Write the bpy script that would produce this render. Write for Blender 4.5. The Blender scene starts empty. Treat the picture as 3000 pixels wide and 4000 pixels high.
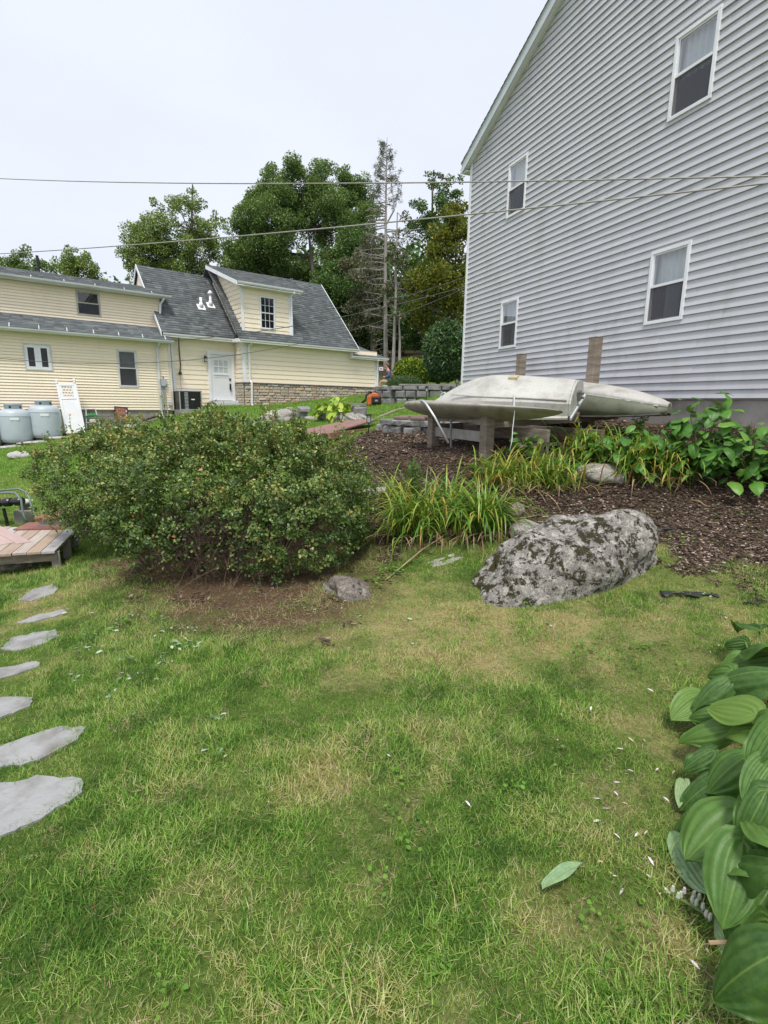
import bpy, bmesh, math, random
import numpy as np
from mathutils import Vector, Matrix

scene = bpy.context.scene
col = scene.collection
R = math.radians

# ------------------------------------------------------------------ camera
FOC, PITCH, ROLL, EYE = 2023.4, 0.2073, 0.01606, 1.6       # focal length in pixels of a 3000 px wide frame
cF = np.array([0, math.cos(PITCH), -math.sin(PITCH)])
cR0 = np.array([1., 0, 0]); cU0 = np.array([0, math.sin(PITCH), math.cos(PITCH)])
cR = math.cos(ROLL)*cR0 + math.sin(ROLL)*cU0
cU = -math.sin(ROLL)*cR0 + math.cos(ROLL)*cU0
CAM = np.array([0, 0, EYE])
cam = bpy.data.cameras.new('camera'); cam_ob = bpy.data.objects.new('camera', cam); col.objects.link(cam_ob)
cam.sensor_fit = 'HORIZONTAL'; cam.sensor_width = 36; cam.lens = 36*FOC/3000
cam.clip_start = 0.05; cam.clip_end = 2000
M = Matrix(((cR[0], cU[0], -cF[0], 0), (cR[1], cU[1], -cF[1], 0), (cR[2], cU[2], -cF[2], EYE), (0, 0, 0, 1)))
cam_ob.matrix_world = M
scene.camera = cam_ob
scene.render.resolution_x, scene.render.resolution_y = 768, 1024

# ------------------------------------------------------------------ sky, sun, exposure: a bright overcast afternoon
SUN_EL, SUN_AZ = R(64), R(182)        # azimuth clockwise from +Y: behind the camera
world = bpy.data.worlds.new('World'); scene.world = world; world.use_nodes = True
nt = world.node_tree; nt.nodes.clear()
sky = nt.nodes.new('ShaderNodeTexSky'); sky.sky_type = 'NISHITA'; sky.sun_disc = False
sky.sun_elevation = SUN_EL; sky.sun_rotation = SUN_AZ; sky.air_density = 1.0; sky.dust_density = 6.0; sky.ozone_density = 1.0
mixn = nt.nodes.new('ShaderNodeMix'); mixn.data_type = 'RGBA'; mixn.inputs[0].default_value = 0.97
# the layer of cloud, faintly uneven
wc = nt.nodes.new('ShaderNodeTexCoord'); wm = nt.nodes.new('ShaderNodeMapping'); wm.inputs['Scale'].default_value = (1, 1, 2.5); wn = nt.nodes.new('ShaderNodeTexNoise'); wn.inputs['Scale'].default_value = 1.6; wn.inputs['Detail'].default_value = 5
wr = nt.nodes.new('ShaderNodeValToRGB'); wr.color_ramp.elements[0].position = .3; wr.color_ramp.elements[0].color = (3.9, 4.2, 4.85, 1); wr.color_ramp.elements[1].position = .7; wr.color_ramp.elements[1].color = (4.4, 4.65, 5.2, 1)
nt.links.new(wc.outputs['Generated'], wm.inputs[0]); nt.links.new(wm.outputs[0], wn.inputs['Vector']); nt.links.new(wn.outputs[0], wr.inputs[0]); nt.links.new(wr.outputs[0], mixn.inputs[7])
bg = nt.nodes.new('ShaderNodeBackground'); bg.inputs[1].default_value = 0.1
wo = nt.nodes.new('ShaderNodeOutputWorld')
nt.links.new(sky.outputs[0], mixn.inputs[6]); nt.links.new(mixn.outputs[2], bg.inputs[0]); nt.links.new(bg.outputs[0], wo.inputs[0])
sun = bpy.data.lights.new('sun', 'SUN'); sun.energy = 1.5; sun.angle = R(11); sun.color = (1, 0.96, 0.9)
sun_ob = bpy.data.objects.new('sun', sun); col.objects.link(sun_ob)
sd = Vector((math.sin(SUN_AZ)*math.cos(SUN_EL), math.cos(SUN_AZ)*math.cos(SUN_EL), math.sin(SUN_EL)))
sun_ob.rotation_euler = sd.to_track_quat('Z', 'Y').to_euler()
sun_ob.location = (-6, -10, 20)
vs = scene.view_settings; vs.view_transform = 'Standard'; vs.look = 'None'; vs.gamma = 1; vs.exposure = 1.05
vs.use_curve_mapping = False
scene.render.engine = 'CYCLES'
scene.cycles.max_bounces = 4; scene.cycles.diffuse_bounces = 2; scene.cycles.glossy_bounces = 2; scene.cycles.transmission_bounces = 3; scene.cycles.transparent_max_bounces = 6

# ------------------------------------------------------------------ helpers
def tag(o, label=None, cat=None, group=None, kind=None):
    if label: o['label'] = label
    if cat: o['category'] = cat
    if group: o['group'] = group
    if kind: o['kind'] = kind
    return o

def empty(name, loc=(0, 0, 0), rz=0, label=None, cat=None, group=None):
    o = bpy.data.objects.new(name, None); col.objects.link(o)
    o.location = loc; o.rotation_euler = (0, 0, rz); o.empty_display_size = 0.2
    return tag(o, label, cat, group)

def link(name, me, mat=None, parent=None, smooth=False):
    o = bpy.data.objects.new(name, me); col.objects.link(o)
    if mat is not None and len(me.materials) == 0: me.materials.append(mat)
    if parent is not None: o.parent = parent
    if smooth: me.polygons.foreach_set('use_smooth', [True]*len(me.polygons))
    return o

def copy_tree(o, parent=None):
    c = o.copy(); col.objects.link(c); c.parent = parent
    for ch in o.children: copy_tree(ch, c)
    return c

def np_mesh(name, V, F, attrs=None, smooth=False):
    """V (n,3), F (m,k) with one k"""
    V = np.ascontiguousarray(V, np.float32); F = np.ascontiguousarray(F, np.int32)
    me = bpy.data.meshes.new(name)
    me.vertices.add(len(V)); me.vertices.foreach_set('co', V.ravel())
    m, k = F.shape
    me.loops.add(m*k); me.loops.foreach_set('vertex_index', F.ravel())
    me.polygons.add(m); me.polygons.foreach_set('loop_start', np.arange(m, dtype=np.int32)*k)
    me.polygons.foreach_set('loop_total', np.full(m, k, np.int32))
    if smooth: me.polygons.foreach_set('use_smooth', np.ones(m, bool))
    me.update(calc_edges=True)
    for an, a in (attrs or {}).items():
        at = me.attributes.new(an, 'FLOAT', 'POINT'); at.data.foreach_set('value', np.ascontiguousarray(a, np.float32))
    return me

class MB:
    """collects simple solids and builds them as one mesh object"""
    def __init__(s): s.v = []; s.f = []
    def add(s, vs, fs):
        n = len(s.v); s.v += [tuple(map(float, p)) for p in vs]; s.f += [tuple(i+n for i in f) for f in fs]; return s
    def box(s, x0, x1, y0, y1, z0, z1):
        return s.add([(x0,y0,z0),(x1,y0,z0),(x1,y1,z0),(x0,y1,z0),(x0,y0,z1),(x1,y0,z1),(x1,y1,z1),(x0,y1,z1)],
                     [(0,3,2,1),(4,5,6,7),(0,1,5,4),(1,2,6,5),(2,3,7,6),(3,0,4,7)])
    def prism(s, poly, d):
        """poly: points in order (counter-clockwise seen from -d side), d: extrusion vector"""
        n = len(poly); d = Vector(d); P = [Vector(p) for p in poly]
        return s.add(P + [p+d for p in P], [tuple(range(n-1, -1, -1)), tuple(range(n, 2*n))] + [(i, (i+1) % n, n+(i+1) % n, n+i) for i in range(n)])
    def bar(s, a, b, w, h, up=(0, 0, 1)):
        a, b = Vector(a), Vector(b); d = (b-a).normalized(); u = Vector(up); r = d.cross(u)
        if r.length < 1e-4: r = d.cross(Vector((0, 1, 0)))
        r.normalize(); u = r.cross(d); r *= w/2; u *= h/2
        return s.add([a-r-u, a+r-u, a+r+u, a-r+u, b-r-u, b+r-u, b+r+u, b-r+u],
                     [(0,3,2,1),(4,5,6,7),(0,1,5,4),(1,2,6,5),(2,3,7,6),(3,0,4,7)])
    def tube(s, pts, r, n=8, caps=True):
        pts = [Vector(p) for p in pts]; k = len(pts)
        rs = r if hasattr(r, '__len__') else [r]*k
        t0 = (pts[1]-pts[0]).normalized(); ref = Vector((0, 0, 1)) if abs(t0.z) < .9 else Vector((1, 0, 0))
        u = t0.cross(ref).normalized(); vs = []
        for i, p in enumerate(pts):
            t = (pts[min(i+1, k-1)]-pts[max(i-1, 0)]).normalized()
            u = (u - t*u.dot(t)).normalized(); w = t.cross(u)
            vs += [p + (u*math.cos(2*math.pi*j/n) + w*math.sin(2*math.pi*j/n))*rs[i] for j in range(n)]
        fs = [(i*n+j, i*n+(j+1) % n, (i+1)*n+(j+1) % n, (i+1)*n+j) for i in range(k-1) for j in range(n)]
        if caps: fs += [tuple(range(n-1, -1, -1)), tuple((k-1)*n+j for j in range(n))]
        return s.add(vs, fs)
    def lathe(s, prof, n=24, c=(0, 0, 0)):
        vs = []; k = len(prof)
        for r, z in prof:
            vs += [(c[0]+r*math.cos(2*math.pi*j/n), c[1]+r*math.sin(2*math.pi*j/n), c[2]+z) for j in range(n)]
        fs = [(i*n+j, i*n+(j+1) % n, (i+1)*n+(j+1) % n, (i+1)*n+j) for i in range(k-1) for j in range(n)]
        fs += [tuple(range(n-1, -1, -1)), tuple((k-1)*n+j for j in range(n))]
        return s.add(vs, fs)
    def mesh(s, name):
        me = bpy.data.meshes.new(name); me.from_pydata(s.v, [], s.f); me.update(); return me
    def build(s, name, mat, parent=None, smooth=False, bevel=0, seg=2):
        o = link(name, s.mesh(name), mat, parent, smooth)
        if bevel:
            b = o.modifiers.new('bevel', 'BEVEL'); b.width = bevel; b.segments = seg; b.limit_method = 'ANGLE'; b.angle_limit = R(40)
            if smooth is None: pass
        return o

rng = np.random.default_rng(11)
random.seed(5)

# value noise on the plane
_tab = np.random.default_rng(3).random((256, 256))
def vnoise(x, y, seed=0):
    x = np.asarray(x, float) + seed*17.13; y = np.asarray(y, float) + seed*9.71
    xi = np.floor(x).astype(int); yi = np.floor(y).astype(int); fx = x-xi; fy = y-yi
    fx = fx*fx*(3-2*fx); fy = fy*fy*(3-2*fy)
    g = lambda a, b: _tab[a & 255, b & 255]
    return (g(xi, yi)*(1-fx)+g(xi+1, yi)*fx)*(1-fy) + (g(xi, yi+1)*(1-fx)+g(xi+1, yi+1)*fx)*fy
def fbm(x, y, seed=0, o=4):
    s = 0; a = .5; t = 0
    for i in range(o):
        s = s + a*vnoise(x*2**i, y*2**i, seed+i); t += a; a *= .5
    return s/t

# ------------------------------------------------------------------ materials
def new_mat(name):
    m = bpy.data.materials.new(name); m.use_nodes = True; n = m.node_tree; n.nodes.clear()
    out = n.nodes.new('ShaderNodeOutputMaterial'); b = n.nodes.new('ShaderNodeBsdfPrincipled')
    n.links.new(b.outputs[0], out.inputs[0]); return m, n, b, out
def N(n, t, **k):
    x = n.nodes.new(t)
    for a, v in k.items(): setattr(x, a, v)
    return x
def coords(n, kind='Object', scale=(1, 1, 1)):
    mp = N(n, 'ShaderNodeMapping'); mp.inputs['Scale'].default_value = scale
    if kind == 'World':
        g = N(n, 'ShaderNodeNewGeometry'); n.links.new(g.outputs['Position'], mp.inputs[0])
    else:
        tc = N(n, 'ShaderNodeTexCoord'); n.links.new(tc.outputs[kind], mp.inputs[0])
    return mp.outputs[0]
def noise(n, vec, scale, detail=4, rough=.55, dist=0):
    t = N(n, 'ShaderNodeTexNoise'); t.inputs['Scale'].default_value = scale; t.inputs['Detail'].default_value = detail
    t.inputs['Roughness'].default_value = rough; t.inputs['Distortion'].default_value = dist
    n.links.new(vec, t.inputs['Vector']); return t.outputs[0]
def ramp(n, fac, stops, interp='LINEAR'):
    r = N(n, 'ShaderNodeValToRGB'); r.color_ramp.interpolation = interp; e = r.color_ramp.elements
    while len(e) < len(stops): e.new(.5)
    for i, (p, c) in enumerate(stops):
        e[i].position = p; e[i].color = (c, c, c, 1) if not hasattr(c, '__len__') else (*c, 1)
    n.links.new(fac, r.inputs[0]); return r.outputs[0]
def mix(n, fac, a, b, blend='MIX'):
    m = N(n, 'ShaderNodeMix', data_type='RGBA', blend_type=blend)
    for i, v in ((0, fac), (6, a), (7, b)):
        if hasattr(v, 'links') or isinstance(v, bpy.types.NodeSocket): n.links.new(v, m.inputs[i])
        elif i == 0: m.inputs[0].default_value = v
        else: m.inputs[i].default_value = (*v, 1) if len(v) == 3 else v
    return m.outputs[2]
def bump(n, b, h, strength=.3, dist=.01):
    x = N(n, 'ShaderNodeBump'); x.inputs['Strength'].default_value = strength; x.inputs['Distance'].default_value = dist
    n.links.new(h, x.inputs['Height']); n.links.new(x.outputs[0], b.inputs['Normal'])
def attr(n, name, typ='GEOMETRY', out='Fac'):
    a = N(n, 'ShaderNodeAttribute', attribute_type=typ, attribute_name=name); return a.outputs[out]
_mats = {}
def mat(name, c1, c2=None, scale=6, rough=.6, kind='Object', stretch=(1, 1, 1), bmp=0, bscale=40, bdist=.005, metal=0, spec=.5, lo=.35, hi=.65, rnd=0, detail=5):
    """plain procedural surface: two tones blended by noise, fine relief, optional random tone per object"""
    if name in _mats: return _mats[name]
    m, n, b, out = new_mat(name); v = coords(n, kind, stretch)
    c2 = c2 or tuple(x*.8 for x in c1)
    c = mix(n, ramp(n, noise(n, v, scale, detail), [(lo, 0.), (hi, 1.)]), c1, c2)
    if rnd:
        oi = N(n, 'ShaderNodeObjectInfo'); hs = N(n, 'ShaderNodeHueSaturation'); mr = N(n, 'ShaderNodeMapRange')
        mr.inputs[3].default_value = 1-rnd; mr.inputs[4].default_value = 1+rnd
        n.links.new(oi.outputs['Random'], mr.inputs[0]); n.links.new(mr.outputs[0], hs.inputs['Value']); n.links.new(c, hs.inputs['Color']); c = hs.outputs[0]
    n.links.new(c, b.inputs['Base Color']); b.inputs['Roughness'].default_value = rough; b.inputs['Metallic'].default_value = metal
    b.inputs['Specular IOR Level'].default_value = spec
    if bmp: bump(n, b, noise(n, v, bscale, 6), bmp, bdist)
    _mats[name] = m; return m

def leaf_mat(name, stops, trans=.25, rough=.5, spec=.3, at='tint', typ='GEOMETRY', back=None, sheen=None):
    """foliage: colour picked per leaf by its own random number, some light passing through"""
    if name in _mats: return _mats[name]
    m, n, b, out = new_mat(name)
    c = ramp(n, attr(n, at, typ), stops)
    n.links.new(c, b.inputs['Base Color']); b.inputs['Roughness'].default_value = rough; b.inputs['Specular IOR Level'].default_value = spec
    t = N(n, 'ShaderNodeBsdfTranslucent'); n.links.new(mix(n, .5, c, (.25, .3, .02)), t.inputs[0])
    ms = N(n, 'ShaderNodeMixShader'); ms.inputs[0].default_value = trans
    n.links.new(b.outputs[0], ms.inputs[1]); n.links.new(t.outputs[0], ms.inputs[2]); n.links.new(ms.outputs[0], out.inputs[0])
    _mats[name] = m; return m

# ------------------------------------------------------------------ terrain: heights read off the photograph
PTS = np.array([
 (0,0,0),(-3,0,-.15),(3,0,.22),(0,-6,-.15),(-6,-4,-.5),(6,-4,.5),
 (0,1.1,0),(-1,1.1,-.05),(1,1.1,.04),(-1.44,1.85,-.08),(-1.66,2.25,-.1),(-2.09,2.67,-.14),(-2.37,3.06,-.16),(-2.65,3.6,-.2),(-2.85,4.05,-.21),(-3.25,4.6,-.23),
 (0,2.4,.02),(-.73,4.05,-.02),(-2,4.6,-.12),(-3.2,6.2,-.28),(-4.1,6.2,-.42),(-4.7,6.1,-.46),(-7,7,-.6),
 (.77,3.75,.07),(2.2,4.25,.26),(.65,4.9,.22),(-.1,4.3,.05),(1.65,2.6,.08),(1.1,1.4,.04),(3.3,4.6,.36),(3.5,5.8,.62),(2,5.8,.58),
 (4.4,6.7,1.22),(4.1,8,1.28),(2.75,11.2,1.35),(1.9,14.3,1.62),(6,7,1.4),(6,3,.6),
 (.69,8,.92),(1.35,7,.92),(-.41,8,.70),(-.35,11,.95),(-.89,11,.85),(-1.05,12.2,.96),(-1.45,14.5,1.12),(-3.2,15.5,1.06),
 (1.0,18,1.57),(-.55,20,1.54),(.03,25,2.05),(-.52,28.1,2.05),(4,24,2.4),(2.6,20,2.25),
 (-6.24,23.54,1.41),(-7.5,22.4,1.36),(-8.2,21.8,1.2),(-9,21.2,.8),(-10.7,19.6,.55),(-11.8,17.9,.17),(-12.5,17.3,.02),(-9,13,.03),(-6,10,-.12),(-5,8,-.32),
 (-1.6,7.5,.28),(-2,8.5,.35),(-3.2,11,.55),(-5,14,.72),(-6,18,1.0),
 (0,40,4.2),(-20,45,4),(20,42,5.5),(0,70,9),(-45,60,6),(40,60,9),(60,5,3),(-60,0,-3),(-40,25,-1),(-20,12,-.5),(0,-60,-2),(60,-50,1),(-60,-50,-4),(0,150,16),(-120,120,12),(120,120,16),
 (-14,24,1.2),(-3,30,2.4)])
def _tps(d2): return np.where(d2 > 1e-12, d2*np.log(np.maximum(d2, 1e-12)), 0)
_P2 = PTS[:, :2]; _n = len(PTS)
_K = _tps(((_P2[:, None]-_P2[None])**2).sum(-1)) + np.eye(_n)*.02
_A = np.zeros((_n+3, _n+3)); _A[:_n, :_n] = _K; _A[:_n, _n] = 1; _A[:_n, _n+1:] = _P2; _A[_n, :_n] = 1; _A[_n+1:, :_n] = _P2.T
_w = np.linalg.solve(_A, np.r_[PTS[:, 2], 0, 0, 0])
def gz(x, y):
    x = np.asarray(x, float); y = np.asarray(y, float); sh = x.shape; q = np.c_[x.ravel(), y.ravel()]
    out = np.empty(len(q))
    for i in range(0, len(q), 20000):
        b = q[i:i+20000]; out[i:i+20000] = _tps(((b[:, None]-_P2[None])**2).sum(-1)) @ _w[:_n] + _w[_n] + b @ _w[_n+1:]
    near = np.exp(-(q[:, 0]**2+(q[:, 1]-5)**2)/200)
    out += near*(.05*(fbm(q[:, 0]*1.3, q[:, 1]*1.3, 5)-.5) + .02*(vnoise(q[:, 0]*7, q[:, 1]*7, 8)-.5))
    return out.reshape(sh)
def g1(x, y): return float(gz(np.array([x]), np.array([y]))[0])
def ray(x, y): return cF + (x-1500)/FOC*cR + (2000-y)/FOC*cU
def atY(x, y, Y): d = ray(x, y); return Vector(CAM + d*(Y/d[1]))
def G(x, y):
    """the spot on the ground seen at pixel x, y of the 3000 x 4000 photograph"""
    d = ray(x, y); s = np.concatenate([np.arange(.8, 12, .02), np.arange(12, 70, .1)])
    p = CAM + s[:, None]*d; h = p[:, 2]-gz(p[:, 0], p[:, 1]); i = int(np.argmax(h < 0))
    if h[i] >= 0: i = len(s)-1
    return Vector(p[i])
def Gs(l): return [G(*q) for q in l]
def inpoly(x, y, poly):
    x = np.asarray(x, float); y = np.asarray(y, float); c = np.zeros(x.shape, bool); n = len(poly)
    for i in range(n):
        x1, y1 = poly[i][0], poly[i][1]; x2, y2 = poly[(i+1) % n][0], poly[(i+1) % n][1]
        if y1 == y2: continue
        c ^= ((y1 > y) != (y2 > y)) & (x < (x2-x1)*(y-y1)/(y2-y1)+x1)
    return c
def polydist(x, y, poly):
    """signed: positive inside"""
    d = np.full(np.shape(x), 1e9); n = len(poly)
    for i in range(n):
        ax, ay = poly[i][0], poly[i][1]; bx, by = poly[(i+1) % n][0], poly[(i+1) % n][1]
        vx, vy = bx-ax, by-ay; t = np.clip(((x-ax)*vx+(y-ay)*vy)/(vx*vx+vy*vy+1e-12), 0, 1)
        d = np.minimum(d, np.hypot(x-ax-t*vx, y-ay-t*vy))
    return np.where(inpoly(x, y, poly), d, -d)

MULCH = [tuple(G(*q)[:2]) for q in ((1300,1745),(1400,1850),(1420,1960),(1440,2040),(1560,2120),(1700,2150),(1850,2080),(2060,2040),(2300,2060),(2560,2120),(2630,2230),(2790,2260),(3000,2230))] + \
        [(4.6, 4.3), (5.5, 6), (5.2, 7.5), (2.1, 14.2), (1.2, 13), (.5, 12.0), (-.2, 11.2), (-.7, 10.6)]
DIRT = [tuple(G(*q)[:2]) for q in ((380,2210),(430,2300),(540,2400),(720,2460),(950,2480),(1180,2470),(1330,2410),(1410,2310),(1450,2240))] + [(-.1, 5.6), (-1.2, 6.8), (-3.0, 6.9)]
MULCH_BARE = [tuple(G(*q)[:2]) for q in ((2500,2140),(2600,2060),(2750,2050),(3000,2080),(3000,2330),(2720,2280))]
def masks(x, y):
    """mulch, bare soil and dryness of the lawn at x, y (0..1)"""
    wob = (fbm(x*2.2, y*2.2, 21)-.5)*.9
    mu = np.clip(.5+(polydist(x, y, MULCH)+wob)/.4, 0, 1)
    wob2 = (fbm(x*3, y*3, 31)-.5)*.7
    di = np.clip(.5+(polydist(x, y, DIRT)+wob2)/.8, 0, 1)
    dry = .6*np.clip((fbm(x*1.5, y*1.5, 41, 5)-.50)/.16, 0, 1) + .45*np.clip((fbm(x*4.5, y*4.5, 47, 3)-.50)/.2, 0, 1)
    band = np.exp(-((y-3.35-.16*x)/.65)**2)*np.clip((x+.6)/.8, 0, 1)        # parched strip below the boulder
    dry = np.clip(dry*.85 + .32*band + .22*np.clip((x-.9)/.5, 0, 1)*(y < 3) - .5*np.clip((-x-.35)/.9, 0, 1)*(y < 4), 0, 1)
    dry = np.where(y > 9, np.clip(dry*.7-.1, 0, 1), dry)
    return mu, di, dry

def axis(parts):
    a = [np.arange(p, q, s) for p, q, s in parts]; return np.unique(np.round(np.concatenate(a+[[parts[-1][1]]]), 4))
gx = axis([(-220,-40,20),(-40,-14,2),(-14,-5,.35),(-5,5.6,.1),(5.6,14,.6),(14,40,3),(40,220,20)])
gy = axis([(-120,-10,10),(-10,0,1),(0,9,.1),(9,32,.3),(32,80,3),(80,260,20)])
GX, GY = np.meshgrid(gx, gy); GZ = gz(GX, GY)
nx, ny = len(gx), len(gy); idx = np.arange(nx*ny).reshape(ny, nx)
Fq = np.stack([idx[:-1, :-1], idx[:-1, 1:], idx[1:, 1:], idx[1:, :-1]], -1).reshape(-1, 4)
mu, di, dr = masks(GX.ravel(), GY.ravel())
me = np_mesh('ground', np.c_[GX.ravel(), GY.ravel(), GZ.ravel()], Fq, dict(mulch=mu, dirt=di, dry=dr), smooth=True)
m, n, b, out = new_mat('ground'); v = coords(n, 'World')
nf = noise(n, v, 60, 6, .7); nm = noise(n, v, 9, 5)
soil = mix(n, ramp(n, nf, [(.35, 0.), (.65, 1.)]), (.05, .032, .02), (.17, .115, .068))
thatch = mix(n, ramp(n, nf, [(.3, 0.), (.7, 1.)]), (.16, .14, .045), (.48, .39, .2))
green = mix(n, ramp(n, nf, [(.3, 0.), (.7, 1.)]), (.04, .08, .014), (.14, .2, .04))
lawn = mix(n, attr(n, 'dry'), green, thatch)
sep = N(n, 'ShaderNodeSeparateXYZ'); n.links.new(v, sep.inputs[0])
far = N(n, 'ShaderNodeMapRange'); far.inputs[1].default_value = 6; far.inputs[2].default_value = 13; n.links.new(sep.outputs[1], far.inputs[0])
lawn = mix(n, far.outputs[0], lawn, mix(n, attr(n, 'dry'), mix(n, nm, (.09, .17, .025), (.13, .2, .035)), (.2, .19, .06)))
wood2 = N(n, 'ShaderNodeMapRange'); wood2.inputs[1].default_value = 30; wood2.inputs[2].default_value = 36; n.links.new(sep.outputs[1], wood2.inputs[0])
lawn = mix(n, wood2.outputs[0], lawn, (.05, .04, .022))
mulc = mix(n, ramp(n, nf, [(.3, 0.), (.72, 1.)]), (.042, .028, .018), (.16, .108, .07))
c = mix(n, attr(n, 'dirt'), lawn, soil); c = mix(n, attr(n, 'mulch'), c, mulc)
n.links.new(c, b.inputs['Base Color']); b.inputs['Roughness'].default_value = .95; b.inputs['Specular IOR Level'].default_value = .1
bump(n, b, noise(n, v, 45, 6, .7), .9, .02)
ground = tag(link('ground', me, m), kind='structure')

# ------------------------------------------------------------------ scattered stuff: points carry rotation, size, tint and which clump
PROTO = {}
def scatter(name, pts, rot, scl, tint, pick, protos, label, cat):
    me = bpy.data.meshes.new(name); me.vertices.add(len(pts)); me.vertices.foreach_set('co', np.ascontiguousarray(pts, np.float32).ravel())
    for an, a, ty in (('rot', rot, 'FLOAT_VECTOR'), ('scl', scl, 'FLOAT'), ('tint', tint, 'FLOAT'), ('pick', pick, 'INT')):
        t = me.attributes.new(an, ty, 'POINT')
        t.data.foreach_set('vector' if ty == 'FLOAT_VECTOR' else 'value', np.ascontiguousarray(a, np.int32 if ty == 'INT' else np.float32).ravel())
    me.update(); o = bpy.data.objects.new(name, me); col.objects.link(o)
    pc = bpy.data.collections.new(name+'_clumps')
    for i, (pm, mt) in enumerate(protos):
        if len(pm.materials) == 0: pm.materials.append(mt)
        po = bpy.data.objects.new('%s_clump_%02d' % (name, i), pm); pc.objects.link(po)
    ng = bpy.data.node_groups.new(name, 'GeometryNodeTree')
    ng.interface.new_socket('Geometry', in_out='INPUT', socket_type='NodeSocketGeometry'); ng.interface.new_socket('Geometry', in_out='OUTPUT', socket_type='NodeSocketGeometry')
    gi = ng.nodes.new('NodeGroupInput'); go = ng.nodes.new('NodeGroupOutput')
    m2p = ng.nodes.new('GeometryNodeMeshToPoints'); ip = ng.nodes.new('GeometryNodeInstanceOnPoints'); ci = ng.nodes.new('GeometryNodeCollectionInfo')
    ci.inputs[0].default_value = pc; ci.inputs['Separate Children'].default_value = True; ci.inputs['Reset Children'].default_value = True
    def na(nm, dt):
        x = ng.nodes.new('GeometryNodeInputNamedAttribute'); x.data_type = dt; x.inputs[0].default_value = nm; return x.outputs[0]
    L = ng.links.new
    L(gi.outputs[0], m2p.inputs[0]); L(m2p.outputs[0], ip.inputs['Points']); L(ci.outputs[0], ip.inputs['Instance'])
    ip.inputs['Pick Instance'].default_value = True
    L(na('pick', 'INT'), ip.inputs['Instance Index']); L(na('rot', 'FLOAT_VECTOR'), ip.inputs['Rotation']); L(na('scl', 'FLOAT'), ip.inputs['Scale'])
    L(ip.outputs[0], go.inputs[0])
    md = o.modifiers.new('scatter', 'NODES'); md.node_group = ng
    return tag(o, label, cat, kind='stuff')

def blade_clump(nb, rad, h0, h1, w, lean, seg=3, seed=0, flat=False):
    r = np.random.default_rng(seed); V = []; F = []; T = []
    for k in range(nb):
        a = r.random()*6.283; rr = rad*math.sqrt(r.random()); bx, by = rr*math.cos(a), rr*math.sin(a)
        h = h0+(h1-h0)*r.random(); d = r.random()*6.283; ln = lean*(.3+r.random()); ww = w*(.6+.8*r.random()); tt = r.random()
        sx, sy = -math.sin(d), math.cos(d); o0 = len(V)
        for i in range(seg):
            f = i/seg; up = h*f*(1-.35*ln*f); out_ = h*ln*f*f
            if flat: up = .006+h*.12*math.sin(f*3)*r.random(); out_ = h*f
            wx = ww*(1-.55*f)
            for sgn in (-1, 1): V.append((bx+math.cos(d)*out_+sx*wx*sgn*.5, by+math.sin(d)*out_+sy*wx*sgn*.5, up-.006)); T.append(tt)
        up = h*(1-.35*ln); out_ = h*ln
        if flat: up = .006+.02*r.random(); out_ = h
        V.append((bx+math.cos(d)*out_, by+math.sin(d)*out_, up)); T.append(tt)
        for i in range(seg-1): F.append((o0+2*i, o0+2*i+1, o0+2*i+3, o0+2*i+2))
        F.append((o0+2*seg-2, o0+2*seg-1, o0+2*seg))
    me = bpy.data.meshes.new('blades'); me.from_pydata(V, [], F); at = me.attributes.new('bt', 'FLOAT', 'POINT'); at.data.foreach_set('value', np.array(T, np.float32))
    return me

def grass_mat(name, dryc=False):
    m, n, b, out = new_mat(name)
    dk = ramp(n, attr(n, 'bt'), [(0, (0.035, 0.100, 0.014)), (.4, (0.071, 0.171, 0.024)), (.8, (0.130, 0.248, 0.041)), (1, (0.212, 0.330, 0.083))])
    g = ramp(n, attr(n, 'bt'), [(0, (0.071, 0.195, 0.021)), (.35, (0.159, 0.366, 0.038)), (.7, (0.295, 0.519, 0.077)), (1, (0.496, 0.637, 0.177))])
    y = ramp(n, attr(n, 'bt'), [(0, (0.201, 0.295, 0.053)), (.4, (0.437, 0.448, 0.118)), (.75, (0.684, 0.590, 0.271)), (1, (0.800, 0.720, 0.437))])
    if dryc: dk = g = y = ramp(n, attr(n, 'bt'), [(0, (.26, .18, .09)), (.5, (.46, .36, .19)), (1, (.66, .56, .36))])
    tn = attr(n, 'tint', 'INSTANCER'); f1 = N(n, 'ShaderNodeMapRange'); f1.inputs[1].default_value = 0; f1.inputs[2].default_value = .4; n.links.new(tn, f1.inputs[0]); f2 = N(n, 'ShaderNodeMapRange'); f2.inputs[1].default_value = .45; f2.inputs[2].default_value = 1; n.links.new(tn, f2.inputs[0])
    c = mix(n, f2.outputs[0], mix(n, f1.outputs[0], dk, g), y)
    n.links.new(c, b.inputs['Base Color']); b.inputs['Roughness'].default_value = .55; b.inputs['Specular IOR Level'].default_value = .25
    t = N(n, 'ShaderNodeBsdfTranslucent'); n.links.new(c, t.inputs[0]); ms = N(n, 'ShaderNodeMixShader'); ms.inputs[0].default_value = .4
    n.links.new(b.outputs[0], ms.inputs[1]); n.links.new(t.outputs[0], ms.inputs[2]); n.links.new(ms.outputs[0], out.inputs[0]); return m
GM, GD = grass_mat('grass_blade'), grass_mat('dry_blade', True)

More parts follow.
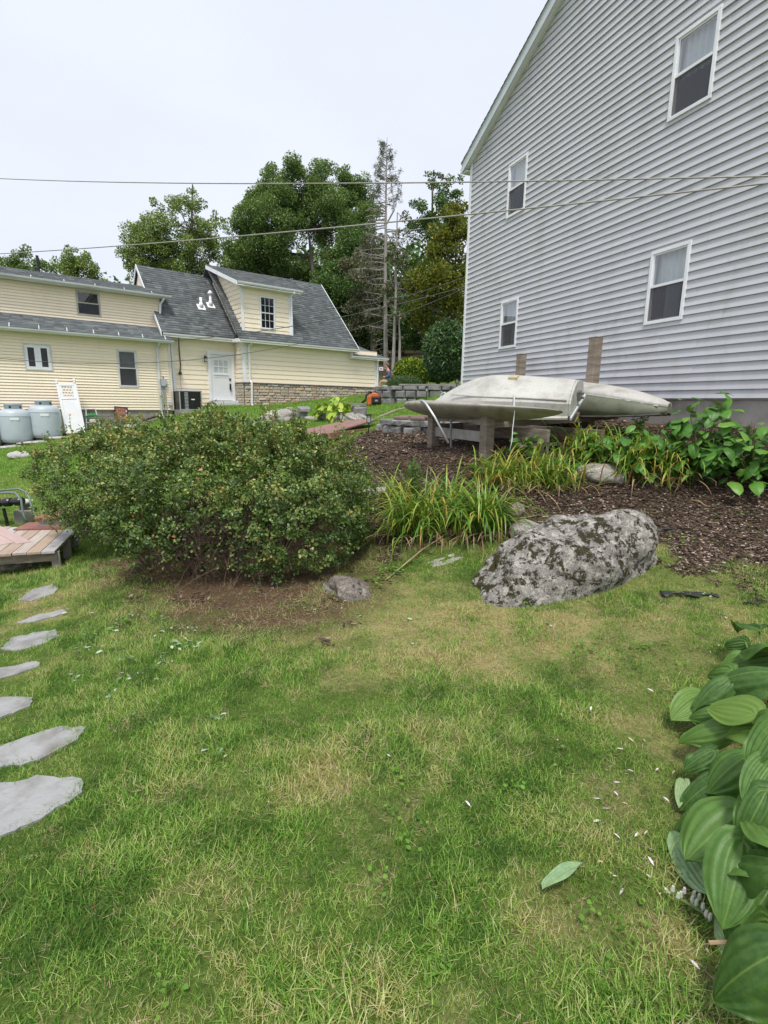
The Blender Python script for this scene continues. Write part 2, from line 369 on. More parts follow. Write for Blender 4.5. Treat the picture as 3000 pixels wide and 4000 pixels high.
# the flat stones in the lawn (outlines seen in the photograph), used here to keep grass off them
STEPS_PX = [((-260,3080),(60,3060),(170,3040),(322,3050),(318,3110),(235,3165),(120,3230),(0,3290),(-200,3370)),
            ((-160,2955),(0,2925),(140,2880),(250,2845),(330,2852),(312,2895),(160,2975),(0,3015),(-150,3050)),
            ((-200,2735),(0,2728),(126,2738),(118,2765),(0,2815),(-180,2855)),
            ((-120,2630),(50,2608),(150,2592),(162,2608),(60,2640),(-60,2665)),
            ((0,2542),(40,2500),(130,2478),(215,2466),(228,2496),(160,2522),(60,2548)),
            ((62,2440),(140,2410),(235,2385),(262,2394),(210,2418),(120,2438)),
            ((66,2352),(110,2318),(200,2286),(222,2300),(218,2322),(120,2352))]
STEPS = [[(p.x, p.y) for p in Gs(s)] for s in STEPS_PX]
# ------------------------------------------------------------------ lawn
BARE = [(1.55, 4.22, .55, .24), (-.13, 4.35, .3, .2)]        # boulders (x, y, rx, ry) and the deck keep grass out
DECK_XY = [tuple(G(*q)[:2]) for q in ((-200,2185),(210,2160),(305,2060),(-200,2035))]
def jitter(x0, x1, y0, y1, s, r):
    a = np.arange(x0, x1, s); c = np.arange(y0, y1, s); X, Y = np.meshgrid(a, c); X = X.ravel(); Y = Y.ravel()
    return X+(r.random(len(X))-.5)*s*1.6, Y+(r.random(len(X))-.5)*s*1.6
def in_view(X, Y, m=.35): return (X > -(.80*Y+m+.7)) & (X < .80*Y+m+1.1)
def lawn_points(s, y0, y1, seed, xlim=(-16, 6)):
    r = np.random.default_rng(seed); w = .85*y1+1.6
    X, Y = jitter(max(xlim[0], -w), min(xlim[1], w), y0, y1, s, r); k = in_view(X, Y); X, Y = X[k], Y[k]
    mu, di, dr = masks(X, Y)
    dens = (1-mu*.96)*(1-di*.80)*np.where(Y < 9, 1-.2*np.clip(dr-.3, 0, 1), 1)
    patch = fbm(X*6, Y*6, 77, 3); dens = dens*np.clip(.8+(patch-.36)*1.8, .6, 1)
    k = r.random(len(X)) < dens
    for s_ in STEPS: k &= polydist(X, Y, s_) < .03+.025*(vnoise(X*14, Y*14, 33)-.5)
    k &= ~inpoly(X, Y, DECK_XY)
    for bx, by, rx, ry in BARE: k &= ((X-bx)/rx)**2+((Y-by)/ry)**2 > 1
    X, Y, dr, mu = X[k], Y[k], dr[k], mu[k]
    return X, Y, gz(X, Y), dr, r
near = [(blade_clump(20, .05, .02, .052, .0028, .95, 3, 100+i), GM) for i in range(5)] + \
       [(blade_clump(10, .05, .045, .08, .0034, .8, 3, 130+i), GM) for i in range(2)] + \
       [(blade_clump(10, .06, .03, .075, .0032, 1, 2, 150+i, True), GD) for i in range(3)]
farp = [(blade_clump(26, .11, .03, .06, .0075, .8, 2, 200+i), GM) for i in range(4)]
P_, R_, S_, T_, K_ = [], [], [], [], []
for s, y0, y1, seed, fs in ((.025, .55, 2.5, 1, 1.), (.027, 2.5, 4.4, 2, 1.05), (.045, 4.4, 7.5, 3, 1.25)):
    X, Y, Z, dr, r = lawn_points(s, y0, y1, seed)
    q = np.clip(.29+dr*.58 + (r.random(len(X))-.5)*.6 + (fbm(X*3, Y*3, 90, 5)-.5)*1.3 + (vnoise(X*12, Y*12, 92)-.5)*.8, 0, 1)
    pick = r.integers(0, 5, len(X)); pick[r.random(len(X)) < .05] = r.integers(5, 7)
    dd = r.random(len(X)) < np.maximum(.08+.34*dr, .9*masks(X, Y)[1]); pick[dd] = 7+r.integers(0, 3, dd.sum())
    ht = .45+.85*np.clip((fbm(X*2.6, Y*2.6, 95)-.25)/.5, 0, 1)
    P_.append(np.c_[X, Y, Z]); T_.append(q); K_.append(pick)
    R_.append(np.c_[(r.random(len(X))-.5)*.3, (r.random(len(X))-.5)*.3, r.random(len(X))*6.283]); S_.append(ht*(.7+.45*r.random(len(X)))*fs)
c_ = np.concatenate
scatter('lawn_grass', c_(P_), c_(R_), c_(S_), c_(T_), c_(K_), near, 'short patchy green and straw coloured lawn grass', 'grass')
P_, R_, S_, T_, K_ = [], [], [], [], []
for s, y0, y1, seed, fs in ((.11, 7.5, 16, 4, 1.), (.17, 16, 30, 5, 1.35)):
    X, Y, Z, dr, r = lawn_points(s, y0, y1, seed)
    P_.append(np.c_[X, Y, Z]); T_.append(np.clip(.36+dr*.5+(r.random(len(X))-.5)*.4, 0, 1)); K_.append(r.integers(0, 4, len(X)))
    R_.append(np.c_[(r.random(len(X))-.5)*.3, (r.random(len(X))-.5)*.3, r.random(len(X))*6.283]); S_.append((.7+.6*r.random(len(X)))*fs)
scatter('lawn_grass', c_(P_), c_(R_), c_(S_), c_(T_), c_(K_), farp, 'mown green lawn grass up to the yellow house', 'grass')

# bark mulch: flat chips lying on the dark bed and, thinner, under the hedge
def chips(nb, seed):
    r = np.random.default_rng(seed); V = []; F = []; T = []
    for k in range(nb):
        c = np.array([*(r.normal(0, .05, 2)), .004+.012*r.random()]); a = r.random()*6.283; l = .010+.028*r.random()**2; w = .004+.006*r.random(); tl = (r.random()-.5)*.9
        u = np.array([math.cos(a), math.sin(a), tl*.6]); v = np.array([-math.sin(a), math.cos(a), (r.random()-.5)*.7]); tt = r.random(); o0 = len(V); h = np.array([0, 0, .004])
        for p in (-u*l-v*w*.6, u*l-v*w, u*l*.8+v*w, -u*l*.9+v*w): V.append(c+p); T.append(tt)
        for p in (-u*l-v*w*.6, u*l-v*w, u*l*.8+v*w, -u*l*.9+v*w): V.append(c+p+h); T.append(tt)
        F += [(o0+4, o0+5, o0+6, o0+7), (o0, o0+1, o0+5, o0+4), (o0+1, o0+2, o0+6, o0+5), (o0+2, o0+3, o0+7, o0+6), (o0+3, o0, o0+4, o0+7)]
    me = bpy.data.meshes.new('chips'); me.from_pydata([tuple(x) for x in V], [], F); at = me.attributes.new('bt', 'FLOAT', 'POINT'); at.data.foreach_set('value', np.array(T, np.float32)); return me
m, n, b, out = new_mat('bark_chip')
n.links.new(ramp(n, attr(n, 'bt'), [(0, (.045, .028, .018)), (.5, (.11, .071, .046)), (.82, (.2, .138, .095)), (.93, (.29, .22, .165)), (1, (.46, .39, .32))]), b.inputs['Base Color']); b.inputs['Roughness'].default_value = .85
CH = m
r = np.random.default_rng(9)
X, Y = jitter(-4.2, 5.2, 3, 8, .042, r); X2, Y2 = jitter(-2, 4, 8, 13, .085, r); X, Y = c_([X, X2]), c_([Y, Y2])
mu, di, dr = masks(X, Y); k = (r.random(len(X)) < mu*.95+di*.02) & in_view(X, Y)
X, Y = X[k], Y[k]
scatter('bark_mulch', np.c_[X, Y, gz(X, Y)], np.c_[(r.random(len(X))-.5)*.3, (r.random(len(X))-.5)*.3, r.random(len(X))*6.283], np.where(Y > 8, 1.3, .8)*(.7+.6*r.random(len(X))),
        r.random(len(X)), r.integers(0, 4, len(X)), [(chips(11, 300+i), CH) for i in range(4)], 'dark brown bark mulch spread over the planting bed', 'mulch')
# fallen leaves, clippings and petals on the lawn
def litter(nb, seed, l0, l1, wd):
    r = np.random.default_rng(seed); V = []; F = []; T = []
    for k in range(nb):
        c = np.array([*(r.normal(0, .08, 2)), .035+.02*r.random()]); a = r.random()*6.283; l = l0+(l1-l0)*r.random(); w = l*wd
        u = np.array([math.cos(a), math.sin(a), (r.random()-.5)*.5]); v = np.array([-math.sin(a), math.cos(a), (r.random()-.5)*.5]); tt = r.random(); o0 = len(V); z = np.array([0, 0, l*.15])
        for p in (-u*l, -u*l*.3-v*w+z, u*l*.5-v*w*.8+z, u*l, u*l*.5+v*w*.8+z, -u*l*.3+v*w+z): V.append(c+p); T.append(tt)
        F += [(o0, o0+1, o0+5), (o0+1, o0+2, o0+4, o0+5), (o0+2, o0+3, o0+4)]
    me = bpy.data.meshes.new('litter'); me.from_pydata([tuple(x) for x in V], [], F); at = me.attributes.new('bt', 'FLOAT', 'POINT'); at.data.foreach_set('value', np.array(T, np.float32)); return me
def lit_mat(name, stops):
    m, n, b, out = new_mat(name); n.links.new(ramp(n, attr(n, 'bt'), stops), b.inputs['Base Color']); b.inputs['Roughness'].default_value = .6; return m
LL = lit_mat('fallen_leaf', [(0, (.06, .13, .04)), (.45, (.16, .26, .13)), (.7, (.28, .38, .25)), (.9, (.48, .54, .42)), (1, (.42, .22, .06))])
LP = lit_mat('petal', [(0, (.62, .5, .58)), (.6, (.72, .62, .64)), (1, (.6, .45, .3))])
def scat_px(boxes, r):
    o = []
    for x0, x1, y0, y1, k in boxes:
        for _ in range(k):
            o.append(G(x0+(x1-x0)*r.random(), y0+(y1-y0)*r.random()))
    return np.array([tuple(p) for p in o])
r = np.random.default_rng(19)
p = scat_px([(250,480,2380,2560,16),(480,800,2400,2700,18),(560,760,2430,2600,8),(150,420,2660,2720,3),(600,900,2750,3000,4),(1150,1400,2350,2430,4),(1450,1560,2080,2290,9),(2000,2900,1930,2080,16),(2650,2950,2200,2420,8),(1600,2400,2400,2600,4)], r)
scatter('fallen_leaves', p, np.c_[(r.random(len(p))-.5)*.3, (r.random(len(p))-.5)*.3, r.random(len(p))*6.28], .32+.3*r.random(len(p)), r.random(len(p)), r.integers(0, 3, len(p)),
        [(litter(2+i, 400+i, .02, .045, .42), LL) for i in range(3)], 'pale clipped leaves strewn over the lawn', 'fallen leaves')
p = scat_px([(2350,2700,2900,3600,26),(2150,2450,2700,3200,8),(2550,2760,3450,3600,7),(2500,2800,2450,2750,8),(2250,2350,3830,3900,1),(1820,1850,3130,3160,1),(1500,1530,2940,2960,1),(2700,2900,3650,3900,5)], r)
scatter('fallen_petals', p, np.c_[(r.random(len(p))-.5)*.5, (r.random(len(p))-.5)*.5, r.random(len(p))*6.28], .3+.22*r.random(len(p)), r.random(len(p)), r.integers(0, 2, len(p)),
        [(litter(1, 420+i, .03, .04, .25), LP) for i in range(2)], 'small pinkish white flower petals fallen beside the hosta', 'petals')
# ------------------------------------------------------------------ building parts shared by both houses (local frame: wall faces -y, x along it)
def siding_mat(name, c1, c2, stain, stain_amt):
    m, n, b, out = new_mat(name); v = coords(n, 'World')
    c = mix(n, noise(n, v, 1.3, 4), c1, c2)
    st = N(n, 'ShaderNodeMapping'); st.inputs['Scale'].default_value = (1.6, 1.6, .35); n.links.new(v, st.inputs[0])
    a = ramp(n, noise(n, st.outputs[0], 1.4, 6, .6), [(.5, 0.), (.74, 1.)]); a2 = ramp(n, noise(n, v, 9, 6, .7), [(.35, 0.), (.75, 1.)])
    sm = mix(n, 1., a, a2, 'MULTIPLY'); f = N(n, 'ShaderNodeMath', operation='MULTIPLY'); f.inputs[1].default_value = stain_amt; n.links.new(sm, f.inputs[0])
    c = mix(n, f.outputs[0], c, stain)
    oi = N(n, 'ShaderNodeObjectInfo'); mr = N(n, 'ShaderNodeMapRange'); mr.inputs[3].default_value = .965; mr.inputs[4].default_value = 1.02; n.links.new(oi.outputs['Random'], mr.inputs[0])
    hs = N(n, 'ShaderNodeHueSaturation'); n.links.new(mr.outputs[0], hs.inputs['Value']); n.links.new(c, hs.inputs['Color'])
    n.links.new(hs.outputs[0], b.inputs['Base Color']); b.inputs['Roughness'].default_value = .5; b.inputs['Specular IOR Level'].default_value = .3
    gr = N(n, 'ShaderNodeMapping'); gr.inputs['Scale'].default_value = (2, 2, 40); n.links.new(v, gr.inputs[0]); bump(n, b, noise(n, gr.outputs[0], 3, 4), .12, .004)
    return m
SID_G = siding_mat('grey_vinyl', (.53, .53, .555), (.59, .59, .615), (.30, .30, .25), .75)
SID_Y = siding_mat('yellow_siding', (.95, .82, .62), (.97, .85, .67), (.5, .45, .33), .3)
TRIM = mat('white_trim', (.88, .88, .90), (.80, .80, .82), 3, .45)
TRIM2 = mat('aged_white_trim', (.66, .70, .72), (.55, .6, .62), 2.5, .5)
GUT = mat('gutter_white', (.72, .74, .74), (.52, .55, .55), 2.2, .4, stretch=(.4, .4, 3))
CONC = mat('concrete', (.38, .36, .33), (.24, .22, .19), 2.5, .9, 'World', bmp=.4, bscale=30)
BLOCKM = mat('concrete_block', (.36, .33, .29), (.27, .245, .21), 5, .9, 'World', bmp=.5, bscale=40, rnd=.15)
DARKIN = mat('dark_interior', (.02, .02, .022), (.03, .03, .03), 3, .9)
SCREEN, n, b, out = new_mat('insect_screen'); b.inputs['Base Color'].default_value = (.055, .055, .065, 1); b.inputs['Roughness'].default_value = .6
t = N(n, 'ShaderNodeBsdfTransparent'); ms = N(n, 'ShaderNodeMixShader'); ms.inputs[0].default_value = .35
n.links.new(b.outputs[0], ms.inputs[1]); n.links.new(t.outputs[0], ms.inputs[2]); n.links.new(ms.outputs[0], out.inputs[0])
GLASS, n, b, out = new_mat('window_glass'); n.nodes.remove(b)
t = N(n, 'ShaderNodeBsdfTransparent'); t.inputs[0].default_value = (.86, .9, .9, 1); g = N(n, 'ShaderNodeBsdfGlossy'); g.inputs['Roughness'].default_value = .015
lw = N(n, 'ShaderNodeLayerWeight'); lw.inputs[0].default_value = .35; ms = N(n, 'ShaderNodeMixShader')
fr = N(n, 'ShaderNodeMapRange'); fr.inputs[3].default_value = .10; fr.inputs[4].default_value = .75; n.links.new(lw.outputs['Facing'], fr.inputs[0])
wv = N(n, 'ShaderNodeBump'); wv.inputs['Strength'].default_value = .03; n.links.new(noise(n, coords(n, 'World'), 2.5, 2), wv.inputs['Height']); n.links.new(wv.outputs[0], g.inputs['Normal'])
n.links.new(fr.outputs[0], ms.inputs[0]); n.links.new(t.outputs[0], ms.inputs[1]); n.links.new(g.outputs[0], ms.inputs[2]); n.links.new(ms.outputs[0], out.inputs[0])
def sheet(x0, x1, y, z0, z1): return MB().add([(x0, y, z0), (x1, y, z0), (x1, y, z1), (x0, y, z1)], [(0, 1, 2, 3)])
CURT = mat('white_curtain', (.66, .68, .68), (.5, .53, .54), 4, .9)
BLIND = mat('window_blind', (.10, .105, .11), (.15, .155, .16), 3, .6)
BLACK = mat('black_metal', (.012, .012, .013), (.02, .02, .02), 9, .35)

def cut(iv, a, b_):
    o = []
    for p, q in iv:
        if b_ <= p or a >= q: o.append((p, q)); continue
        if a > p: o.append((p, a))
        if b_ < q: o.append((b_, q))
    return o
def siding(parent, x0, x1, z0, z1, e, m, holes=(), y=0, pr=.024, clip=None, axis='x', joint=0):
    """one lapped board per course, each an object; clip(z) gives the ends at height z"""
    k = 0; z = z0; jr = random.Random(int(abs(x0)*100))
    while z < z1-.005:
        js = [x0+jr.uniform(.4, joint)+joint*i for i in range(int((x1-x0)/joint)+1)] if joint else []
        zt = min(z+e, z1); zs = sorted({z, zt} | {h for H in holes for h in H[2:] if z+.004 < h < zt-.004})
        for za, zb in zip(zs[:-1], zs[1:]):
            iv = [(x0, x1)]
            for H in holes:
                if H[2] < (za+zb)/2 < H[3]: iv = cut(iv, H[0], H[1])
            pa = pr*(1-(za-z)/e)+.004; pb = pr*(1-(zb-z)/e)+.004
            for jx in js: iv = cut(iv, jx-.0008, jx+.0008)
            for a, c in iv:
                lift = .0025*(sum(jx < a+.001 for jx in js) % 2); a0 = a1 = a; c0 = c1 = c
                if clip:
                    l0, r0 = clip(za); l1, r1 = clip(zb); a0, c0, a1, c1 = max(a, l0), min(c, r0), max(a, l1), min(c, r1)
                    if c0-a0 < .02: continue
                    if c1-a1 < .005: c1 = a1+.005
                P = [(a0, y, za), (c0, y, za), (c1, y, zb), (a1, y, zb), (a0, y-pa-lift, za), (c0, y-pa-lift, za), (c1, y-pb-lift, zb), (a1, y-pb-lift, zb)]
                if axis == 'y': P = [(y+ -(p[1]-y), p[0], p[2]) if False else (p[1], p[0], p[2]) for p in P]
                F = [(0,1,2,3),(4,7,6,5),(0,4,5,1),(1,5,6,2),(2,6,7,3),(3,7,4,0)]
                F = [f[::-1] for f in F]
                if axis == 'y': F = [f[::-1] for f in F]
                MB().add(P, [f[::-1] for f in F]).build('siding_board', m, parent)
        z = zt; k += 1
def wall_core(x0, x1, z0, z1, holes, y0, y1):
    mb = MB(); xs = sorted({x0, x1} | {h for H in holes for h in H[:2]}); zs = sorted({z0, z1} | {h for H in holes for h in H[2:]})
    for a, c in zip(xs[:-1], xs[1:]):
        for p, q in zip(zs[:-1], zs[1:]):
            if not any(H[0] < (a+c)/2 < H[1] and H[2] < (p+q)/2 < H[3] for H in holes): mb.box(a, c, y0, y1, p, q)
    return mb
def frame_mb(x0, x1, z0, z1, w, y0, y1):
    return MB().box(x0, x1, y0, y1, z0, z0+w).box(x0, x1, y0, y1, z1-w, z1).box(x0, x0+w, y0, y1, z0+w, z1-w).box(x1-w, x1, y0, y1, z0+w, z1-w)
def curtain_mesh(x0, x1, z0, z1, y, amp=.018, waves=6, part=None, n=40):
    V = []; F = []
    for i in range(n+1):
        x = x0+(x1-x0)*i/n
        for j, z in enumerate((z0, (z0+z1)/2, z1)):
            sh = 0
            V.append((x, y+amp*math.sin(i/n*waves*6.283+.4*j)*(1+.2*j), z))
    for i in range(n):
        for j in range(2): F.append((i*3+j, (i+1)*3+j, (i+1)*3+j+1, i*3+j+1))
    me = bpy.data.meshes.new('curtain'); me.from_pydata(V, [], F); return me
def hung_window(parent, x0, x1, z0, z1, y=0, trim=TRIM, casing=.05, mid=None, screen=True, curt=None, blind=False):
    """sash window: casing is the part, sashes, panes, screen and curtain its pieces"""
    mid = mid or (z0+z1)/2; c = casing
    w = frame_mb(x0, x1, z0, z1, c, y-.045, y+.05).build('window', trim, parent, bevel=.004)
    frame_mb(x0+c, x1-c, mid-.018, z1-c, .022, y-.026, y+.0).build('upper_sash', trim, w)
    frame_mb(x0+c, x1-c, z0+c, mid+.018, .024, y+.002, y+.03).build('lower_sash', trim, w)
    MB().box(x0+c, x1-c, y-.033, y+.03, mid-.02, mid+.02).build('meeting_rail', trim, w)
    sheet(x0+c+.021, x1-c-.021, y-.012, mid+.004, z1-c-.021).build('pane', GLASS, w)
    sheet(x0+c+.023, x1-c-.023, y+.016, z0+c+.023, mid-.006).build('pane', GLASS, w)
    if screen: sheet(x0+c, x1-c, y-.021, z0+c, mid-.02).build('insect_screen', SCREEN, w)
    if curt:
        for a, b_, q, p in curt: link('curtain', curtain_mesh(x0+c+(x1-x0-2*c)*a, x0+c+(x1-x0-2*c)*b_, q, p, y+.10), CURT, w, True)
    if blind:
        for zz in np.arange(z0+c, z1-c, .05): MB().box(x0+c, x1-c, y+.05, y+.058, zz, zz+.046).build('blind_slat', BLIND, w)
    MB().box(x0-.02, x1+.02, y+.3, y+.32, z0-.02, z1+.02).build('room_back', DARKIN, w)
    return w
SHING, n, b, out = new_mat('asphalt_shingle'); v = coords(n, 'World')
c = ramp(n, attr(n, 'tint'), [(0, (.06, .065, .068)), (.35, (.115, .127, .13)), (.7, (.18, .2, .2)), (1, (.27, .29, .285))])
c = mix(n, ramp(n, noise(n, v, 120, 3), [(.3, 0.), (.7, 1.)]), c, (.1, .11, .115)); n.links.new(c, b.inputs['Base Color']); b.inputs['Roughness'].default_value = .92
DARKROOF = mat('roof_underlay', (.07, .07, .075), (.1, .1, .1), 5, .9)
def shingles(parent, O, u, v, ul, vl, clip=None, seed=1, rowh=.143):
    """tabs of asphalt shingle laid in lapped courses; more than 300, so one part"""
    O, u, v = np.array(O, float), np.array(u, float), np.array(v, float); u /= np.linalg.norm(u); v /= np.linalg.norm(v); nn = np.cross(u, v); nn /= np.linalg.norm(nn)
    if nn[2] < 0: nn = -nn
    r = np.random.default_rng(seed); V = []; F = []; T = []; row = 0; s = 0
    while s < vl:
        x = -r.random()*.3; e = min(rowh, vl-s)
        while x < ul:
            w = .12+.2*r.random(); a, c2 = max(x, 0), min(x+w, ul); x += w
            if c2-a < .02 or (clip and not clip((a+c2)/2, s+e/2)): continue
            lift = .012+.006*(r.random() < .5); o0 = len(V); tt = np.clip(r.normal(.5, .25), 0, 1)
            for (uu, vv, hh) in ((a, s, lift), (c2, s, lift), (c2, s+e*1.05, .003), (a, s+e*1.05, .003), (a, s, 0), (c2, s, 0)):
                V.append(O+u*uu+v*vv+nn*hh); T.append(tt)
            F += [(o0, o0+1, o0+2, o0+3), (o0+4, o0+5, o0+1, o0)]
        s += rowh; row += 1
    me = np_mesh('shingles', np.array(V), np.array(F), dict(tint=T)); o = link('shingles', me, SHING, parent); o['kind'] = 'stuff'; return o
def roof(parent, O, u, v, ul, vl, th=.06, clip=None, seed=1, name='roof'):
    O, u, v = Vector(O), Vector(u).normalized(), Vector(v).normalized(); nn = u.cross(v).normalized()
    if nn.z < 0: nn = -nn
    mb = MB(); P = [O, O+u*ul, O+u*ul+v*vl, O+v*vl]; mb.prism([p-nn*th for p in P], nn*th)
    o = mb.build(name, DARKROOF, parent); shingles(o, O, u, v, ul, vl, clip, seed); return o
def gutter(parent, a, b_, m=GUT, r=.062, name='gutter'):
    """K-shaped trough running from a to b along x"""
    prof = [(0, -.09), (-.05, -.09), (-.085, -.05), (-.095, 0), (-.085, .0), (-.078, -.045), (-.045, -.08), (0, -.08)]
    return MB().prism([(a[0], a[1]+p, a[2]+q) for p, q in prof], (b_[0]-a[0], b_[1]-a[1], b_[2]-a[2])).build(name, m, parent)
def downspout(parent, pts, m=TRIM, w=.075, name='downspout'):
    mb = MB()
    for a, c in zip(pts[:-1], pts[1:]): mb.bar(a, c, w, w*.75, up=(0, -1, 0.01))
    return mb.build(name, m, parent, bevel=.008)

# ------------------------------------------------------------------ grey gable-ended house on the right
AZR = -.36585
H1 = empty('grey_house', (4.805, 7.09, 0), math.atan2(-math.cos(AZR), -math.sin(AZR)), 'tall grey vinyl sided house with white windows behind the boats', 'house')
XL, XR, ZB, ZE, SL = -7.73, 3.1, 1.74, 7.45, .49
XM = (XL+XR)/2; ZP = ZE+(XM-XL)*SL
WIN1 = [(-1.82, -1.12, 2.885, 3.975), (-6.0, -5.33, 2.87, 3.92), (-6.01, -5.325, 5.66, 6.745), (-1.81, -1.105, 5.755, 6.85)]
core = wall_core(XL, XR, ZB-.02, ZE, WIN1, .002, .16)
core.prism([(XL, .002, ZE), (XR, .002, ZE), (XM, .002, ZP)], (0, .158, 0))
for x in (XL, XR-.16): core.box(x, x+.16, .16, 9.5, ZB-.02, ZE)
core.box(XL, XR, 9.5, 9.66, ZB-.02, ZE)
wall = core.build('wall', mat('wall_sheathing', (.45, .45, .47), None, 2, .8), H1)
def gclip(z):
    if z <= ZE: return XL+.0, XR
    return XL+(z-ZE)/SL, XR-(z-ZE)/SL
siding(wall, XL+.06, XR-.06, ZB, ZP-.1, .12, SID_G, WIN1, 0, .026, gclip, joint=3.66)
for x0, x1 in ((XL-.02, XL+.075), (XR-.075, XR+.02)):
    MB().box(x0, x1, -.036, .1, ZB-.01, ZE+.05).build('corner_board', TRIM, H1, bevel=.005)
for k, w in enumerate(WIN1):
    z0, z1 = w[2:]; md = (z0+z1)/2+.02
    cv = [[(0, 1, md, z1-.03), (.3, .75, z0+.1, md)], [(0, .45, md-.1, z1-.05), (.4, 1, z0+.05, z1-.05)], [(0, 1, md-.02, z1-.03)], [(0, 1, md-.02, z1-.03)]][k]
    hung_window(H1, *w, 0, TRIM, .05, md, True, cv)
MB().box(XL+.05, XR-.05, .03, .3, .2, ZB-.012).build('foundation', CONC, H1)
th = math.atan(SL); L = (XM-XL+.22)/math.cos(th)
for sgn, x0 in ((1, XL-.22), (-1, XR+.22)):
    u = Vector((0, 1, 0)); v = Vector((sgn*math.cos(th), 0, math.sin(th))); O = Vector((x0, -.195, ZE-.22*SL+.135))
    roof(H1, O, u, v, 10.1, L, .03, None, 5 if sgn > 0 else 6)
    # rake: fascia board, thin shadow moulding, soffit behind it
    a = Vector((x0, -.17, ZE-.22*SL-.09)); e = v*(L-.01)
    MB().prism([a, a+Vector((0, 0, .19)), a+Vector((0, .02, .19)), a+Vector((0, .02, 0))][::-1 if sgn < 0 else 1], e).build('rake_board', TRIM2, H1)
    a2 = a+Vector((0, .02, .015)); MB().prism([a2, a2+Vector((0, 0, .02)), a2+Vector((0, .146, .02)), a2+Vector((0, .146, 0))], e).build('rake_soffit', TRIM, H1)
    a3 = Vector((x0+sgn*.3, -.045, ZE-.22*SL-.06+.3*SL-.02)); MB().prism([a3, a3+Vector((0, 0, .05)), a3+Vector((0, .04, .05)), a3+Vector((0, .04, 0))], v*(L-.35)).build('rake_moulding', TRIM, H1)
    MB().prism([(x0, -.19, ZE-.22*SL+.1), (x0, -.19, ZE-.22*SL+.125), (x0, -.16, ZE-.22*SL+.125), (x0, -.16, ZE-.22*SL+.1)], e).build('drip_edge', TRIM, H1)
    MB().box(min(x0, x0+sgn*.02), max(x0, x0+sgn*.02), -.16, 9.6, ZE-.22*SL-.1, ZE-.22*SL+.06).build('fascia', TRIM, H1)
    MB().box(min(x0+sgn*.02, x0+sgn*.2), max(x0+sgn*.02, x0+sgn*.2), -.14, 9.6, ZE-.2, ZE-.18).build('soffit', TRIM, H1)
    MB().box(x0-.1 if sgn > 0 else x0, x0 if sgn > 0 else x0+.1, -.15, 9.6, ZE-.22*SL-.05, ZE-.22*SL+.05).build('gutter', TRIM, H1)

# ------------------------------------------------------------------ yellow house with garage wing on the left
AZL = .8988
H2 = empty('yellow_house', (-7.062, 22.89, 0), math.atan2(math.cos(AZL), math.sin(AZL)), 'pale yellow clapboard house with grey shingle roof, dormer and white door', 'house')
def LW(x, y, z): return H2.matrix_basis @ Vector((x, y, z))
def lpx(x, y, yl):
    """local point on the plane y = yl of the yellow house seen at pixel x, y"""
    Mi = H2.matrix_basis.inverted(); c0 = Mi @ Vector(CAM); d = Mi.to_3x3() @ Vector(ray(x, y)); return c0+d*((yl-c0.y)/d.y)
# main block, lower storey
WA = (-6.99, -6.18, 2.52, 3.39); WB = (-4.10, -3.41, 2.04, 3.41)
w1 = wall_core(-11, -2.16, 1.16, 3.95, [WA, WB], -.298, -.15).build('wall', mat('wall_sheathing_yellow', (.6, .55, .4), None, 2, .8), H2)
siding(w1, -11, -2.24, 1.2, 3.80, .1, SID_Y, [WA, WB], -.3, .03)
MB().box(-2.25, -2.15, -.336, -.05, 1.18, 3.8).build('corner_board', mat('cream_trim', (.78, .73, .6), None, 3, .5), H2)
hung_window(H2, *WB, -.3, mat('grey_white_trim', (.72, .72, .7), None, 3, .5), .06, 2.74, True, None, True)
cw = frame_mb(*WA, .045, -.345, -.25).build('window', mat('grey_white_trim', (.7, .7, .7)), H2, bevel=.004)
xm = (WA[0]+WA[1])/2
for a, c2 in ((WA[0]+.045, xm-.02), (xm+.02, WA[1]-.045)):
    sf = frame_mb(a, c2, WA[2]+.045, WA[3]-.045, .075, -.335, -.28).build('casement_sash', TRIM, cw)
    sheet(a+.075, c2-.075, -.308, WA[2]+.12, WA[3]-.12).build('insect_screen', SCREEN, cw)
    sheet(a+.07, c2-.07, -.293, WA[2]+.11, WA[3]-.11).build('pane', GLASS, cw)
MB().box(xm-.02, xm+.02, -.34, -.26, WA[2]+.045, WA[3]-.045).build('mullion', TRIM, cw)
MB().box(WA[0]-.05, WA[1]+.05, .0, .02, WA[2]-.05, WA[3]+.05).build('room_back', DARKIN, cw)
# foundation of concrete blocks
fd = MB().box(-11, -2.2, -.262, -.1, -.6, 1.16).build('foundation', mat('mortar', (.3, .28, .25), None, 6, .9), H2)
bm_ = [MB().box(-.197, .197, -.012, .012, -.097, .097).mesh('block') for _ in range(1)][0]; bm_.materials.append(BLOCKM)
for i in range(4):
    for j in range(22):
        x = -10.7+.41*j+(.2 if i % 2 else 0)
        if x > -2.4: continue
        o = link('concrete_block', bm_, BLOCKM, fd); o.location = (x, -.266, 1.05-.205*i)
# lower roof strip, its gutter with snow hooks
roof(H2, (-11, -.66, 3.86), (1, 0, 0), (0, 1.16, .58), 8.87, math.hypot(1.16, .58), .05, None, 11)
MB().box(-11, -2.15, -.64, -.3, 3.76, 3.79).build('soffit', TRIM, H2)
MB().box(-11, -2.14, -.655, -.63, 3.74, 3.85).build('fascia', TRIM, H2)
gutter(H2, (-11, -.66, 3.85), (-2.1, -.66, 3.84))
HOOK = mat('bracket_aluminium', (.72, .72, .7), None, 3, .4)
for x in np.arange(-10.6, -2.2, .82): MB().bar((x, -.70, 3.86), (x+.02, -.52, 4.0), .025, .012).build('gutter_hanger', HOOK, H2)
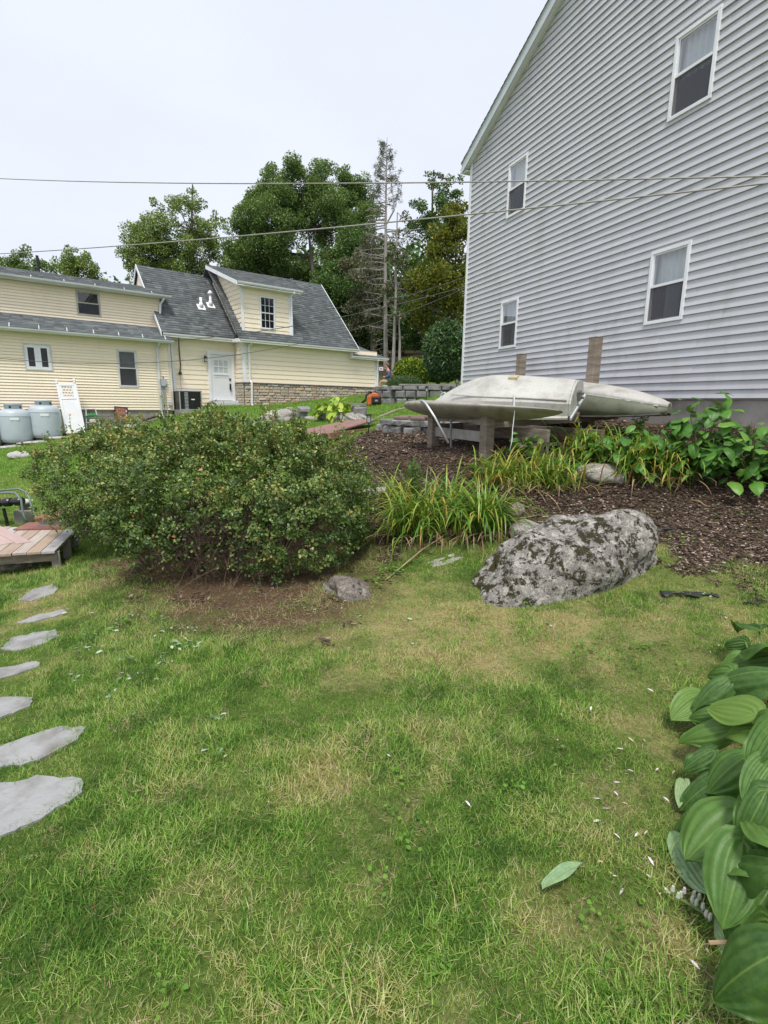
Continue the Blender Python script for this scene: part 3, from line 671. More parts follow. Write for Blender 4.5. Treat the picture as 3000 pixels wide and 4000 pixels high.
# upper storey set back above it
WC = (-5.13, -4.34, 4.60, 5.46)
w2 = wall_core(-11, -2.22, 4.3, 5.75, [WC], .502, .62).build('wall', _mats['wall_sheathing_yellow'], H2)
siding(w2, -11, -2.25, 4.42, 5.6, .1, SID_Y, [WC], .5, .03)
MB().box(-2.27, -2.2, .46, .9, 4.4, 5.6).build('corner_board', _mats['cream_trim'], H2)
hung_window(H2, *WC, .5, mat('tan_trim', (.55, .51, .43), None, 4, .5), .05, 5.04, True, None, False)
roof(H2, (-11.3, .14, 5.64), (1, 0, 0), (0, 1.9, .56), 9.45, math.hypot(1.9, .56), .05, None, 12)
MB().prism([(-11.3, 2.04, 6.14), (-1.87, 2.04, 6.14), (-1.87, 5.5, 4.3), (-11.3, 5.5, 4.3)], (0, 0, .05)).build('rear_roof', DARKROOF, H2)
MB().box(-11, -1.9, .16, .5, 5.52, 5.55).build('soffit', TRIM, H2)
MB().box(-11.2, -1.88, .14, .165, 5.52, 5.63).build('fascia', TRIM, H2)
gutter(H2, (-11.2, .14, 5.63), (-1.84, .14, 5.62))
for x in np.arange(-10.4, -2, .98): MB().bar((x, .10, 5.64), (x+.02, .28, 5.72), .025, .012).build('gutter_hanger', HOOK, H2)
pst = lpx(150, 1050, 2.0); MB().tube([(pst.x, 2.0, 5.9), (pst.x, 2.0, 6.75)], .05, 10).build('vent_pipe', BLACK, H2)
# door wall (recess between block and wing)
w3 = wall_core(-2.16, .66, 1.2, 4.2, [(-.45, .45, 1.58, 3.5)], .002, .14).build('wall', _mats['wall_sheathing_yellow'], H2)
siding(w3, -2.1, .66, 1.3, 4.15, .19, SID_Y, [(-.56, .56, 1.58, 3.63)], 0, .018)
MB().box(-2.12, -2.0, -.05, -.024, 1.35, 4.1).build('corner_board', TRIM, H2)
MB().box(-2.2, .66, .03, .12, .6, 1.3).build('foundation', CONC, H2)
MB().box(-.575, -.452, -.055, .05, 1.58, 3.52).box(.452, .575, -.055, .05, 1.58, 3.52).box(-.6, .6, -.065, .05, 3.5, 3.65).build('door_casing', TRIM, H2, bevel=.006)
DW = mat('white_door_paint', (.82, .82, .84), (.78, .78, .8), 2, .35)
zs_ = [2.72, 2.93, 2.98, 3.19]
dr_ = wall_core(-.449, .449, 1.6, 3.497, [(-.30+i*.21, -.30+i*.21+.17, za, zb) for i in range(3) for za, zb in ((2.75, 2.98), (3.03, 3.26))], -.02, .03).build('door', DW, H2)
for i in range(3):
    for za, zb in ((2.75, 2.98), (3.03, 3.26)): MB().box(-.30+i*.21, -.30+i*.21+.17, -.004, .0, za, zb).build('pane', mat('frosted_pane', (.5, .55, .55), (.62, .66, .66), 3, .15), dr_)
MB().box(-.33, -.02, -.03, -.02, 2.56, 2.58).box(.02, .33, -.03, -.02, 2.56, 2.58).box(-.33, .33, -.045, -.02, 2.66, 2.70).build('moulding', DW, dr_)
hd = MB().box(.335, .405, -.045, -.02, 2.05, 2.32).tube([(.37, -.04, 2.28), (.37, -.10, 2.24), (.37, -.10, 2.02), (.37, -.04, 1.97)], .015, 8).build('handle', BLACK, dr_)
MB().box(.335, .405, -.045, -.02, 2.44, 2.54).build('deadbolt', BLACK, dr_)
MB().box(-.62, .62, -.32, 0, 1.50, 1.575).build('threshold_step', TRIM2, H2, bevel=.008)
MB().box(-.60, .64, -.36, 0, 1.33, 1.50).build('step', mat('step_white', (.68, .67, .66), None, 3, .6), H2, bevel=.008)
MB().box(-.8, .66, -.5, .1, 1.0, 1.33).build('step_footing', CONC, H2)
rv = Vector((0, 1, 1)).normalized()
roof(H2, (-2.45, -.38, 4.17), (1, 0, 0), (0, 1, 1), 3.1, 4.17, .06, None, 13)
MB().prism([(-2.45, 2.58, 7.05), (.9, 2.58, 7.05), (.9, 5.9, 3.8), (-2.45, 5.9, 3.8)], (0, 0, .06)).build('rear_roof', DARKROOF, H2)
gutter(H2, (-2.42, -.4, 4.14), (.42, -.4, 4.14), TRIM)
MB().box(-2.4, .66, -.36, 0, 4.02, 4.05).build('soffit', TRIM, H2)
# left gable of that roof, seen above the main block
MB().prism([(-2.36, -.1, 4.2), (-2.36, 2.58, 6.95), (-2.36, 5.4, 4.1)], (.04, 0, 0)).build('gable_wall', SID_Y, H2)
a, c2 = Vector((-2.47, -.38, 4.02)), Vector((-2.47, 2.58, 6.98))
MB().prism([a, a+Vector((0, 0, .16)), c2+Vector((0, 0, .16)), c2], (.03, 0, 0)).build('rake_board', TRIM, H2)
a = Vector((-2.47, 5.6, 3.98)); MB().prism([c2, c2+Vector((0, 0, .16)), a+Vector((0, 0, .16)), a], (.03, 0, 0)).build('rake_board', TRIM, H2)
# vent pipes on that roof
for (px, py, h, cap) in ((786, 1203, .42, False), (823, 1196, .48, True)):
    o_ = lpx(px, py, -.0); 
    for _ in range(20):
        o_ = lpx(px, py, o_.z-4.55)
    vp = MB().tube([(o_.x, o_.y, o_.z-.1), (o_.x, o_.y, o_.z+h)], .055, 12).build('vent_pipe', TRIM, H2, True)
    MB().prism([(o_.x-.16, o_.y-.12, o_.z-.1), (o_.x+.16, o_.y-.12, o_.z-.1), (o_.x+.16, o_.y+.12, o_.z+.14), (o_.x-.16, o_.y+.12, o_.z+.14)], (0, -.02, .02)).build('flashing', TRIM, vp)
    MB().lathe([(.10, 0), (.08, .18), (.055, .2)], 12, (o_.x, o_.y, o_.z+.02)).build('collar', TRIM, vp, True)
    if cap: MB().lathe([(.1, 0), (.1, .07), (.02, .16)], 12, (o_.x, o_.y, o_.z+h)).build('cap', TRIM, vp, True)
# garage wing
YW = -.87
w4 = MB().box(.66, 7.73, YW+.002, YW+.14, 1.0, 4.1).build('wall', _mats['wall_sheathing_yellow'], H2)
siding(w4, .72, 7.7, 2.38, 4.05, .19, SID_Y, (), YW, .018)
w5 = MB().box(.662, .8, YW+.14, 0, 1.0, 4.1).build('wall', _mats['wall_sheathing_yellow'], H2)
def side_board(z0, z1, ya, yb, yc, yd, par, x=.66, pr=.018):
    MB().add([(x, ya, z0), (x, yb, z0), (x, yd, z1), (x, yc, z1), (x-pr-.004, ya, z0), (x-pr-.004, yb, z0), (x-.004, yd, z1), (x-.004, yc, z1)],
             [(0,1,2,3),(4,7,6,5),(0,4,5,1),(1,5,6,2),(2,6,7,3),(3,7,4,0)]).build('siding_board', SID_Y, par)
z = 2.38
while z < 4.04: side_board(z, min(z+.19, 4.05), -.01, YW+.08, -.01, YW+.08, w5); z += .19
MB().box(.62, .76, YW-.035, YW-.018, 2.38, 4.06).box(.625, .645, YW-.018, YW+.09, 2.38, 4.06).build('corner_board', TRIM, H2)
MB().box(7.60, 7.76, YW-.035, YW-.018, 2.38, 3.8).build('corner_board', TRIM, H2)
MB().box(.60, 7.76, YW-.10, YW+.02, 2.33, 2.375).box(.58, .64, YW+.02, 0, 2.33, 2.375).build('ledge', mat('bluestone_ledge', (.12, .12, .115), (.2, .2, .19), 6, .8), H2)
# stone veneer below the ledge
VST, n, b, out = new_mat('ledgestone'); oi = N(n, 'ShaderNodeObjectInfo'); v = coords(n, 'World')
c = ramp(n, oi.outputs['Random'], [(0, (0.405, 0.351, 0.297)), (.25, (0.567, 0.486, 0.392)), (.45, (0.446, 0.405, 0.365)), (.65, (0.621, 0.472, 0.324)), (.8, (0.675, 0.621, 0.540)), (.92, (0.567, 0.351, 0.203)), (1, (0.378, 0.338, 0.311))])
c = mix(n, ramp(n, noise(n, v, 18, 5), [(.45, 0.), (.8, 1.)]), c, (.3, .265, .225)); n.links.new(c, b.inputs['Base Color']); b.inputs['Roughness'].default_value = .9; bump(n, b, noise(n, v, 35, 5), .5, .01)
sv = MB().box(.66, 7.72, YW-.03, YW+.0, .9, 2.33).box(.63, .66, YW, 0, .9, 2.33).build('stone_veneer', mat('veneer_mortar', (.20, .17, .14), None, 8, .95), H2)
def stone_unit(seed):
    r = random.Random(seed); j = lambda s: (r.random()-.5)*s
    B = [(-.5+j(.06), 0, -.5+j(.14)), (.5+j(.06), 0, -.5+j(.14)), (.5+j(.06), 0, .5+j(.14)), (-.5+j(.06), 0, .5+j(.14))]
    Fm = [(x*(.93), -.7+j(.2), z*.88) for x, _, z in B]; Ff = [(x*.75+j(.08), -1+j(.2), z*.6) for x, _, z in B]
    return MB().add(B+Fm+Ff, [(0,1,5,4),(1,2,6,5),(2,3,7,6),(3,0,4,7),(4,5,9,8),(5,6,10,9),(6,7,11,10),(7,4,8,11),(8,9,10,11)]).mesh('stone')
SU = [stone_unit(i) for i in range(10)]; [s.materials.append(VST) for s in SU]
rs = random.Random(4); z = 2.325; ns = 0
while z > 1.25:
    h = rs.uniform(.075, .15); x = .64
    while x < 7.7:
        w = rs.uniform(.16, .42); w = min(w, 7.72-x+.01)
        p = LW(x+w/2, YW, 0); gz_ = g1(p.x, p.y)
        if z > gz_-.02 and w > .05:
            hh = h*(1 if rs.random() < .8 else .55)
            o = link('stone', SU[ns % 10], VST, sv); o.location = (x+w/2, YW-.03, z-h/2); o.scale = (w-.008, rs.uniform(.03, .06), h-.008); ns += 1
        x += w
    y = YW+.05
    while y < -.1:
        w = rs.uniform(.18, .34); o = link('stone', SU[ns % 10], VST, sv); o.location = (.63, y+w/2, z-h/2); o.rotation_euler = (0, 0, -math.pi/2); o.scale = (w-.008, .04, h-.008); ns += 1; y += w
    z -= h
# wing roof, dormer
roof(H2, (.36, -1.22, 4.11), (1, 0, 0), (0, 3.37, 3.4), 5.98, math.hypot(3.37, 3.4), .06, lambda u_, v_: not (.3 < u_ < 2.62 and v_ > .52), 14)
MB().prism([(.36, 2.13, 7.42), (6.34, 2.13, 7.42), (6.34, 5.6, 4), (.36, 5.6, 4)], (0, 0, .06)).build('rear_roof', DARKROOF, H2)
MB().prism([(6.2, YW, 4.05), (6.2, 2.13, 7.35), (6.2, 5.1, 4.05)], (.05, 0, 0)).build('gable_wall', SID_Y, H2)
gutter(H2, (.36, -1.24, 4.08), (6.36, -1.24, 4.09), TRIM)
MB().box(.36, 6.36, -1.2, YW, 3.97, 4.0).build('soffit', TRIM, H2)
MB().box(.36, .4, -1.2, -.3, 4.0, 4.12).build('fascia_return', TRIM, H2)
a, c2 = Vector((6.34, -1.22, 3.98)), Vector((6.34, 2.13, 7.36))
MB().prism([a, a+Vector((0, 0, .16)), c2+Vector((0, 0, .16)), c2], (.03, 0, 0)).build('rake_board', TRIM, H2)
YD = -.85; WD = (1.46, 2.16, 4.61, 5.93)
w6 = wall_core(.67, 2.9, 4.3, 6.28, [WD], YD+.002, YD+.12).build('wall', _mats['wall_sheathing_yellow'], H2)
siding(w6, .74, 2.86, 4.42, 6.2, .19, SID_Y, [WD], YD, .018)
MB().box(.63, .75, YD-.034, YD-.018, 4.4, 6.2).build('corner_board', TRIM, H2); MB().box(2.82, 2.93, YD-.034, YD-.018, 4.4, 6.2).build('corner_board', TRIM, H2)
MB().box(.62, 2.94, YD-.06, YD, 4.38, 4.42).build('base_trim', TRIM, H2)
# dormer cheek facing left: boards run back to where the door roof cuts them off
w7 = MB().prism([(.672, YD+.12, 4.3), (.672, YD+.12, 6.25), (.672, 2.05, 7.2), (.672, 2.3, 7.0)], (.1, 0, 0)).build('wall', _mats['wall_sheathing_yellow'], H2)
z = 4.42
while z < 7.2:
    z1 = z+.19
    def ends(zz):
        lo = max(YD+.02, -1e9 if zz < 6.2 else YD+(zz-6.25)/(.95)*(2.9)); hi = min(zz-4.45, 2.2); return lo, hi
    l0, h0 = ends(z); l1, h1 = ends(z1)
    if h0-l0 > .03: side_board(z, z1, h0, l0, max(h1, l1+.01), l1, w7, .67)
    z = z1
sl = (7.46-6.3)/(2.15+1.18)
roof(H2, (.36, -1.18, 6.32), (1, 0, 0), (0, 1, sl), 2.95, 3.33*math.hypot(1, sl), .06, None, 15)
a, c2 = Vector((.35, -1.18, 6.16)), Vector((.35, 2.15, 7.32))
MB().prism([a, a+Vector((0, 0, .16)), c2+Vector((0, 0, .16)), c2], (.03, 0, 0)).build('rake_board', TRIM, H2)
MB().prism([a+Vector((.03, 0, 0)), a+Vector((.03, 0, .02)), c2+Vector((.03, 0, .02)), c2+Vector((.03, 0, 0))], (.3, 0, 0)).build('rake_soffit', TRIM, H2)
gutter(H2, (.36, -1.2, 6.30), (3.32, -1.2, 6.31), TRIM); MB().box(.4, 3.3, -1.16, YD, 6.18, 6.2).build('soffit', TRIM, H2)
# dark dormer window with white bars
dw = frame_mb(*WD, .06, YD-.05, YD+.05).build('window', TRIM, H2, bevel=.004)
PANE_D = mat('dark_pane', (.008, .008, .01), (.012, .012, .014), 2, .08)
x0, x1, z0, z1 = WD[0]+.06, WD[1]-.06, WD[2]+.06, WD[3]-.06; zm = (z0+z1)/2
for i in range(3):
    for j in range(4):
        xa, xb = x0+(x1-x0)*i/3, x0+(x1-x0)*(i+1)/3; za, zb = z0+(z1-z0)*j/4, z0+(z1-z0)*(j+1)/4
        MB().box(xa+.008, xb-.008, YD+.0, YD+.006, za+.008, zb-.008).build('pane', PANE_D, dw)
MB().box(x0, x1, YD-.03, YD+.03, zm-.022, zm+.022).build('meeting_rail', TRIM, dw)
for i in (1, 2): MB().box(x0+(x1-x0)*i/3-.008, x0+(x1-x0)*i/3+.008, YD-.012, YD+.006, z0, z1).build('glazing_bar', TRIM, dw)
for j in (1, 3): MB().box(x0, x1, YD-.010, YD+.004, z0+(z1-z0)*j/4-.008, z0+(z1-z0)*j/4+.008).build('glazing_bar', TRIM, dw)
# low roof over the end of the wing
roof(H2, (6.05, -1.12, 3.80), (1, 0, 0), (0, 1, .304), 2.15, 4.2, .06, None, 16)
gutter(H2, (6.02, -1.14, 3.78), (8.22, -1.14, 3.79), TRIM); MB().box(6.05, 8.2, -1.1, YW, 3.67, 3.69).build('soffit', TRIM, H2)
MB().box(6.04, 6.08, -1.12, YW, 3.69, 3.95).build('fascia_return', TRIM, H2)
MB().box(7.6, 7.73, YW, 3, 1.6, 3.75).build('end_wall', SID_Y, H2)
# downspouts
downspout(H2, [(-2.12, .12, 5.5), (-2.2, .40, 5.3), (-2.24, .44, 4.75), (-2.36, .3, 4.62), (-2.36, .16, 4.33)], TRIM)
downspout(H2, [(-2.62, -.66, 3.74), (-2.66, -.40, 3.58), (-2.66, -.37, 1.1), (-2.66, -.42, 1.0), (-2.64, -.60, .84)], GUT)
downspout(H2, [(-2.02, -.08, 4.0), (-1.99, -.07, 1.5), (-1.8, -.1, 1.4)], TRIM)
downspout(H2, [(.96, -1.2, 4.0), (.88, YW-.07, 3.85), (.88, YW-.07, 2.45), (.92, YW-.14, 2.36), (.90, YW-.13, 1.45), (.9, YW-.22, 1.38)], TRIM)
downspout(H2, [(2.97, -1.16, 6.2), (2.93, YD-.06, 6.08), (2.96, YD-.06, 4.45)], TRIM)
downspout(H2, [(7.66, -1.1, 3.7), (7.72, YW-.07, 3.55), (7.72, YW-.07, 2.4), (7.74, YW-.14, 2.3), (7.74, YW-.14, 2.05)], TRIM)
# meter box, conduit and service cable
mbx = MB().box(-2.60, -2.38, -.42, -.32, 2.11, 2.41).build('meter_box', mat('meter_grey', (.45, .5, .52), (.36, .4, .42), 5, .45), H2, bevel=.01)
MB().box(-2.44, -2.39, -.428, -.42, 2.12, 2.18).build('sticker', mat('blue_sticker', (.05, .22, .4), None, 5, .4), mbx)
MB().lathe([(.03, 0), (.03, .05), (.015, .07)], 10, (-2.5, -.37, 2.41)).build('beacon', mat('red_plastic', (.4, .02, .02), None, 5, .4), mbx)
MB().tube([(-2.53, -.36, 2.1), (-2.53, -.36, 1.0)], .018, 8).tube([(-2.47, -.36, 2.1), (-2.45, -.36, 1.3), (-2.4, -.4, .9)], .022, 8).build('conduit', mat('conduit_grey', (.4, .42, .43), None, 6, .4), H2)
MB().box(-2.36, -2.24, -.4, -.33, 1.37, 1.53).build('outlet_box', mat('outlet_grey', (.6, .62, .64), None, 5, .5), H2)
MB().tube([(-1.75, -.2, 4.02), (-1.72, -.06, 3.6), (-1.70, -.06, 3.0), (-1.74, -.06, 2.72)], .022, 8).lathe([(.01, 0), (.07, .04), (.07, .1), (.02, .16)], 12, (-1.74, -.08, 2.58)).build('service_drop', mat('cable_brown', (.05, .035, .03), None, 8, .5), H2)
MB().tube([(-1.74, -.05, 2.6), (-1.72, -.045, 1.3)], .006, 6).build('rusty_wire', mat('rust_orange', (.55, .33, .1), None, 8, .7), H2)
# ------------------------------------------------------------------ foliage
def unit(v): return v/np.maximum(np.linalg.norm(v, axis=-1, keepdims=True), 1e-9)
def rdir(n, r): return unit(r.normal(size=(n, 3)))
def leaves_np(P, D, S, r, asp=.6, oval=False, tint=None, droop=.15, up=None):
    """one folded leaf per point: P base, D direction, S length"""
    n = len(P); D = unit(D); Hh = unit(np.cross(D, rdir(n, r))) if up is None else unit(np.cross(D, unit(up+.5*rdir(n, r)))); Nn = np.cross(Hh, D); S = np.asarray(S)[:, None]; T = np.repeat(r.random(n) if tint is None else tint, 6 if oval else 4)
    w = asp*S*.5; f = .18*S
    if oval:
        V = np.stack([P, P+D*S*.3+Hh*w+Nn*f*.6, P+D*S*.7+Hh*w*.85+Nn*f*.4, P+D*S-Nn*S*droop, P+D*S*.7-Hh*w*.85+Nn*f*.4, P+D*S*.3-Hh*w+Nn*f*.6], 1).reshape(-1, 3)
        k = np.arange(n)[:, None]*6; F = np.concatenate([k+np.array([0, 1, 2, 3]), k+np.array([0, 3, 4, 5])], 0)
    else:
        V = np.stack([P, P+D*S*.45+Hh*w+Nn*f, P+D*S-Nn*S*droop, P+D*S*.45-Hh*w+Nn*f], 1).reshape(-1, 3); k = np.arange(n)[:, None]*4; F = k+np.array([0, 1, 2, 3])
    return V, F, T
def leaf_obj(name, P, D, S, m, parent, r, **kw):
    V, F, T = leaves_np(P, D, S, r, **kw); me = np_mesh(name, V, F, dict(tint=T)); o = link(name, me, m, parent); o['kind'] = 'stuff'; return o
def tpx(x, y, Y): return np.array(atY(x, y, Y))

BARK = mat('bark_grey', (.15, .13, .115), (.07, .06, .05), 3, .95, 'World', (3, 3, .6), .8, 14, .03)
BARKL = mat('bark_pale', (.38, .36, .32), (.24, .22, .19), 3, .95, 'World', (3, 3, .6), .6, 14, .03)
TWIG = mat('twig_brown', (.14, .095, .07), (.09, .06, .045), 9, .9)
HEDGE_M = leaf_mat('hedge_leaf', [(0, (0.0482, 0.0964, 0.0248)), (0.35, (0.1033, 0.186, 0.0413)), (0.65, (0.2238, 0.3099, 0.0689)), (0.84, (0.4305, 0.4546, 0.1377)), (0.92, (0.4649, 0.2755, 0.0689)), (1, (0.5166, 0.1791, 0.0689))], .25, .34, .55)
OAK_M = leaf_mat('oak_leaf', [(0, (0.065, 0.1301, 0.0391)), (0.5, (0.1409, 0.2492, 0.065)), (0.85, (0.26, 0.39, 0.1193)), (1, (0.3683, 0.4767, 0.1733))], .3, .5, .3)
PALE_M = leaf_mat('pale_leaf', [(0, (0.0961, 0.1601, 0.047)), (0.5, (0.2136, 0.3202, 0.0854)), (0.85, (0.3843, 0.4909, 0.1601)), (1, (0.5123, 0.5337, 0.1708))], .3, .5, .3)
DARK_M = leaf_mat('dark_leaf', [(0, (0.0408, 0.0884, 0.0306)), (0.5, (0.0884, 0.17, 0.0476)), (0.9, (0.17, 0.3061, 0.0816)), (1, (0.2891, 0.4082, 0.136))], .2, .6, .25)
OLIVE_M = leaf_mat('olive_leaf', [(0, (0.0546, 0.0854, 0.0155)), (0.5, (0.1298, 0.1631, 0.0248)), (0.85, (0.2596, 0.2639, 0.0342)), (1, (0.4098, 0.3105, 0.0466))], .3, .5, .3)
CON_M = leaf_mat('conifer_needle', [(0, (0.0508, 0.0762, 0.0407)), (0.5, (0.1271, 0.1525, 0.0762)), (0.85, (0.2287, 0.216, 0.1271)), (1, (0.3812, 0.305, 0.2033))], .15, .6, .2)
BUSHY_M = leaf_mat('golden_shrub_leaf', [(0, (.05, .13, .02)), (.5, (.13, .26, .03)), (.8, (.26, .38, .04)), (1, (.6, .52, .05))], .25, .5, .3)
RHODO_M = leaf_mat('rhododendron_leaf', [(0, (0.028, 0.07, 0.0252)), (0.5, (0.063, 0.14, 0.042)), (0.9, (0.126, 0.238, 0.07)), (1, (0.196, 0.294, 0.112))], .12, .35, .5)
JUN_M = leaf_mat('juniper_needle', [(0, (0.028, 0.063, 0.0252)), (0.6, (0.07, 0.133, 0.042)), (1, (0.14, 0.224, 0.07))], .1, .6, .2)

# clipped hedge in the middle of the lawn
r = np.random.default_rng(77)
HED = [((-1.68, 5.25, .62), (.95, .92, .62)), ((-.86, 5.08, .54), (.60, .74, .60)), ((-3.35, 6.55, .55), (.88, .8, .55)), ((-2.6, 6.2, .42), (.6, .7, .42)), ((-1.75, 6.0, .58), (.85, .7, .55)), ((-1.9, 5.0, .45), (.7, .6, .48)), ((-1.15, 4.92, .44), (.72, .58, .52))]
def sup(p, c, q): return (np.abs((p-np.array(c))/np.array(q))**2.6).sum(-1)
def hedge_pts(n, depth, r):
    A, Bn = [], []
    area = [q[0]*q[1]+q[0]*q[2]+q[1]*q[2] for _, q in HED]; tot = sum(area)
    for i, (c, q) in enumerate(HED):
        k = int(n*area[i]/tot*1.6); d = rdir(k, r); t = (np.abs(d)**2.6/np.array(q)**2.6).sum(-1)**(-1/2.6); sh = 1-np.minimum(r.exponential(depth, k), .75)
        bumpy = 1+.30*(fbm(d[:, 0]*4+i*7+3, d[:, 2]*4+d[:, 1]*3, 60+i)-.5)
        p = np.array(c)+d*(t*sh*bumpy)[:, None]
        inside = np.zeros(k, bool)
        for j, (c2, q2) in enumerate(HED):
            if j != i: inside |= sup(p, c2, q2) < .80
        nrm = unit(np.sign(d)*np.abs(d)**1.6/np.array(q)**2.6); ok = ~inside & (p[:, 2] > gz(p[:, 0], p[:, 1])+.06)
        A.append(p[ok]); Bn.append(nrm[ok])
    return c_(A), c_(Bn)
Cc, Cn = hedge_pts(3500, .03, r); nl = 44
out_ = (.19*r.random(len(Cc))**2.2+.02*r.normal(size=len(Cc)))[:, None]; Cc = Cc+Cn*out_+np.array([0, 0, .5])*out_*(Cn[:, 2:3] > -.2)
sz = (.04+.05*r.random(len(Cc)))
P = np.repeat(Cc, nl, 0)+rdir(len(Cc)*nl, r)*(r.random(len(Cc)*nl)**.5*np.repeat(sz, nl))[:, None]*np.array([1, 1, .8])-np.repeat(Cn, nl, 0)*(r.random(len(Cc)*nl)*.05)[:, None]; Nm = np.repeat(Cn, nl, 0)
ctint = np.repeat(r.normal(0, .13, len(Cc)), nl)
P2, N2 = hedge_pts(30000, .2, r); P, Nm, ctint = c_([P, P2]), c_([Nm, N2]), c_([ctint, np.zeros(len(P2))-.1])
def px_of(P):
    q = P-CAM; z = q @ cF; return 1500+FOC*(q @ cR)/z, 2000-FOC*(q @ cU)/z
u_, v_ = px_of(P); hole = (((u_-810)/190)**2+((v_-2150)/150)**2 < 1+.45*r.normal(size=len(P))) & (P[:, 1] < 5.3)
low = (((v_ > 2230) & (r.random(len(P)) < .75) & (P[:, 1] < 5.0)) | ((v_ > 2050+(u_-250)*.27+25*r.normal(size=len(P))) & (u_ < 1000) & (r.random(len(P)) < .92)))
gap = fbm(P[:, 0]*4, P[:, 2]*4+P[:, 1]*3, 63, 3) < .33
k = ~(hole & (r.random(len(P)) < .95)) & ~low & ~(gap & (r.random(len(P)) < .6)) & (P[:, 2] > gz(P[:, 0], P[:, 1])+.05); P, Nm, ctint = P[k], Nm[k], ctint[k]
hedge = empty('hedge_shrub', (-1.6, 5.4, g1(-1.6, 5.4)), 0, 'broad dense green hedge shrub with bare twigs at its base', 'shrub')
hedge_off = np.array(hedge.location)
D = unit(Nm*.5+rdir(len(P), r)*.8+np.array([0, 0, .05]))
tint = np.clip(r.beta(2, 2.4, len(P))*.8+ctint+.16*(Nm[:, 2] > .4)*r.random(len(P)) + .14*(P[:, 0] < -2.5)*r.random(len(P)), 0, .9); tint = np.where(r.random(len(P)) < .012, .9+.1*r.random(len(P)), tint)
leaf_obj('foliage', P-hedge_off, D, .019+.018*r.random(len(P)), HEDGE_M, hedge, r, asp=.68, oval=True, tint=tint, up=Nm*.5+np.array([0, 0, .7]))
mb = MB(); rr = random.Random(8)
for s_ in range(26):
    b0 = Vector((-1.5+rr.uniform(-.9, .7), 5.2+rr.gauss(0, .25), 0)); b0.z = g1(b0.x, b0.y)-.03
    for k in range(5):
        tip = b0+Vector((rr.gauss(0, .22), rr.gauss(-.1, .25), rr.uniform(.35, .8))); midp = b0.lerp(tip, .5)+Vector((rr.gauss(0, .07), rr.gauss(0, .07), .08))
        mb.tube([b0-Vector(hedge_off), midp-Vector(hedge_off), tip-Vector(hedge_off)], [.012, .008, .003], 5)
for k in range(130):       # bare twigs in the hollow at the front
    p0 = Vector((rr.uniform(-1.75, -1.15), rr.uniform(4.45, 4.9), rr.uniform(.12, .55))); d = Vector((rr.gauss(0, .16), rr.gauss(-.12, .1), rr.gauss(-.05, .16)))
    mb.tube([p0-Vector(hedge_off), p0+d*.5+Vector((0, 0, rr.gauss(0, .03)))-Vector(hedge_off), p0+d-Vector((0, 0, .05))-Vector(hedge_off)], [.004, .003, .0015], 4)
mb.build('branches', TWIG, hedge)['kind'] = 'stuff'
# upright new shoots on its top
k = Nm[:, 2] > .75; Q = P[k]; Q = Q[r.choice(len(Q), 300, False)]; mb = MB(); LP_, LD_ = [], []
for q in Q:
    h = .05+.2*r.random()**2; tip = q+np.array([r.normal(0, .025), r.normal(0, .025), h]); mb.tube([q-hedge_off-np.array([0, 0, .08]), tip-hedge_off], [.0028, .0016], 4, False)
    for f in np.arange(.1, 1.05, .16): LP_.append(q+(tip-q)*f); LD_.append(rdir(1, r)[0]+np.array([0, 0, .7]))
mb.build('shoots', mat('shoot_red', (.2, .10, .05), None, 9, .8), hedge)['kind'] = 'stuff'
LP_ = np.array(LP_); leaf_obj('shoot_leaves', LP_-hedge_off, np.array(LD_), .02+.02*r.random(len(LP_)), HEDGE_M, hedge, r, asp=.6, oval=True, tint=np.where(r.random(len(LP_)) < .08, .88+.12*r.random(len(LP_)), .35+.5*r.random(len(LP_))))

# trees: a trunk with limbs reaching into clumps of foliage
def tree(name, label, Y, trunk, blobs, m, bark=BARK, ls=.22, dens=1., seed=0, r0=.22, depth=.8, group='trees behind the houses', sub=7, limbs=True):
    """trunk: pixel points from the ground up; blobs: (x, y, r) in pixels, each a clump at its own depth"""
    r = np.random.default_rng(seed); k = Y/FOC
    T = [tpx(x, y, Y) for x, y in trunk]; base = T[0].copy(); base[2] = g1(base[0], base[1])-.3; T[0] = base
    root = empty(name, tuple(base), 0, label, 'tree', group); off = base
    P, D, S = [], [], []; mb = MB(); n = len(T)
    mb.tube([Vector(t-off) for t in T], [r0*(1-.8*i/(n-1)) for i in range(n)], 9)
    zt = np.array([t[2] for t in T])
    for (x, y, rp) in blobs:
        Rr_ = rp*k; c = tpx(x, y, Y)+np.array([0, r.normal(0, 1)*depth*min(2.2, 20*k*2), 0])
        if limbs:
            j = np.argmin(np.abs(zt-(c[2]-.25*np.linalg.norm(c[:2]-T[-1][:2])-.6*Rr_))); a = T[int(np.clip(j, min(1, n-2), n-1))]
            md = (a+c)/2+np.array([r.normal(0, .1), r.normal(0, .1), -.15*np.linalg.norm(c-a)]); d_ = np.linalg.norm(c-a)
            mb.tube([Vector(a-off), Vector(md-off), Vector(c-off)], [max(.03, .02*d_), max(.022, .013*d_), .01], 6)
        ns = max(3, int(sub*(rp/45)**1.2))
        for _ in range(ns):
            sc = c+rdir(1, r)[0]*Rr_*1.08*r.random()**.6*np.array([1, 1, .85]); sr = Rr_*(.38+.3*r.random()); nl = int(dens*17*(sr/ls)**1.7)+6
            q = rdir(nl, r)*(r.random(nl)**.4)[:, None]*sr*np.array([1, 1, .75]); P.append(sc+q); D.append(unit(q+1e-3)+rdir(nl, r)*.7); S.append(ls*(.6+.8*r.random(nl)))
            if limbs and r.random() < .6: mb.tube([Vector(c-off), Vector(sc-off)], [.012, .006], 4, False)
    mb.build('trunk', bark, root); P, D, S = c_(P), c_(D), c_(S)
    leaf_obj('crown', P-off, D, S, m, root, r, asp=.72); return root
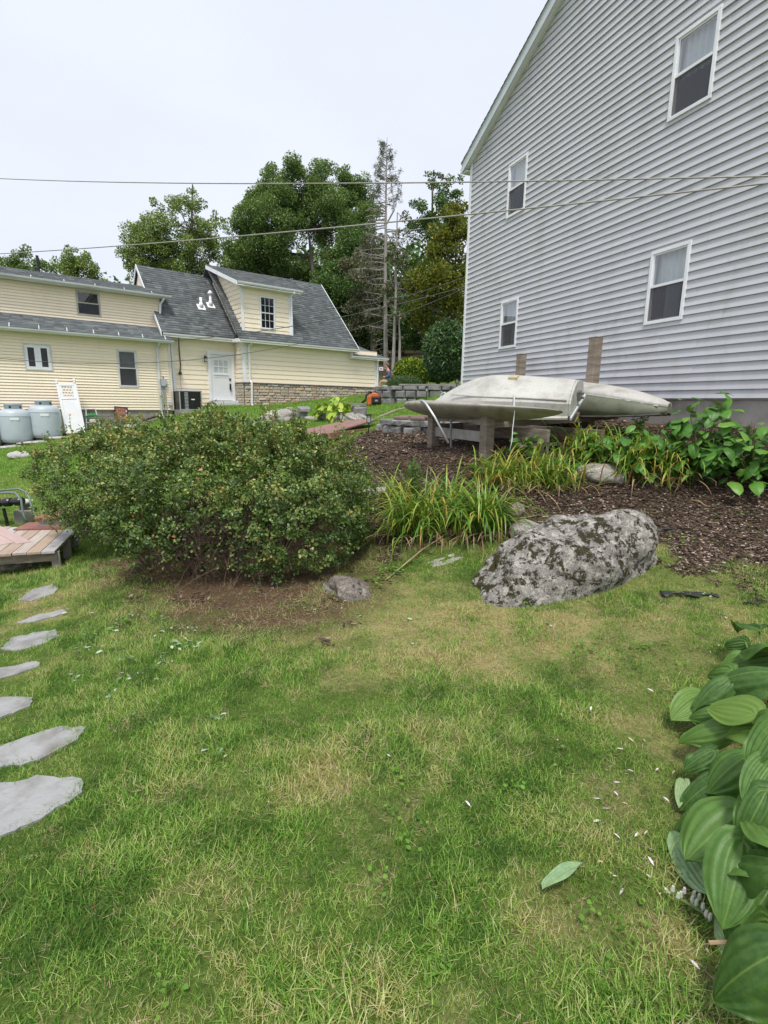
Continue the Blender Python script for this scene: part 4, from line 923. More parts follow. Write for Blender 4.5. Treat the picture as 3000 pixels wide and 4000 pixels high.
tree('broadleaf_tree', 'slender pale green tree rising behind the plain roof end of the yellow house', 42, [(735,1250),(742,1050),(748,900),(752,720)],
     [(748,742,20),(738,778,33),(669,769,22),(633,808,28),(690,803,36),(750,820,34),(627,877,38),(543,901,24),(500,956,33),(579,944,52),(660,925,55),(742,890,52),(832,847,18),(862,853,11),(826,890,36),(808,938,46),(472,1034,22),(525,998,45),(603,992,58),(675,986,55),(754,974,50),(832,986,40),(633,1030,60),(720,1030,56),(790,1045,46),(560,1060,50),(680,1080,60),(840,1060,40)], PALE_M, BARK, .125, 1.1, 1, .2, sub=8)
tree('oak_tree', 'large spreading dark green oak tree, the tallest leafy crown behind the yellow house', 52, [(1238,1300),(1232,1130),(1215,1000),(1205,900)],
     [(1069,681,38),(1168,672,48),(1259,654,42),(1331,681,40),(1403,717,40),(1033,744,56),(1123,744,66),(1232,735,66),(1340,762,66),(1430,789,48),(979,807,56),(1078,816,76),(1195,816,70),(1304,834,70),(1403,853,56),(933,889,52),(1024,907,70),(1123,898,64),(1250,905,50),(906,970,40),(979,988,66),(1087,979,64),(1033,1043,64),(1141,1050,56),(1340,920,52),(940,1050,56),(1200,1085,60),(1300,1010,50)], OAK_M, BARK, .145, 1.25, 2, .34, sub=9)
tree('broadleaf_tree', 'low dark leafy tree over the far left end of the roof', 44, [(95,1300),(100,1150),(105,1050)],
     [(20,1035,28),(75,1020,30),(115,1000,28),(150,1035,32),(195,1040,26),(60,1055,40),(130,1060,40),(-40,1040,35),(-110,1030,45),(-180,1020,50)], OAK_M, BARK, .14, 1.2, 3, .18, sub=9)
tree('broadleaf_tree', 'rounded sparse olive green tree above the roof, second from the left edge', 40, [(300,1300),(300,1120),(300,1010)],
     [(285,985,26),(255,1010,30),(315,1005,32),(345,1030,26),(285,1035,40),(345,1065,36),(240,1050,34),(365,1085,24),(300,1075,40),(415,1100,18)], PALE_M, BARK, .13, 1.2, 4, .16, sub=9)
tree('broadleaf_tree', 'mid green leafy tree between the oak and the dead conifer', 49, [(1410,1420),(1405,1200),(1400,1000)],
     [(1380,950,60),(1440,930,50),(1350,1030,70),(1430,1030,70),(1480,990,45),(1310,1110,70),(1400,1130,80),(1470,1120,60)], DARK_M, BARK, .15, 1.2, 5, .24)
tree('evergreen_tree', 'ragged dark evergreen tree with a thin top beside the grey house', 47, [(1672,1450),(1680,1100),(1688,850),(1692,670)],
     [(1695,668,16),(1672,690,12),(1725,690,18),(1700,715,26),(1750,705,20),(1735,745,34),(1680,755,24),(1770,750,26),(1720,800,44),(1660,790,20),(1770,810,40),(1615,800,18),(1640,830,28),(1690,860,50),(1760,870,55),(1610,870,34),(1660,900,45),(1720,940,60),(1590,900,24),(1800,900,40),(1800,700,16),(1790,760,25)], DARK_M, BARK, .16, .85, 6, .2)
tree('broadleaf_tree', 'olive and yellow tinged tree next to the corner of the grey house', 36, [(1775,1450),(1778,1250),(1780,1000)],
     [(1770,850,45),(1800,800,40),(1720,930,50),(1790,930,60),(1690,990,50),(1760,1010,60),(1640,1060,50),(1700,1080,60),(1780,1090,60),(1610,1120,40),(1660,1150,55),(1730,1170,60),(1790,1190,60),(1640,1220,45),(1700,1250,50),(1780,1280,50),(1590,1100,24)], OLIVE_M, BARK, .17, .9, 7, .2)
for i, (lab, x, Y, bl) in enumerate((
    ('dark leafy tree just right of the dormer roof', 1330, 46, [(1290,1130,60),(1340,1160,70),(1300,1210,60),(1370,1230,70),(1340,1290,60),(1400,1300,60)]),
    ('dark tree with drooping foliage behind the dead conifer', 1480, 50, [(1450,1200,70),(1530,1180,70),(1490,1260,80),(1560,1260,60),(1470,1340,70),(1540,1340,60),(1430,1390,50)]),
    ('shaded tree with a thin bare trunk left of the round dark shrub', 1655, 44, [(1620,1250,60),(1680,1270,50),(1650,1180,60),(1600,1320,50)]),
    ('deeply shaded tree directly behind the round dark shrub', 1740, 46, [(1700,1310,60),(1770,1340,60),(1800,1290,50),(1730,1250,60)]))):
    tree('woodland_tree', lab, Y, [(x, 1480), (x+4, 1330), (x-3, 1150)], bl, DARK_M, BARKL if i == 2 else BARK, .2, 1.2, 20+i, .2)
# dead conifer: bare limbs, wisps of brown foliage near the top
def conifer():
    r = np.random.default_rng(31); Y = 39.; k = Y/FOC; base = tpx(1506, 1470, Y); base[2] = g1(base[0], base[1])-.2
    root = empty('dead_conifer', tuple(base), 0, 'tall dead conifer with bare grey limbs between the houses', 'tree', 'trees behind the houses'); mb = MB()
    T = [base]+[tpx(x, y, Y) for x, y in ((1506,1300),(1505,1100),(1507,900),(1508,750),(1510,640),(1512,535))]
    mb.tube([Vector(t-base) for t in T], [.17, .15, .12, .09, .06, .035, .01], 8)
    T2 = [tpx(1507, 880, Y), tpx(1540, 820, Y-.3), tpx(1535, 760, Y-.3), tpx(1525, 690, Y)]; mb.tube([Vector(t-base) for t in T2], [.06, .05, .035, .01], 6)
    P, D, S = [], [], []
    def limb(y, ln, sg, dz, rad=.03):
        a = tpx(1507, y, Y); L = ln*k; az = r.normal(0, .5); d = np.array([sg*math.cos(az), math.sin(az), 0]); n = 5
        pts = [a+d*L*f+np.array([r.normal(0, .03), r.normal(0, .03), dz*L*(f-.4*f*f)+r.normal(0, .04)*L*f]) for f in np.linspace(0, 1, n)]
        mb.tube([Vector(p-base) for p in pts], [rad*(1-.85*i/(n-1)) for i in range(n)], 5)
        for _ in range(int(3+ln/14)):
            f = .3+.7*r.random(); i = min(int(f*(n-1)), n-2); p = pts[i]+(pts[i+1]-pts[i])*(f*(n-1)-i); e = p+rdir(1, r)[0]*L*.22+np.array([0, 0, -.12*L])
            mb.tube([Vector(p-base), Vector((p+e)/2-base+np.array([0, 0, .03])), Vector(e-base)], [.012, .008, .004], 4, False)
            if r.random() < (.9 if y < 800 else .5):
                q = 22; P.append(e+rdir(q, r)*.2*r.random((q, 1))); D.append(rdir(q, r)); S.append(.05+.08*r.random(q))
    for y in np.arange(560, 800, 5): limb(y, 8+.17*(y-540)+14*r.random(), r.choice([-1, 1]), .6, .02)
    for y in np.arange(790, 1300, 9): limb(y, (45+75*r.random())*(1.15 if 900 < y < 1180 else .8), -1 if r.random() < .66 else 1, r.normal(.05, .25), .055)
    for y in np.arange(1290, 1440, 15): limb(y, 40+40*r.random(), r.choice([-1, 1]), -.5, .025)
    mb.build('trunk', BARKL, root); P = c_(P); leaf_obj('needles', P-base, c_(D), c_(S), CON_M, root, r, asp=.4)
conifer()
def thin_trunk(x0, x1, y0, y1, Y, rad, label, seed, bl=()):
    tree('woodland_tree', label, Y, [(x0, y1+30), (x0, y1), ((x0+x1)/2+3, (y0+y1)/2), (x1, y0)], list(bl), CON_M, BARKL, .15, .8, seed, rad)
thin_trunk(1535, 1552, 830, 1450, 37, .17, 'leaning bare twin trunk left of the yellow green shrub', 41, [(1580,860,18),(1560,900,22),(1545,960,30),(1520,1010,30),(1580,1040,30),(1530,1120,34),(1560,1180,34)])
thin_trunk(1560, 1558, 1215, 1440, 36.4, .15, 'pale straight trunk beside the leaning twin trunk', 42, [(1550,1230,22),(1580,1240,20)])
tree('woodland_tree', 'drooping brown green conifer left of the dead conifer', 43, [(1455,1470),(1452,1200),(1450,930)], [(1450,925,30),(1420,960,40),(1470,980,40),(1390,1010,44),(1440,1040,50),(1350,1040,36),(1400,1090,50),(1460,1110,50),(1420,1160,50),(1380,1180,40),(1440,1220,50),(1400,1260,44),(1470,1290,44)], CON_M, BARK, .13, .9, 43, .18)
# far woodland that reads as one mass
r = np.random.default_rng(55); P, D, S = [], [], []
for i in range(420):
    x = r.uniform(880, 1900); y = r.uniform(1010 if x < 1240 else 990, 1470); Y = r.uniform(56, 66); c = tpx(x, y, Y); n = 60; R_w = 1.5
    P.append(c+rdir(n, r)*R_w*r.random((n, 1))**.4); D.append(rdir(n, r)); S.append(.35+.35*r.random(n))
for i in range(90):
    x = r.uniform(-900, 880); y = r.uniform(1120, 1420); Y = r.uniform(56, 66); c = tpx(x, y, Y); n = 50; P.append(c+rdir(n, r)*1.6*r.random((n, 1))**.4); D.append(rdir(n, r)); S.append(.35+.35*r.random(n))
V, F, T = leaves_np(c_(P), c_(D), c_(S), r, asp=.8); tag(link('woodland', np_mesh('woodland', V, F, dict(tint=T)), DARK_M), 'dark leafy woodland far behind the houses', 'woodland', kind='stuff')

# shrubs near the grey house corner
def shrub(name, label, px, Y, m, ls, n, asp=.6, seed=0, hz=None, ry=None, jag=.2, oval=True, stem=True):
    """px: x0, x1, y0, y1 of the outline; stands on the ground"""
    r = np.random.default_rng(seed); x0, x1, y0, y1 = px; a = tpx(x0, (y0+y1)/2, Y); b_ = tpx(x1, (y0+y1)/2, Y); t_ = tpx((x0+x1)/2, y0, Y); q = tpx((x0+x1)/2, y1, Y)
    c = np.array([(a[0]+b_[0])/2, Y, (t_[2]+q[2])/2]); rx, rz = (b_[0]-a[0])/2, (t_[2]-q[2])/2; ry = ry or rx
    root = empty(name, (c[0], c[1], q[2]), 0, label, 'shrub'); off = np.array(root.location)
    d = rdir(n, r); w = (np.abs(d)**2.4).sum(-1)**(-1/2.4); sh = 1-np.minimum(r.exponential(.09, n), .7); bm = 1+jag*(fbm(d[:, 0]*3+5+seed, d[:, 2]*3+d[:, 1]*2.3, seed)-.5)
    p = c+d*np.array([rx, ry, rz])*(w*sh*bm)[:, None]; leaf_obj('foliage', p-off, d*.6+rdir(n, r)*.7, ls*(.6+.8*r.random(n)), m, root, r, asp=asp, oval=oval, up=d)
    mb = MB()
    for k in range(9):
        e = c+rdir(1, r)[0]*np.array([rx, ry, rz])*.7; mb.tube([Vector((r.normal(0, .05), r.normal(0, .05), -.1)), Vector((e-off)*.5+np.array([0, 0, .05])), Vector(e-off)], [.03, .02, .008], 5)
    mb.build('branches', BARK, root)['kind'] = 'stuff'; return root
shrub('round_shrub', 'large rounded dark green shrub against the corner of the grey house', (1662,1850,1262,1480), 20.5, RHODO_M, .13, 9000, .38, 61, ry=1.1, jag=.35)
shrub('golden_shrub', 'clipped yellow green shrub above the stone block retaining wall', (1542,1682,1403,1505), 22.5, BUSHY_M, .09, 6000, .6, 62)
shrub('low_juniper', 'low mounded dark juniper on top of the retaining wall', (1512,1650,1470,1530), 20.6, JUN_M, .08, 6500, .2, 63, jag=.3, oval=False)
shrub('leafy_shrub', 'small mid green shrub between the yellow green and the large dark shrub', (1662,1760,1425,1490), 23.5, RHODO_M, .1, 2500, .5, 64, jag=.5)
# ------------------------------------------------------------------ boats on their rack beside the grey house
def atZ(x, y, z): d = ray(x, y); return Vector(CAM+d*((z-EYE)/d[2]))
def ground_at(x, y, dz=0): return Vector((x, y, g1(x, y)+dz))
WOOD = mat('weathered_timber', (.30, .25, .20), (.19, .15, .115), 5, .85, 'Object', (1, 1, 6), .5, 30, .004, rnd=.1)
WOODG = mat('grey_timber', (.36, .34, .32), (.24, .22, .20), 5, .85, 'Object', (6, 1, 1), .5, 30, .004, rnd=.1)
def bleached(name, c1, c2, dirt, amt=.6, sc=3.):
    m, n, b, out = new_mat(name); v = coords(n, 'Object'); c = mix(n, noise(n, v, 2, 4), c1, c2)
    a = ramp(n, noise(n, v, sc, 7, .65), [(.46, 0.), (.66, 1.)]); sp = ramp(n, noise(n, v, 60, 2), [(.62, 0.), (.70, 1.)])
    f = N(n, 'ShaderNodeMath', operation='MULTIPLY'); f.inputs[1].default_value = amt; n.links.new(a, f.inputs[0]); c = mix(n, f.outputs[0], c, dirt)
    f2 = N(n, 'ShaderNodeMath', operation='MULTIPLY'); f2.inputs[1].default_value = .55; n.links.new(sp, f2.inputs[0]); c = mix(n, f2.outputs[0], c, (.12, .11, .09))
    n.links.new(c, b.inputs['Base Color']); b.inputs['Roughness'].default_value = .55; bump(n, b, noise(n, v, 25, 5), .12, .004); return m
HULL = bleached('weathered_hull', (.56, .55, .50), (.50, .49, .45), (.30, .285, .24), .7)
BOARDM = bleached('weathered_board', (.42, .385, .33), (.36, .33, .28), (.2, .18, .145), .7, 5)
CANOE_TOP = bleached('canoe_bottom', (.53, .515, .47), (.47, .455, .42), (.27, .26, .21), .75)
CANOE_SIDE = bleached('canoe_side_algae', (.20, .21, .15), (.09, .10, .055), (.03, .042, .012), .9, 2.2)
SILVER = mat('aluminium', (.72, .73, .75), (.6, .61, .63), 6, .35, metal=.6)

rack = empty('boat_rack', tuple(ground_at(1.33, 6.95)), 0, 'weathered timber rack carrying the boats, its short posts at the front', 'rack'); ro = rack.location.copy()
pa, pb = ground_at(.74, 8.05), ground_at(1.345, 6.92)
def L_(p): return Vector(p)-ro
dv = (pb-pa); dv.z = 0; dv.normalize(); nv = Vector((dv.y, -dv.x, 0)); nv = nv if nv.x > 0 else -nv       # nv points to the house
ta, tb = Vector(atY(1668, 1622, pa.y)).z, Vector(atY(1895, 1590, pb.y)).z
for p, t in ((pa, ta), (pb, tb)):
    q = L_(p); MB().bar(q-Vector((0, 0, .25)), Vector((q.x, q.y, t-ro.z)), .135, .14, up=tuple(nv)).build('post', WOOD, rack, bevel=.008)
def rail(z0, z1, off, w, h, m, e0=.07, e1=.07):
    a = L_(pa)+dv*e0+nv*off; c = L_(pb)-dv*e1+nv*off; a.z = z0-ro.z; c.z = z1-ro.z; return MB().bar(a, c, w, h).build('rail', m, rack, bevel=.004)
rail(Vector(atY(1720, 1634, 7.8)).z, Vector(atY(1860, 1636, 7.0)).z, .03, .045, .10, WOODG)
rail(Vector(atY(1720, 1688, 7.8)).z, Vector(atY(1860, 1706, 7.0)).z, .0, .045, .14, WOODG)
rail(1.22, 1.22, .55, .05, .16, WOOD, -.3, -.55); rail(1.2, 1.2, 1.5, .06, .18, WOOD, -.6, -.6)
for k, off in ((0, .07), (1, .07)):
    a = L_(pa if k == 0 else pb)+nv*off; c = a+nv*2.6; a.z = c.z = (ta if k == 0 else tb)-ro.z-.2; c.z += .12; MB().bar(a, c, .05, .14).build('cross_beam', WOOD, rack)
for k in range(3):
    p = pb-dv*.2*(k-1)+nv*(.55 if k == 1 else 1.5); p = ground_at(p.x, p.y); MB().bar(L_(p)-Vector((0, 0, .2)), L_(Vector((p.x, p.y, 1.2))), .1, .1).build('post', WOOD, rack) if k else None
MB().tube([L_(Vector(atY(1762, 1640, 7.6))), L_(Vector(atY(1762, 1750, 7.6)))], .018, 8).build('steel_prop', mat('galvanised_steel', (.33, .34, .34), (.25, .26, .26), 8, .4, metal=.5), rack)
# tall posts against the wall
for lab, (x, y), top in (('shorter square timber post against the grey siding, far end of the boats', (2038, 1385), 1385), ('taller square timber post against the grey siding above the boat stern', (2329, 1320), 1320)):
    Yp = 11.35 if x < 2100 else 8.55; t = Vector(atY(x, top, Yp)); b_ = ground_at(t.x, t.y, -.2)
    po = empty('timber_post', tuple(b_), R(25), lab, 'post', 'tall posts behind the boats')
    MB().box(-.075, .075, -.075, .075, 0, t.z-b_.z).build('shaft', WOOD, po, bevel=.01); MB().box(-.08, .08, -.08, .08, t.z-b_.z, t.z-b_.z+.012).build('end_grain', mat('end_grain', (.3, .27, .23), None, 20, .9), po)

def loft(stations, name, m, parent, smooth=True, solid=.012):
    """stations: list of cross-sections, each the same number of points"""
    V = [tuple(p) for s in stations for p in s]; k = len(stations[0]); F = [(i*k+j, i*k+j+1, (i+1)*k+j+1, (i+1)*k+j) for i in range(len(stations)-1) for j in range(k-1)]
    me = bpy.data.meshes.new(name); me.from_pydata(V, [], F); o = link(name, me, m, parent, smooth)
    if solid: s = o.modifiers.new('shell', 'SOLIDIFY'); s.thickness = solid; s.offset = 0
    return o
# upturned sailing dinghy: local x from transom (0) to bow (L), y across, z up (keel side)
T_, B_ = Vector((2.54, 7.1, 0)), Vector((.76, 8.1, 0)); ax = (B_-T_); Ld = ax.length; ang = math.atan2(ax.y, ax.x)
ding = empty('dinghy', (T_.x, T_.y, 1.60), ang, 'off white dinghy lying upside down on the rack, square stern toward the camera', 'boat')
ding.rotation_euler = (R(-17), R(1.5), ang)
def dsec(s):
    bw = .50*(1-.04*(1-s))*(1-max(0, (s-.42)/.6)**2.1) if s < 1 else .03; bw = max(bw, .04); h = .33+.12*math.sin(min(s, 1)*math.pi*.75)-.32*max(0, (s-.55)/.45)**1.5; h = max(h, .1); f = .62
    pts = [(-bw-.03, -.02), (-bw-.03, .0), (-bw, .01), (-bw*.97, h*.5), (-bw*.9, h*.62), (-bw*.62, h*.8), (-bw*.3, h*.94), (0, h), (bw*.3, h*.94), (bw*.62, h*.8), (bw*.9, h*.62), (bw*.97, h*.5), (bw, .01), (bw+.03, .0), (bw+.03, -.02)]
    return [(s*Ld, y, z) for y, z in pts]
dh = loft([dsec(s) for s in np.linspace(0, 1, 22)], 'hull', HULL, ding)
dh.data.polygons.foreach_set('use_smooth', [True]*len(dh.data.polygons))
e_ = dh.modifiers.new('edges', 'EDGE_SPLIT'); e_.split_angle = R(28)
s0 = dsec(0); tr = [(-.012, p[1], p[2]) for p in s0[2:-2]]
MB().prism([(0, y, z) for _, y, z in tr], (-.03, 0, 0)).build('transom', HULL, ding, bevel=.006)
MB().box(-.05, -.03, -.53, .53, -.025, .012).build('stern_rim', TRIM2, ding, bevel=.004)
MB().box(-.075, -.03, -.05, .05, .08, .2).box(-.11, -.075, -.02, .02, .1, .12).box(-.11, -.075, -.02, .02, .16, .18).build('rudder_bracket', mat('tarnished_metal', (.25, .25, .24), (.15, .15, .14), 9, .5, metal=.5), ding)
for sy in (-1, 1): MB().tube([(x, sy*.50*.9*(1-max(0, (x/Ld-.42)/.6)**2.1), .21+.07*math.sin(x/Ld*2.4)) for x in np.linspace(.02, Ld*.8, 12)], .012, 6).build('chine_strip', HULL, ding)
MB().box(Ld*.36, Ld*.42, .0, .12, .41, .445).build('patch', mat('yellowed_patch', (.6, .5, .3), (.5, .42, .25), 8, .5), ding)
# upturned canoe between dinghy and wall
C0, C1 = Vector((3.62, 6.75, 0)), Vector((3.62-.358*4.3, 6.75+.934*4.3, 0)); ax = C1-C0; Lc = ax.length; ang = math.atan2(ax.y, ax.x)
can = empty('canoe', (C0.x, C0.y, 1.43), ang, 'long canoe lying upside down against the wall with green algae on its side', 'boat'); can.rotation_euler = (R(-2), R(-1), ang)
def csec(s, part):
    w = math.sin(math.pi*min(max(s, .0), 1))**.6; bw = .03+.44*w; h = .10+.42*math.sin(math.pi*(.06+.88*s))**.7; low = .0+.10*(1-w)
    prof = [(-bw, low), (-bw*1.02, h*.3), (-bw*.98, h*.72), (-bw*.82, h*.88), (-bw*.45, h*.96), (0, h), (bw*.45, h*.96), (bw*.82, h*.88), (bw*.98, h*.72), (bw*1.02, h*.3), (bw, low)]
    sel = {'bottom': prof[2:9], 'near': prof[8:], 'far': prof[:3]}[part]; end = .22*(.5-abs(s-.5)) if False else 0
    return [(s*Lc, y, z) for y, z in sel]
for part, nm, m in (('bottom', 'bottom', CANOE_TOP), ('near', 'side', CANOE_SIDE), ('far', 'side', CANOE_SIDE)):
    loft([csec(s, part) for s in np.linspace(0, 1, 26)], nm, m, can)
for s in (0, 1):
    pr_ = csec(s, 'far')+csec(s, 'bottom')[1:]+csec(s, 'near')[1:]; MB().prism(pr_, (.006, 0, 0)).build('stem', CANOE_SIDE, can)
for sy in (-1, 1):
    MB().tube([(s*Lc, sy*(.035+.445*math.sin(math.pi*s)**.6), .10*(1-math.sin(math.pi*s)**.6)) for s in np.linspace(0.01, .99, 24)], .016, 6).build('gunwale', mat('dark_gunwale', (.05, .045, .04), (.1, .09, .08), 9, .6), can)
    MB().tube([(s*Lc, sy*(.02+.44*math.sin(math.pi*s)**.6*.99), (.10+.42*math.sin(math.pi*(.06+.88*s))**.7)*.735) for s in np.linspace(0.02, .98, 24)], .01, 6).build('rub_strip', CANOE_TOP, can)
# sailboard lying along the front of the rack
S0, S1 = Vector((.33, 8.3, 1.50)), Vector((1.98, 5.98, 1.545)); ax = S1-S0; Ls = ax.length; ang = math.atan2(ax.y, ax.x)
sb = empty('sailboard', tuple(S0), ang, 'long narrow grey white sailboard resting on the front posts of the rack', 'sailboard'); sb.rotation_euler = (R(-20), 0, ang)
def ssec(s):
    w = .31*(math.sin(math.pi*min(1, s*.98+.012)**.8))**.55; t = .10*(math.sin(math.pi*min(1, (s*.97+.02)**.7))**.6)*(1-.5*s); z = .16*(s-.55)**2*1.2
    return [(s*Ls, w*math.cos(a)*abs(math.cos(a))**-.25 if abs(math.cos(a)) > 1e-6 else 0, z+t*math.sin(a)) for a in np.linspace(0, 2*math.pi, 25)]
loft([ssec(s) for s in np.linspace(0, 1, 34)], 'hull', BOARDM, sb, True, 0)
MB().tube([(Ls*.02+s*.05, -.04-s*.04, .05) for s in (0, 1)], .02, 6).build('nose_fitting', BLACK, sb)
MB().box(Ls*.25, Ls*.32, -.02, .02, .07, .09).build('mast_foot', BLACK, sb)
# bent aluminium booms over the board
bm1 = empty('bent_tube', tuple(atY(1640, 1580, 7.9)), 0, 'bent silver metal tube hooked over the nose of the sailboard', 'metal tube', 'bent silver tubes'); o_ = bm1.location.copy()
def tube_px(par, pts, rad, m, name='tube', n=8): return MB().tube([Vector(atY(x, y, Y))-par.location for x, y, Y in pts], rad, n).build(name, m, par, True)
tube_px(bm1, [(1636,1590,8.0),(1634,1572,7.9),(1640,1565,7.75),(1652,1566,7.5),(1664,1576,7.35),(1700,1632,7.25),(1752,1731,7.15)], .016, SILVER)
tube_px(bm1, [(1636,1588,8.0),(1636,1575,7.93)], .022, BLACK, 'grip')
bm2 = empty('bent_tube', tuple(atY(1725, 1560, 8.6)), 0, 'short silver tube arch standing behind the sailboard nose', 'metal tube', 'bent silver tubes')
tube_px(bm2, [(1722,1610,8.6),(1722,1550,8.6),(1727,1538,8.6),(1737,1534,8.55),(1746,1545,8.5),(1752,1566,8.45)], .016, SILVER)
cord = empty('hanging_cord', tuple(atY(2008, 1592, 6.35)), 0, 'thin white cord hanging from the sailboard to the daylilies', 'cord'); tube_px(cord, [(2008,1592,6.35),(2010,1612,6.34),(2002,1680,6.33),(2000,1720,6.32),(1991,1760,6.3)], .005, TRIM, 'strand', 6)
tube_px(cord, [(2008,1592,6.35),(2009,1570,6.6),(2008,1530,7.2),(2006,1510,7.5)], .01, mat('clear_strap', (.62, .64, .64), None, 6, .3), 'strap', 6)
for k, (x, y) in enumerate(((2075, 1775), (2150, 1765))):
    p = G(x, y+25); cb = empty('cinder_block', (p.x, p.y+.2, p.z), R(-20+10*k), 'concrete cinder block under the boats, %s' % ('left one behind the daylilies' if k == 0 else 'right one behind the daylilies'), 'block', 'cinder blocks under the boats')
    wall_core(-.2, .2, -.02, .19, [(-.165, -.02, .03, .19-.03), (.02, .165, .03, .19-.03)], -.1, .1).build('shell', BLOCKM, cb)

# ------------------------------------------------------------------ rocks
def rock_mat(name, c1, c2, lichen, moss, la=.5, ma=.5, sc=5.):
    m, n, b, out = new_mat(name); v = coords(n, 'World'); c = mix(n, ramp(n, noise(n, v, sc*2, 9, .75), [(.35, 0.), (.65, 1.)]), c1, c2)
    g = ramp(n, noise(n, v, 90, 3, .6), [(.4, 0.), (.6, 1.)]); c = mix(n, .4, c, mix(n, g, (.07, .065, .06), (.40, .38, .36)))
    l = ramp(n, noise(n, v, sc*1.7, 10, .8, 0), [(.575-.1*la, 0.), (.60-.1*la, 1.)]); c = mix(n, l, c, mix(n, noise(n, v, sc*9, 5, .7), tuple(x*.75 for x in lichen), tuple(min(.8, x*1.25) for x in lichen)))
    vo = N(n, 'ShaderNodeTexVoronoi'); vo.inputs['Scale'].default_value = sc*4; n.links.new(v, vo.inputs['Vector']); sp = ramp(n, vo.outputs['Distance'], [(.10, 1.), (.2, 0.)]); sm = mix(n, 1., sp, ramp(n, noise(n, v, sc*.8, 3), [(.45, 0.), (.6, 1.)]), 'MULTIPLY'); c = mix(n, sm, c, (.55, .54, .5))
    mo = ramp(n, noise(n, v, sc*1.15, 12, .80, 0), [(.60-.1*ma, 0.), (.63-.1*ma, 1.)]); c = mix(n, mo, c, mix(n, noise(n, v, 55, 4), tuple(x*1.2 for x in moss), tuple(x*.3 for x in moss)))
    n.links.new(c, b.inputs['Base Color']); b.inputs['Roughness'].default_value = .95; b.inputs['Specular IOR Level'].default_value = .2
    h = mix(n, .5, noise(n, v, sc*7, 10, .8), mo); bump(n, b, h, 1., .03); return m
ROCKM = rock_mat('lichen_granite', (.35, .325, .285), (.22, .2, .17), (.48, .455, .395), (.07, .06, .022), .55, .8, 8)
ROCKB = rock_mat('brown_rock', (.26, .21, .17), (.14, .11, .085), (.4, .36, .31), (.08, .06, .035), .2, .4, 5)
ROCKP = rock_mat('pale_rock', (.50, .47, .41), (.36, .33, .28), (.55, .54, .5), (.1, .09, .04), .2, .0, 5)
ROCKW = rock_mat('white_rock', (.68, .66, .62), (.5, .48, .44), (.6, .59, .56), (.3, .27, .2), .2, .0, 7)
def rock(name, label, c, rad, rz=0, m=ROCKM, seed=0, sub=4, rough=.28, shear=0, group=None, flat=0, cat='rock'):
    bm = bmesh.new(); bmesh.ops.create_icosphere(bm, subdivisions=sub, radius=1); V = np.array([v.co for v in bm.verts])
    rr = np.random.default_rng(seed); d = np.zeros(len(V))
    for k in range(5):
        f = 1.3*1.9**k; o = rr.random(3)*50; d += .5**k*(fbm(V[:, 0]*f+o[0]+V[:, 2]*f*.7, V[:, 1]*f+o[1]-V[:, 2]*f*.6, seed+k, 2)-.5)
    for k in range(6):      # broken facets
        nrm = unit(rr.normal(size=3)); h = .72+.2*rr.random(); q = V @ nrm; V = np.where((q > h)[:, None], V-nrm*((q-h)*.75)[:, None], V)
    V = V*(1+rough*d)[:, None]
    if flat: V[:, 2] = np.minimum(V[:, 2], flat+.06*(V[:, 2]-flat))
    V = V*np.array(rad); V[:, 2] += shear*V[:, 0]
    for v, q in zip(bm.verts, V): v.co = q
    me = bpy.data.meshes.new(name); bm.to_mesh(me); bm.free()
    o = link(name, me, m, None, True); o.location = c; o.rotation_euler = (0, 0, rz); tag(o, label, cat, group); return o
big = rock('boulder', 'big lichen and moss covered boulder on the lawn', (1.53, 4.17, .23), (.84, .43, .47), R(17), ROCKM, 15, 6, .42, .27, cat='boulder')
rock('ledge_rock', 'brown half buried rock at the right foot of the hedge', tuple(G(1365, 2310)+Vector((0, .05, -.05))), (.25, .22, .17), R(30), ROCKB, 6, 5, .5)
rock('ledge_rock', 'long flat grey ledge rock below the leaning daylilies', tuple(G(1800, 2190)+Vector((0, .12, -.06))), (.5, .13, .09), R(28), ROCKP, 7, 5, .4)
rock('stone', 'small rounded tan stone behind the left end of the boulder', tuple(G(2015, 2010)+Vector((0, 0, .04))), (.09, .09, .1), 0, ROCKB, 8, 4)
rock('stone', 'pale stone touching the upper left side of the boulder', tuple(G(2060, 2090)+Vector((0, .03, .03))), (.2, .13, .12), R(30), ROCKP, 9, 4)
rock('ledge_rock', 'pale flat rock showing between the daylily clumps', tuple(G(2345, 1880)+Vector((0, .15, .04))), (.36, .3, .16), R(-20), ROCKP, 10, 5, .4)
rock('stone', 'flat weathered rock half hidden behind the left daylilies', tuple(G(1520, 1915)+Vector((0, .1, -.02))), (.4, .12, .06), R(30), ROCKP, 11, 4)
rock('stone', 'small white boulder on the lawn below the gas tanks', tuple(G(80, 1788)+Vector((0, 0, .05))), (.3, .2, .13), 0, ROCKW, 12, 4)
rock('stone', 'grey stone slab near the boulder left foot', tuple(G(1935, 2225)), (.035, .03, .05), 0, ROCKM, 13, 3)
for k, (x, y, a, b_, h, lab) in enumerate(((1065,1650,.55,.3,.28,'broad sloping grey rock in the lawn behind the hedge'),(1120,1632,.3,.2,.25,'dark cleft rock beside the broad sloping rock'),(1230,1640,.35,.2,.1,'low tan rock at the left foot of the planted bed'),(1315,1642,.3,.2,.12,'flat pale rock under the bright hosta'),(1390,1640,.35,.25,.2,'mottled rock under the stone block planter'),(1380,1668,.14,.12,.13,'pale rounded rock at the end of the boardwalk'),(1420,1640,.2,.15,.1,'small rock right of the stone block planter'))):
    p = G(x, y); rock('rock', lab, (p.x, p.y, p.z+h*.2), (a, b_, h), R(20*k), ROCKP if k % 2 == 0 else ROCKM, 20+k, 4, .5, .2 if k == 0 else 0)
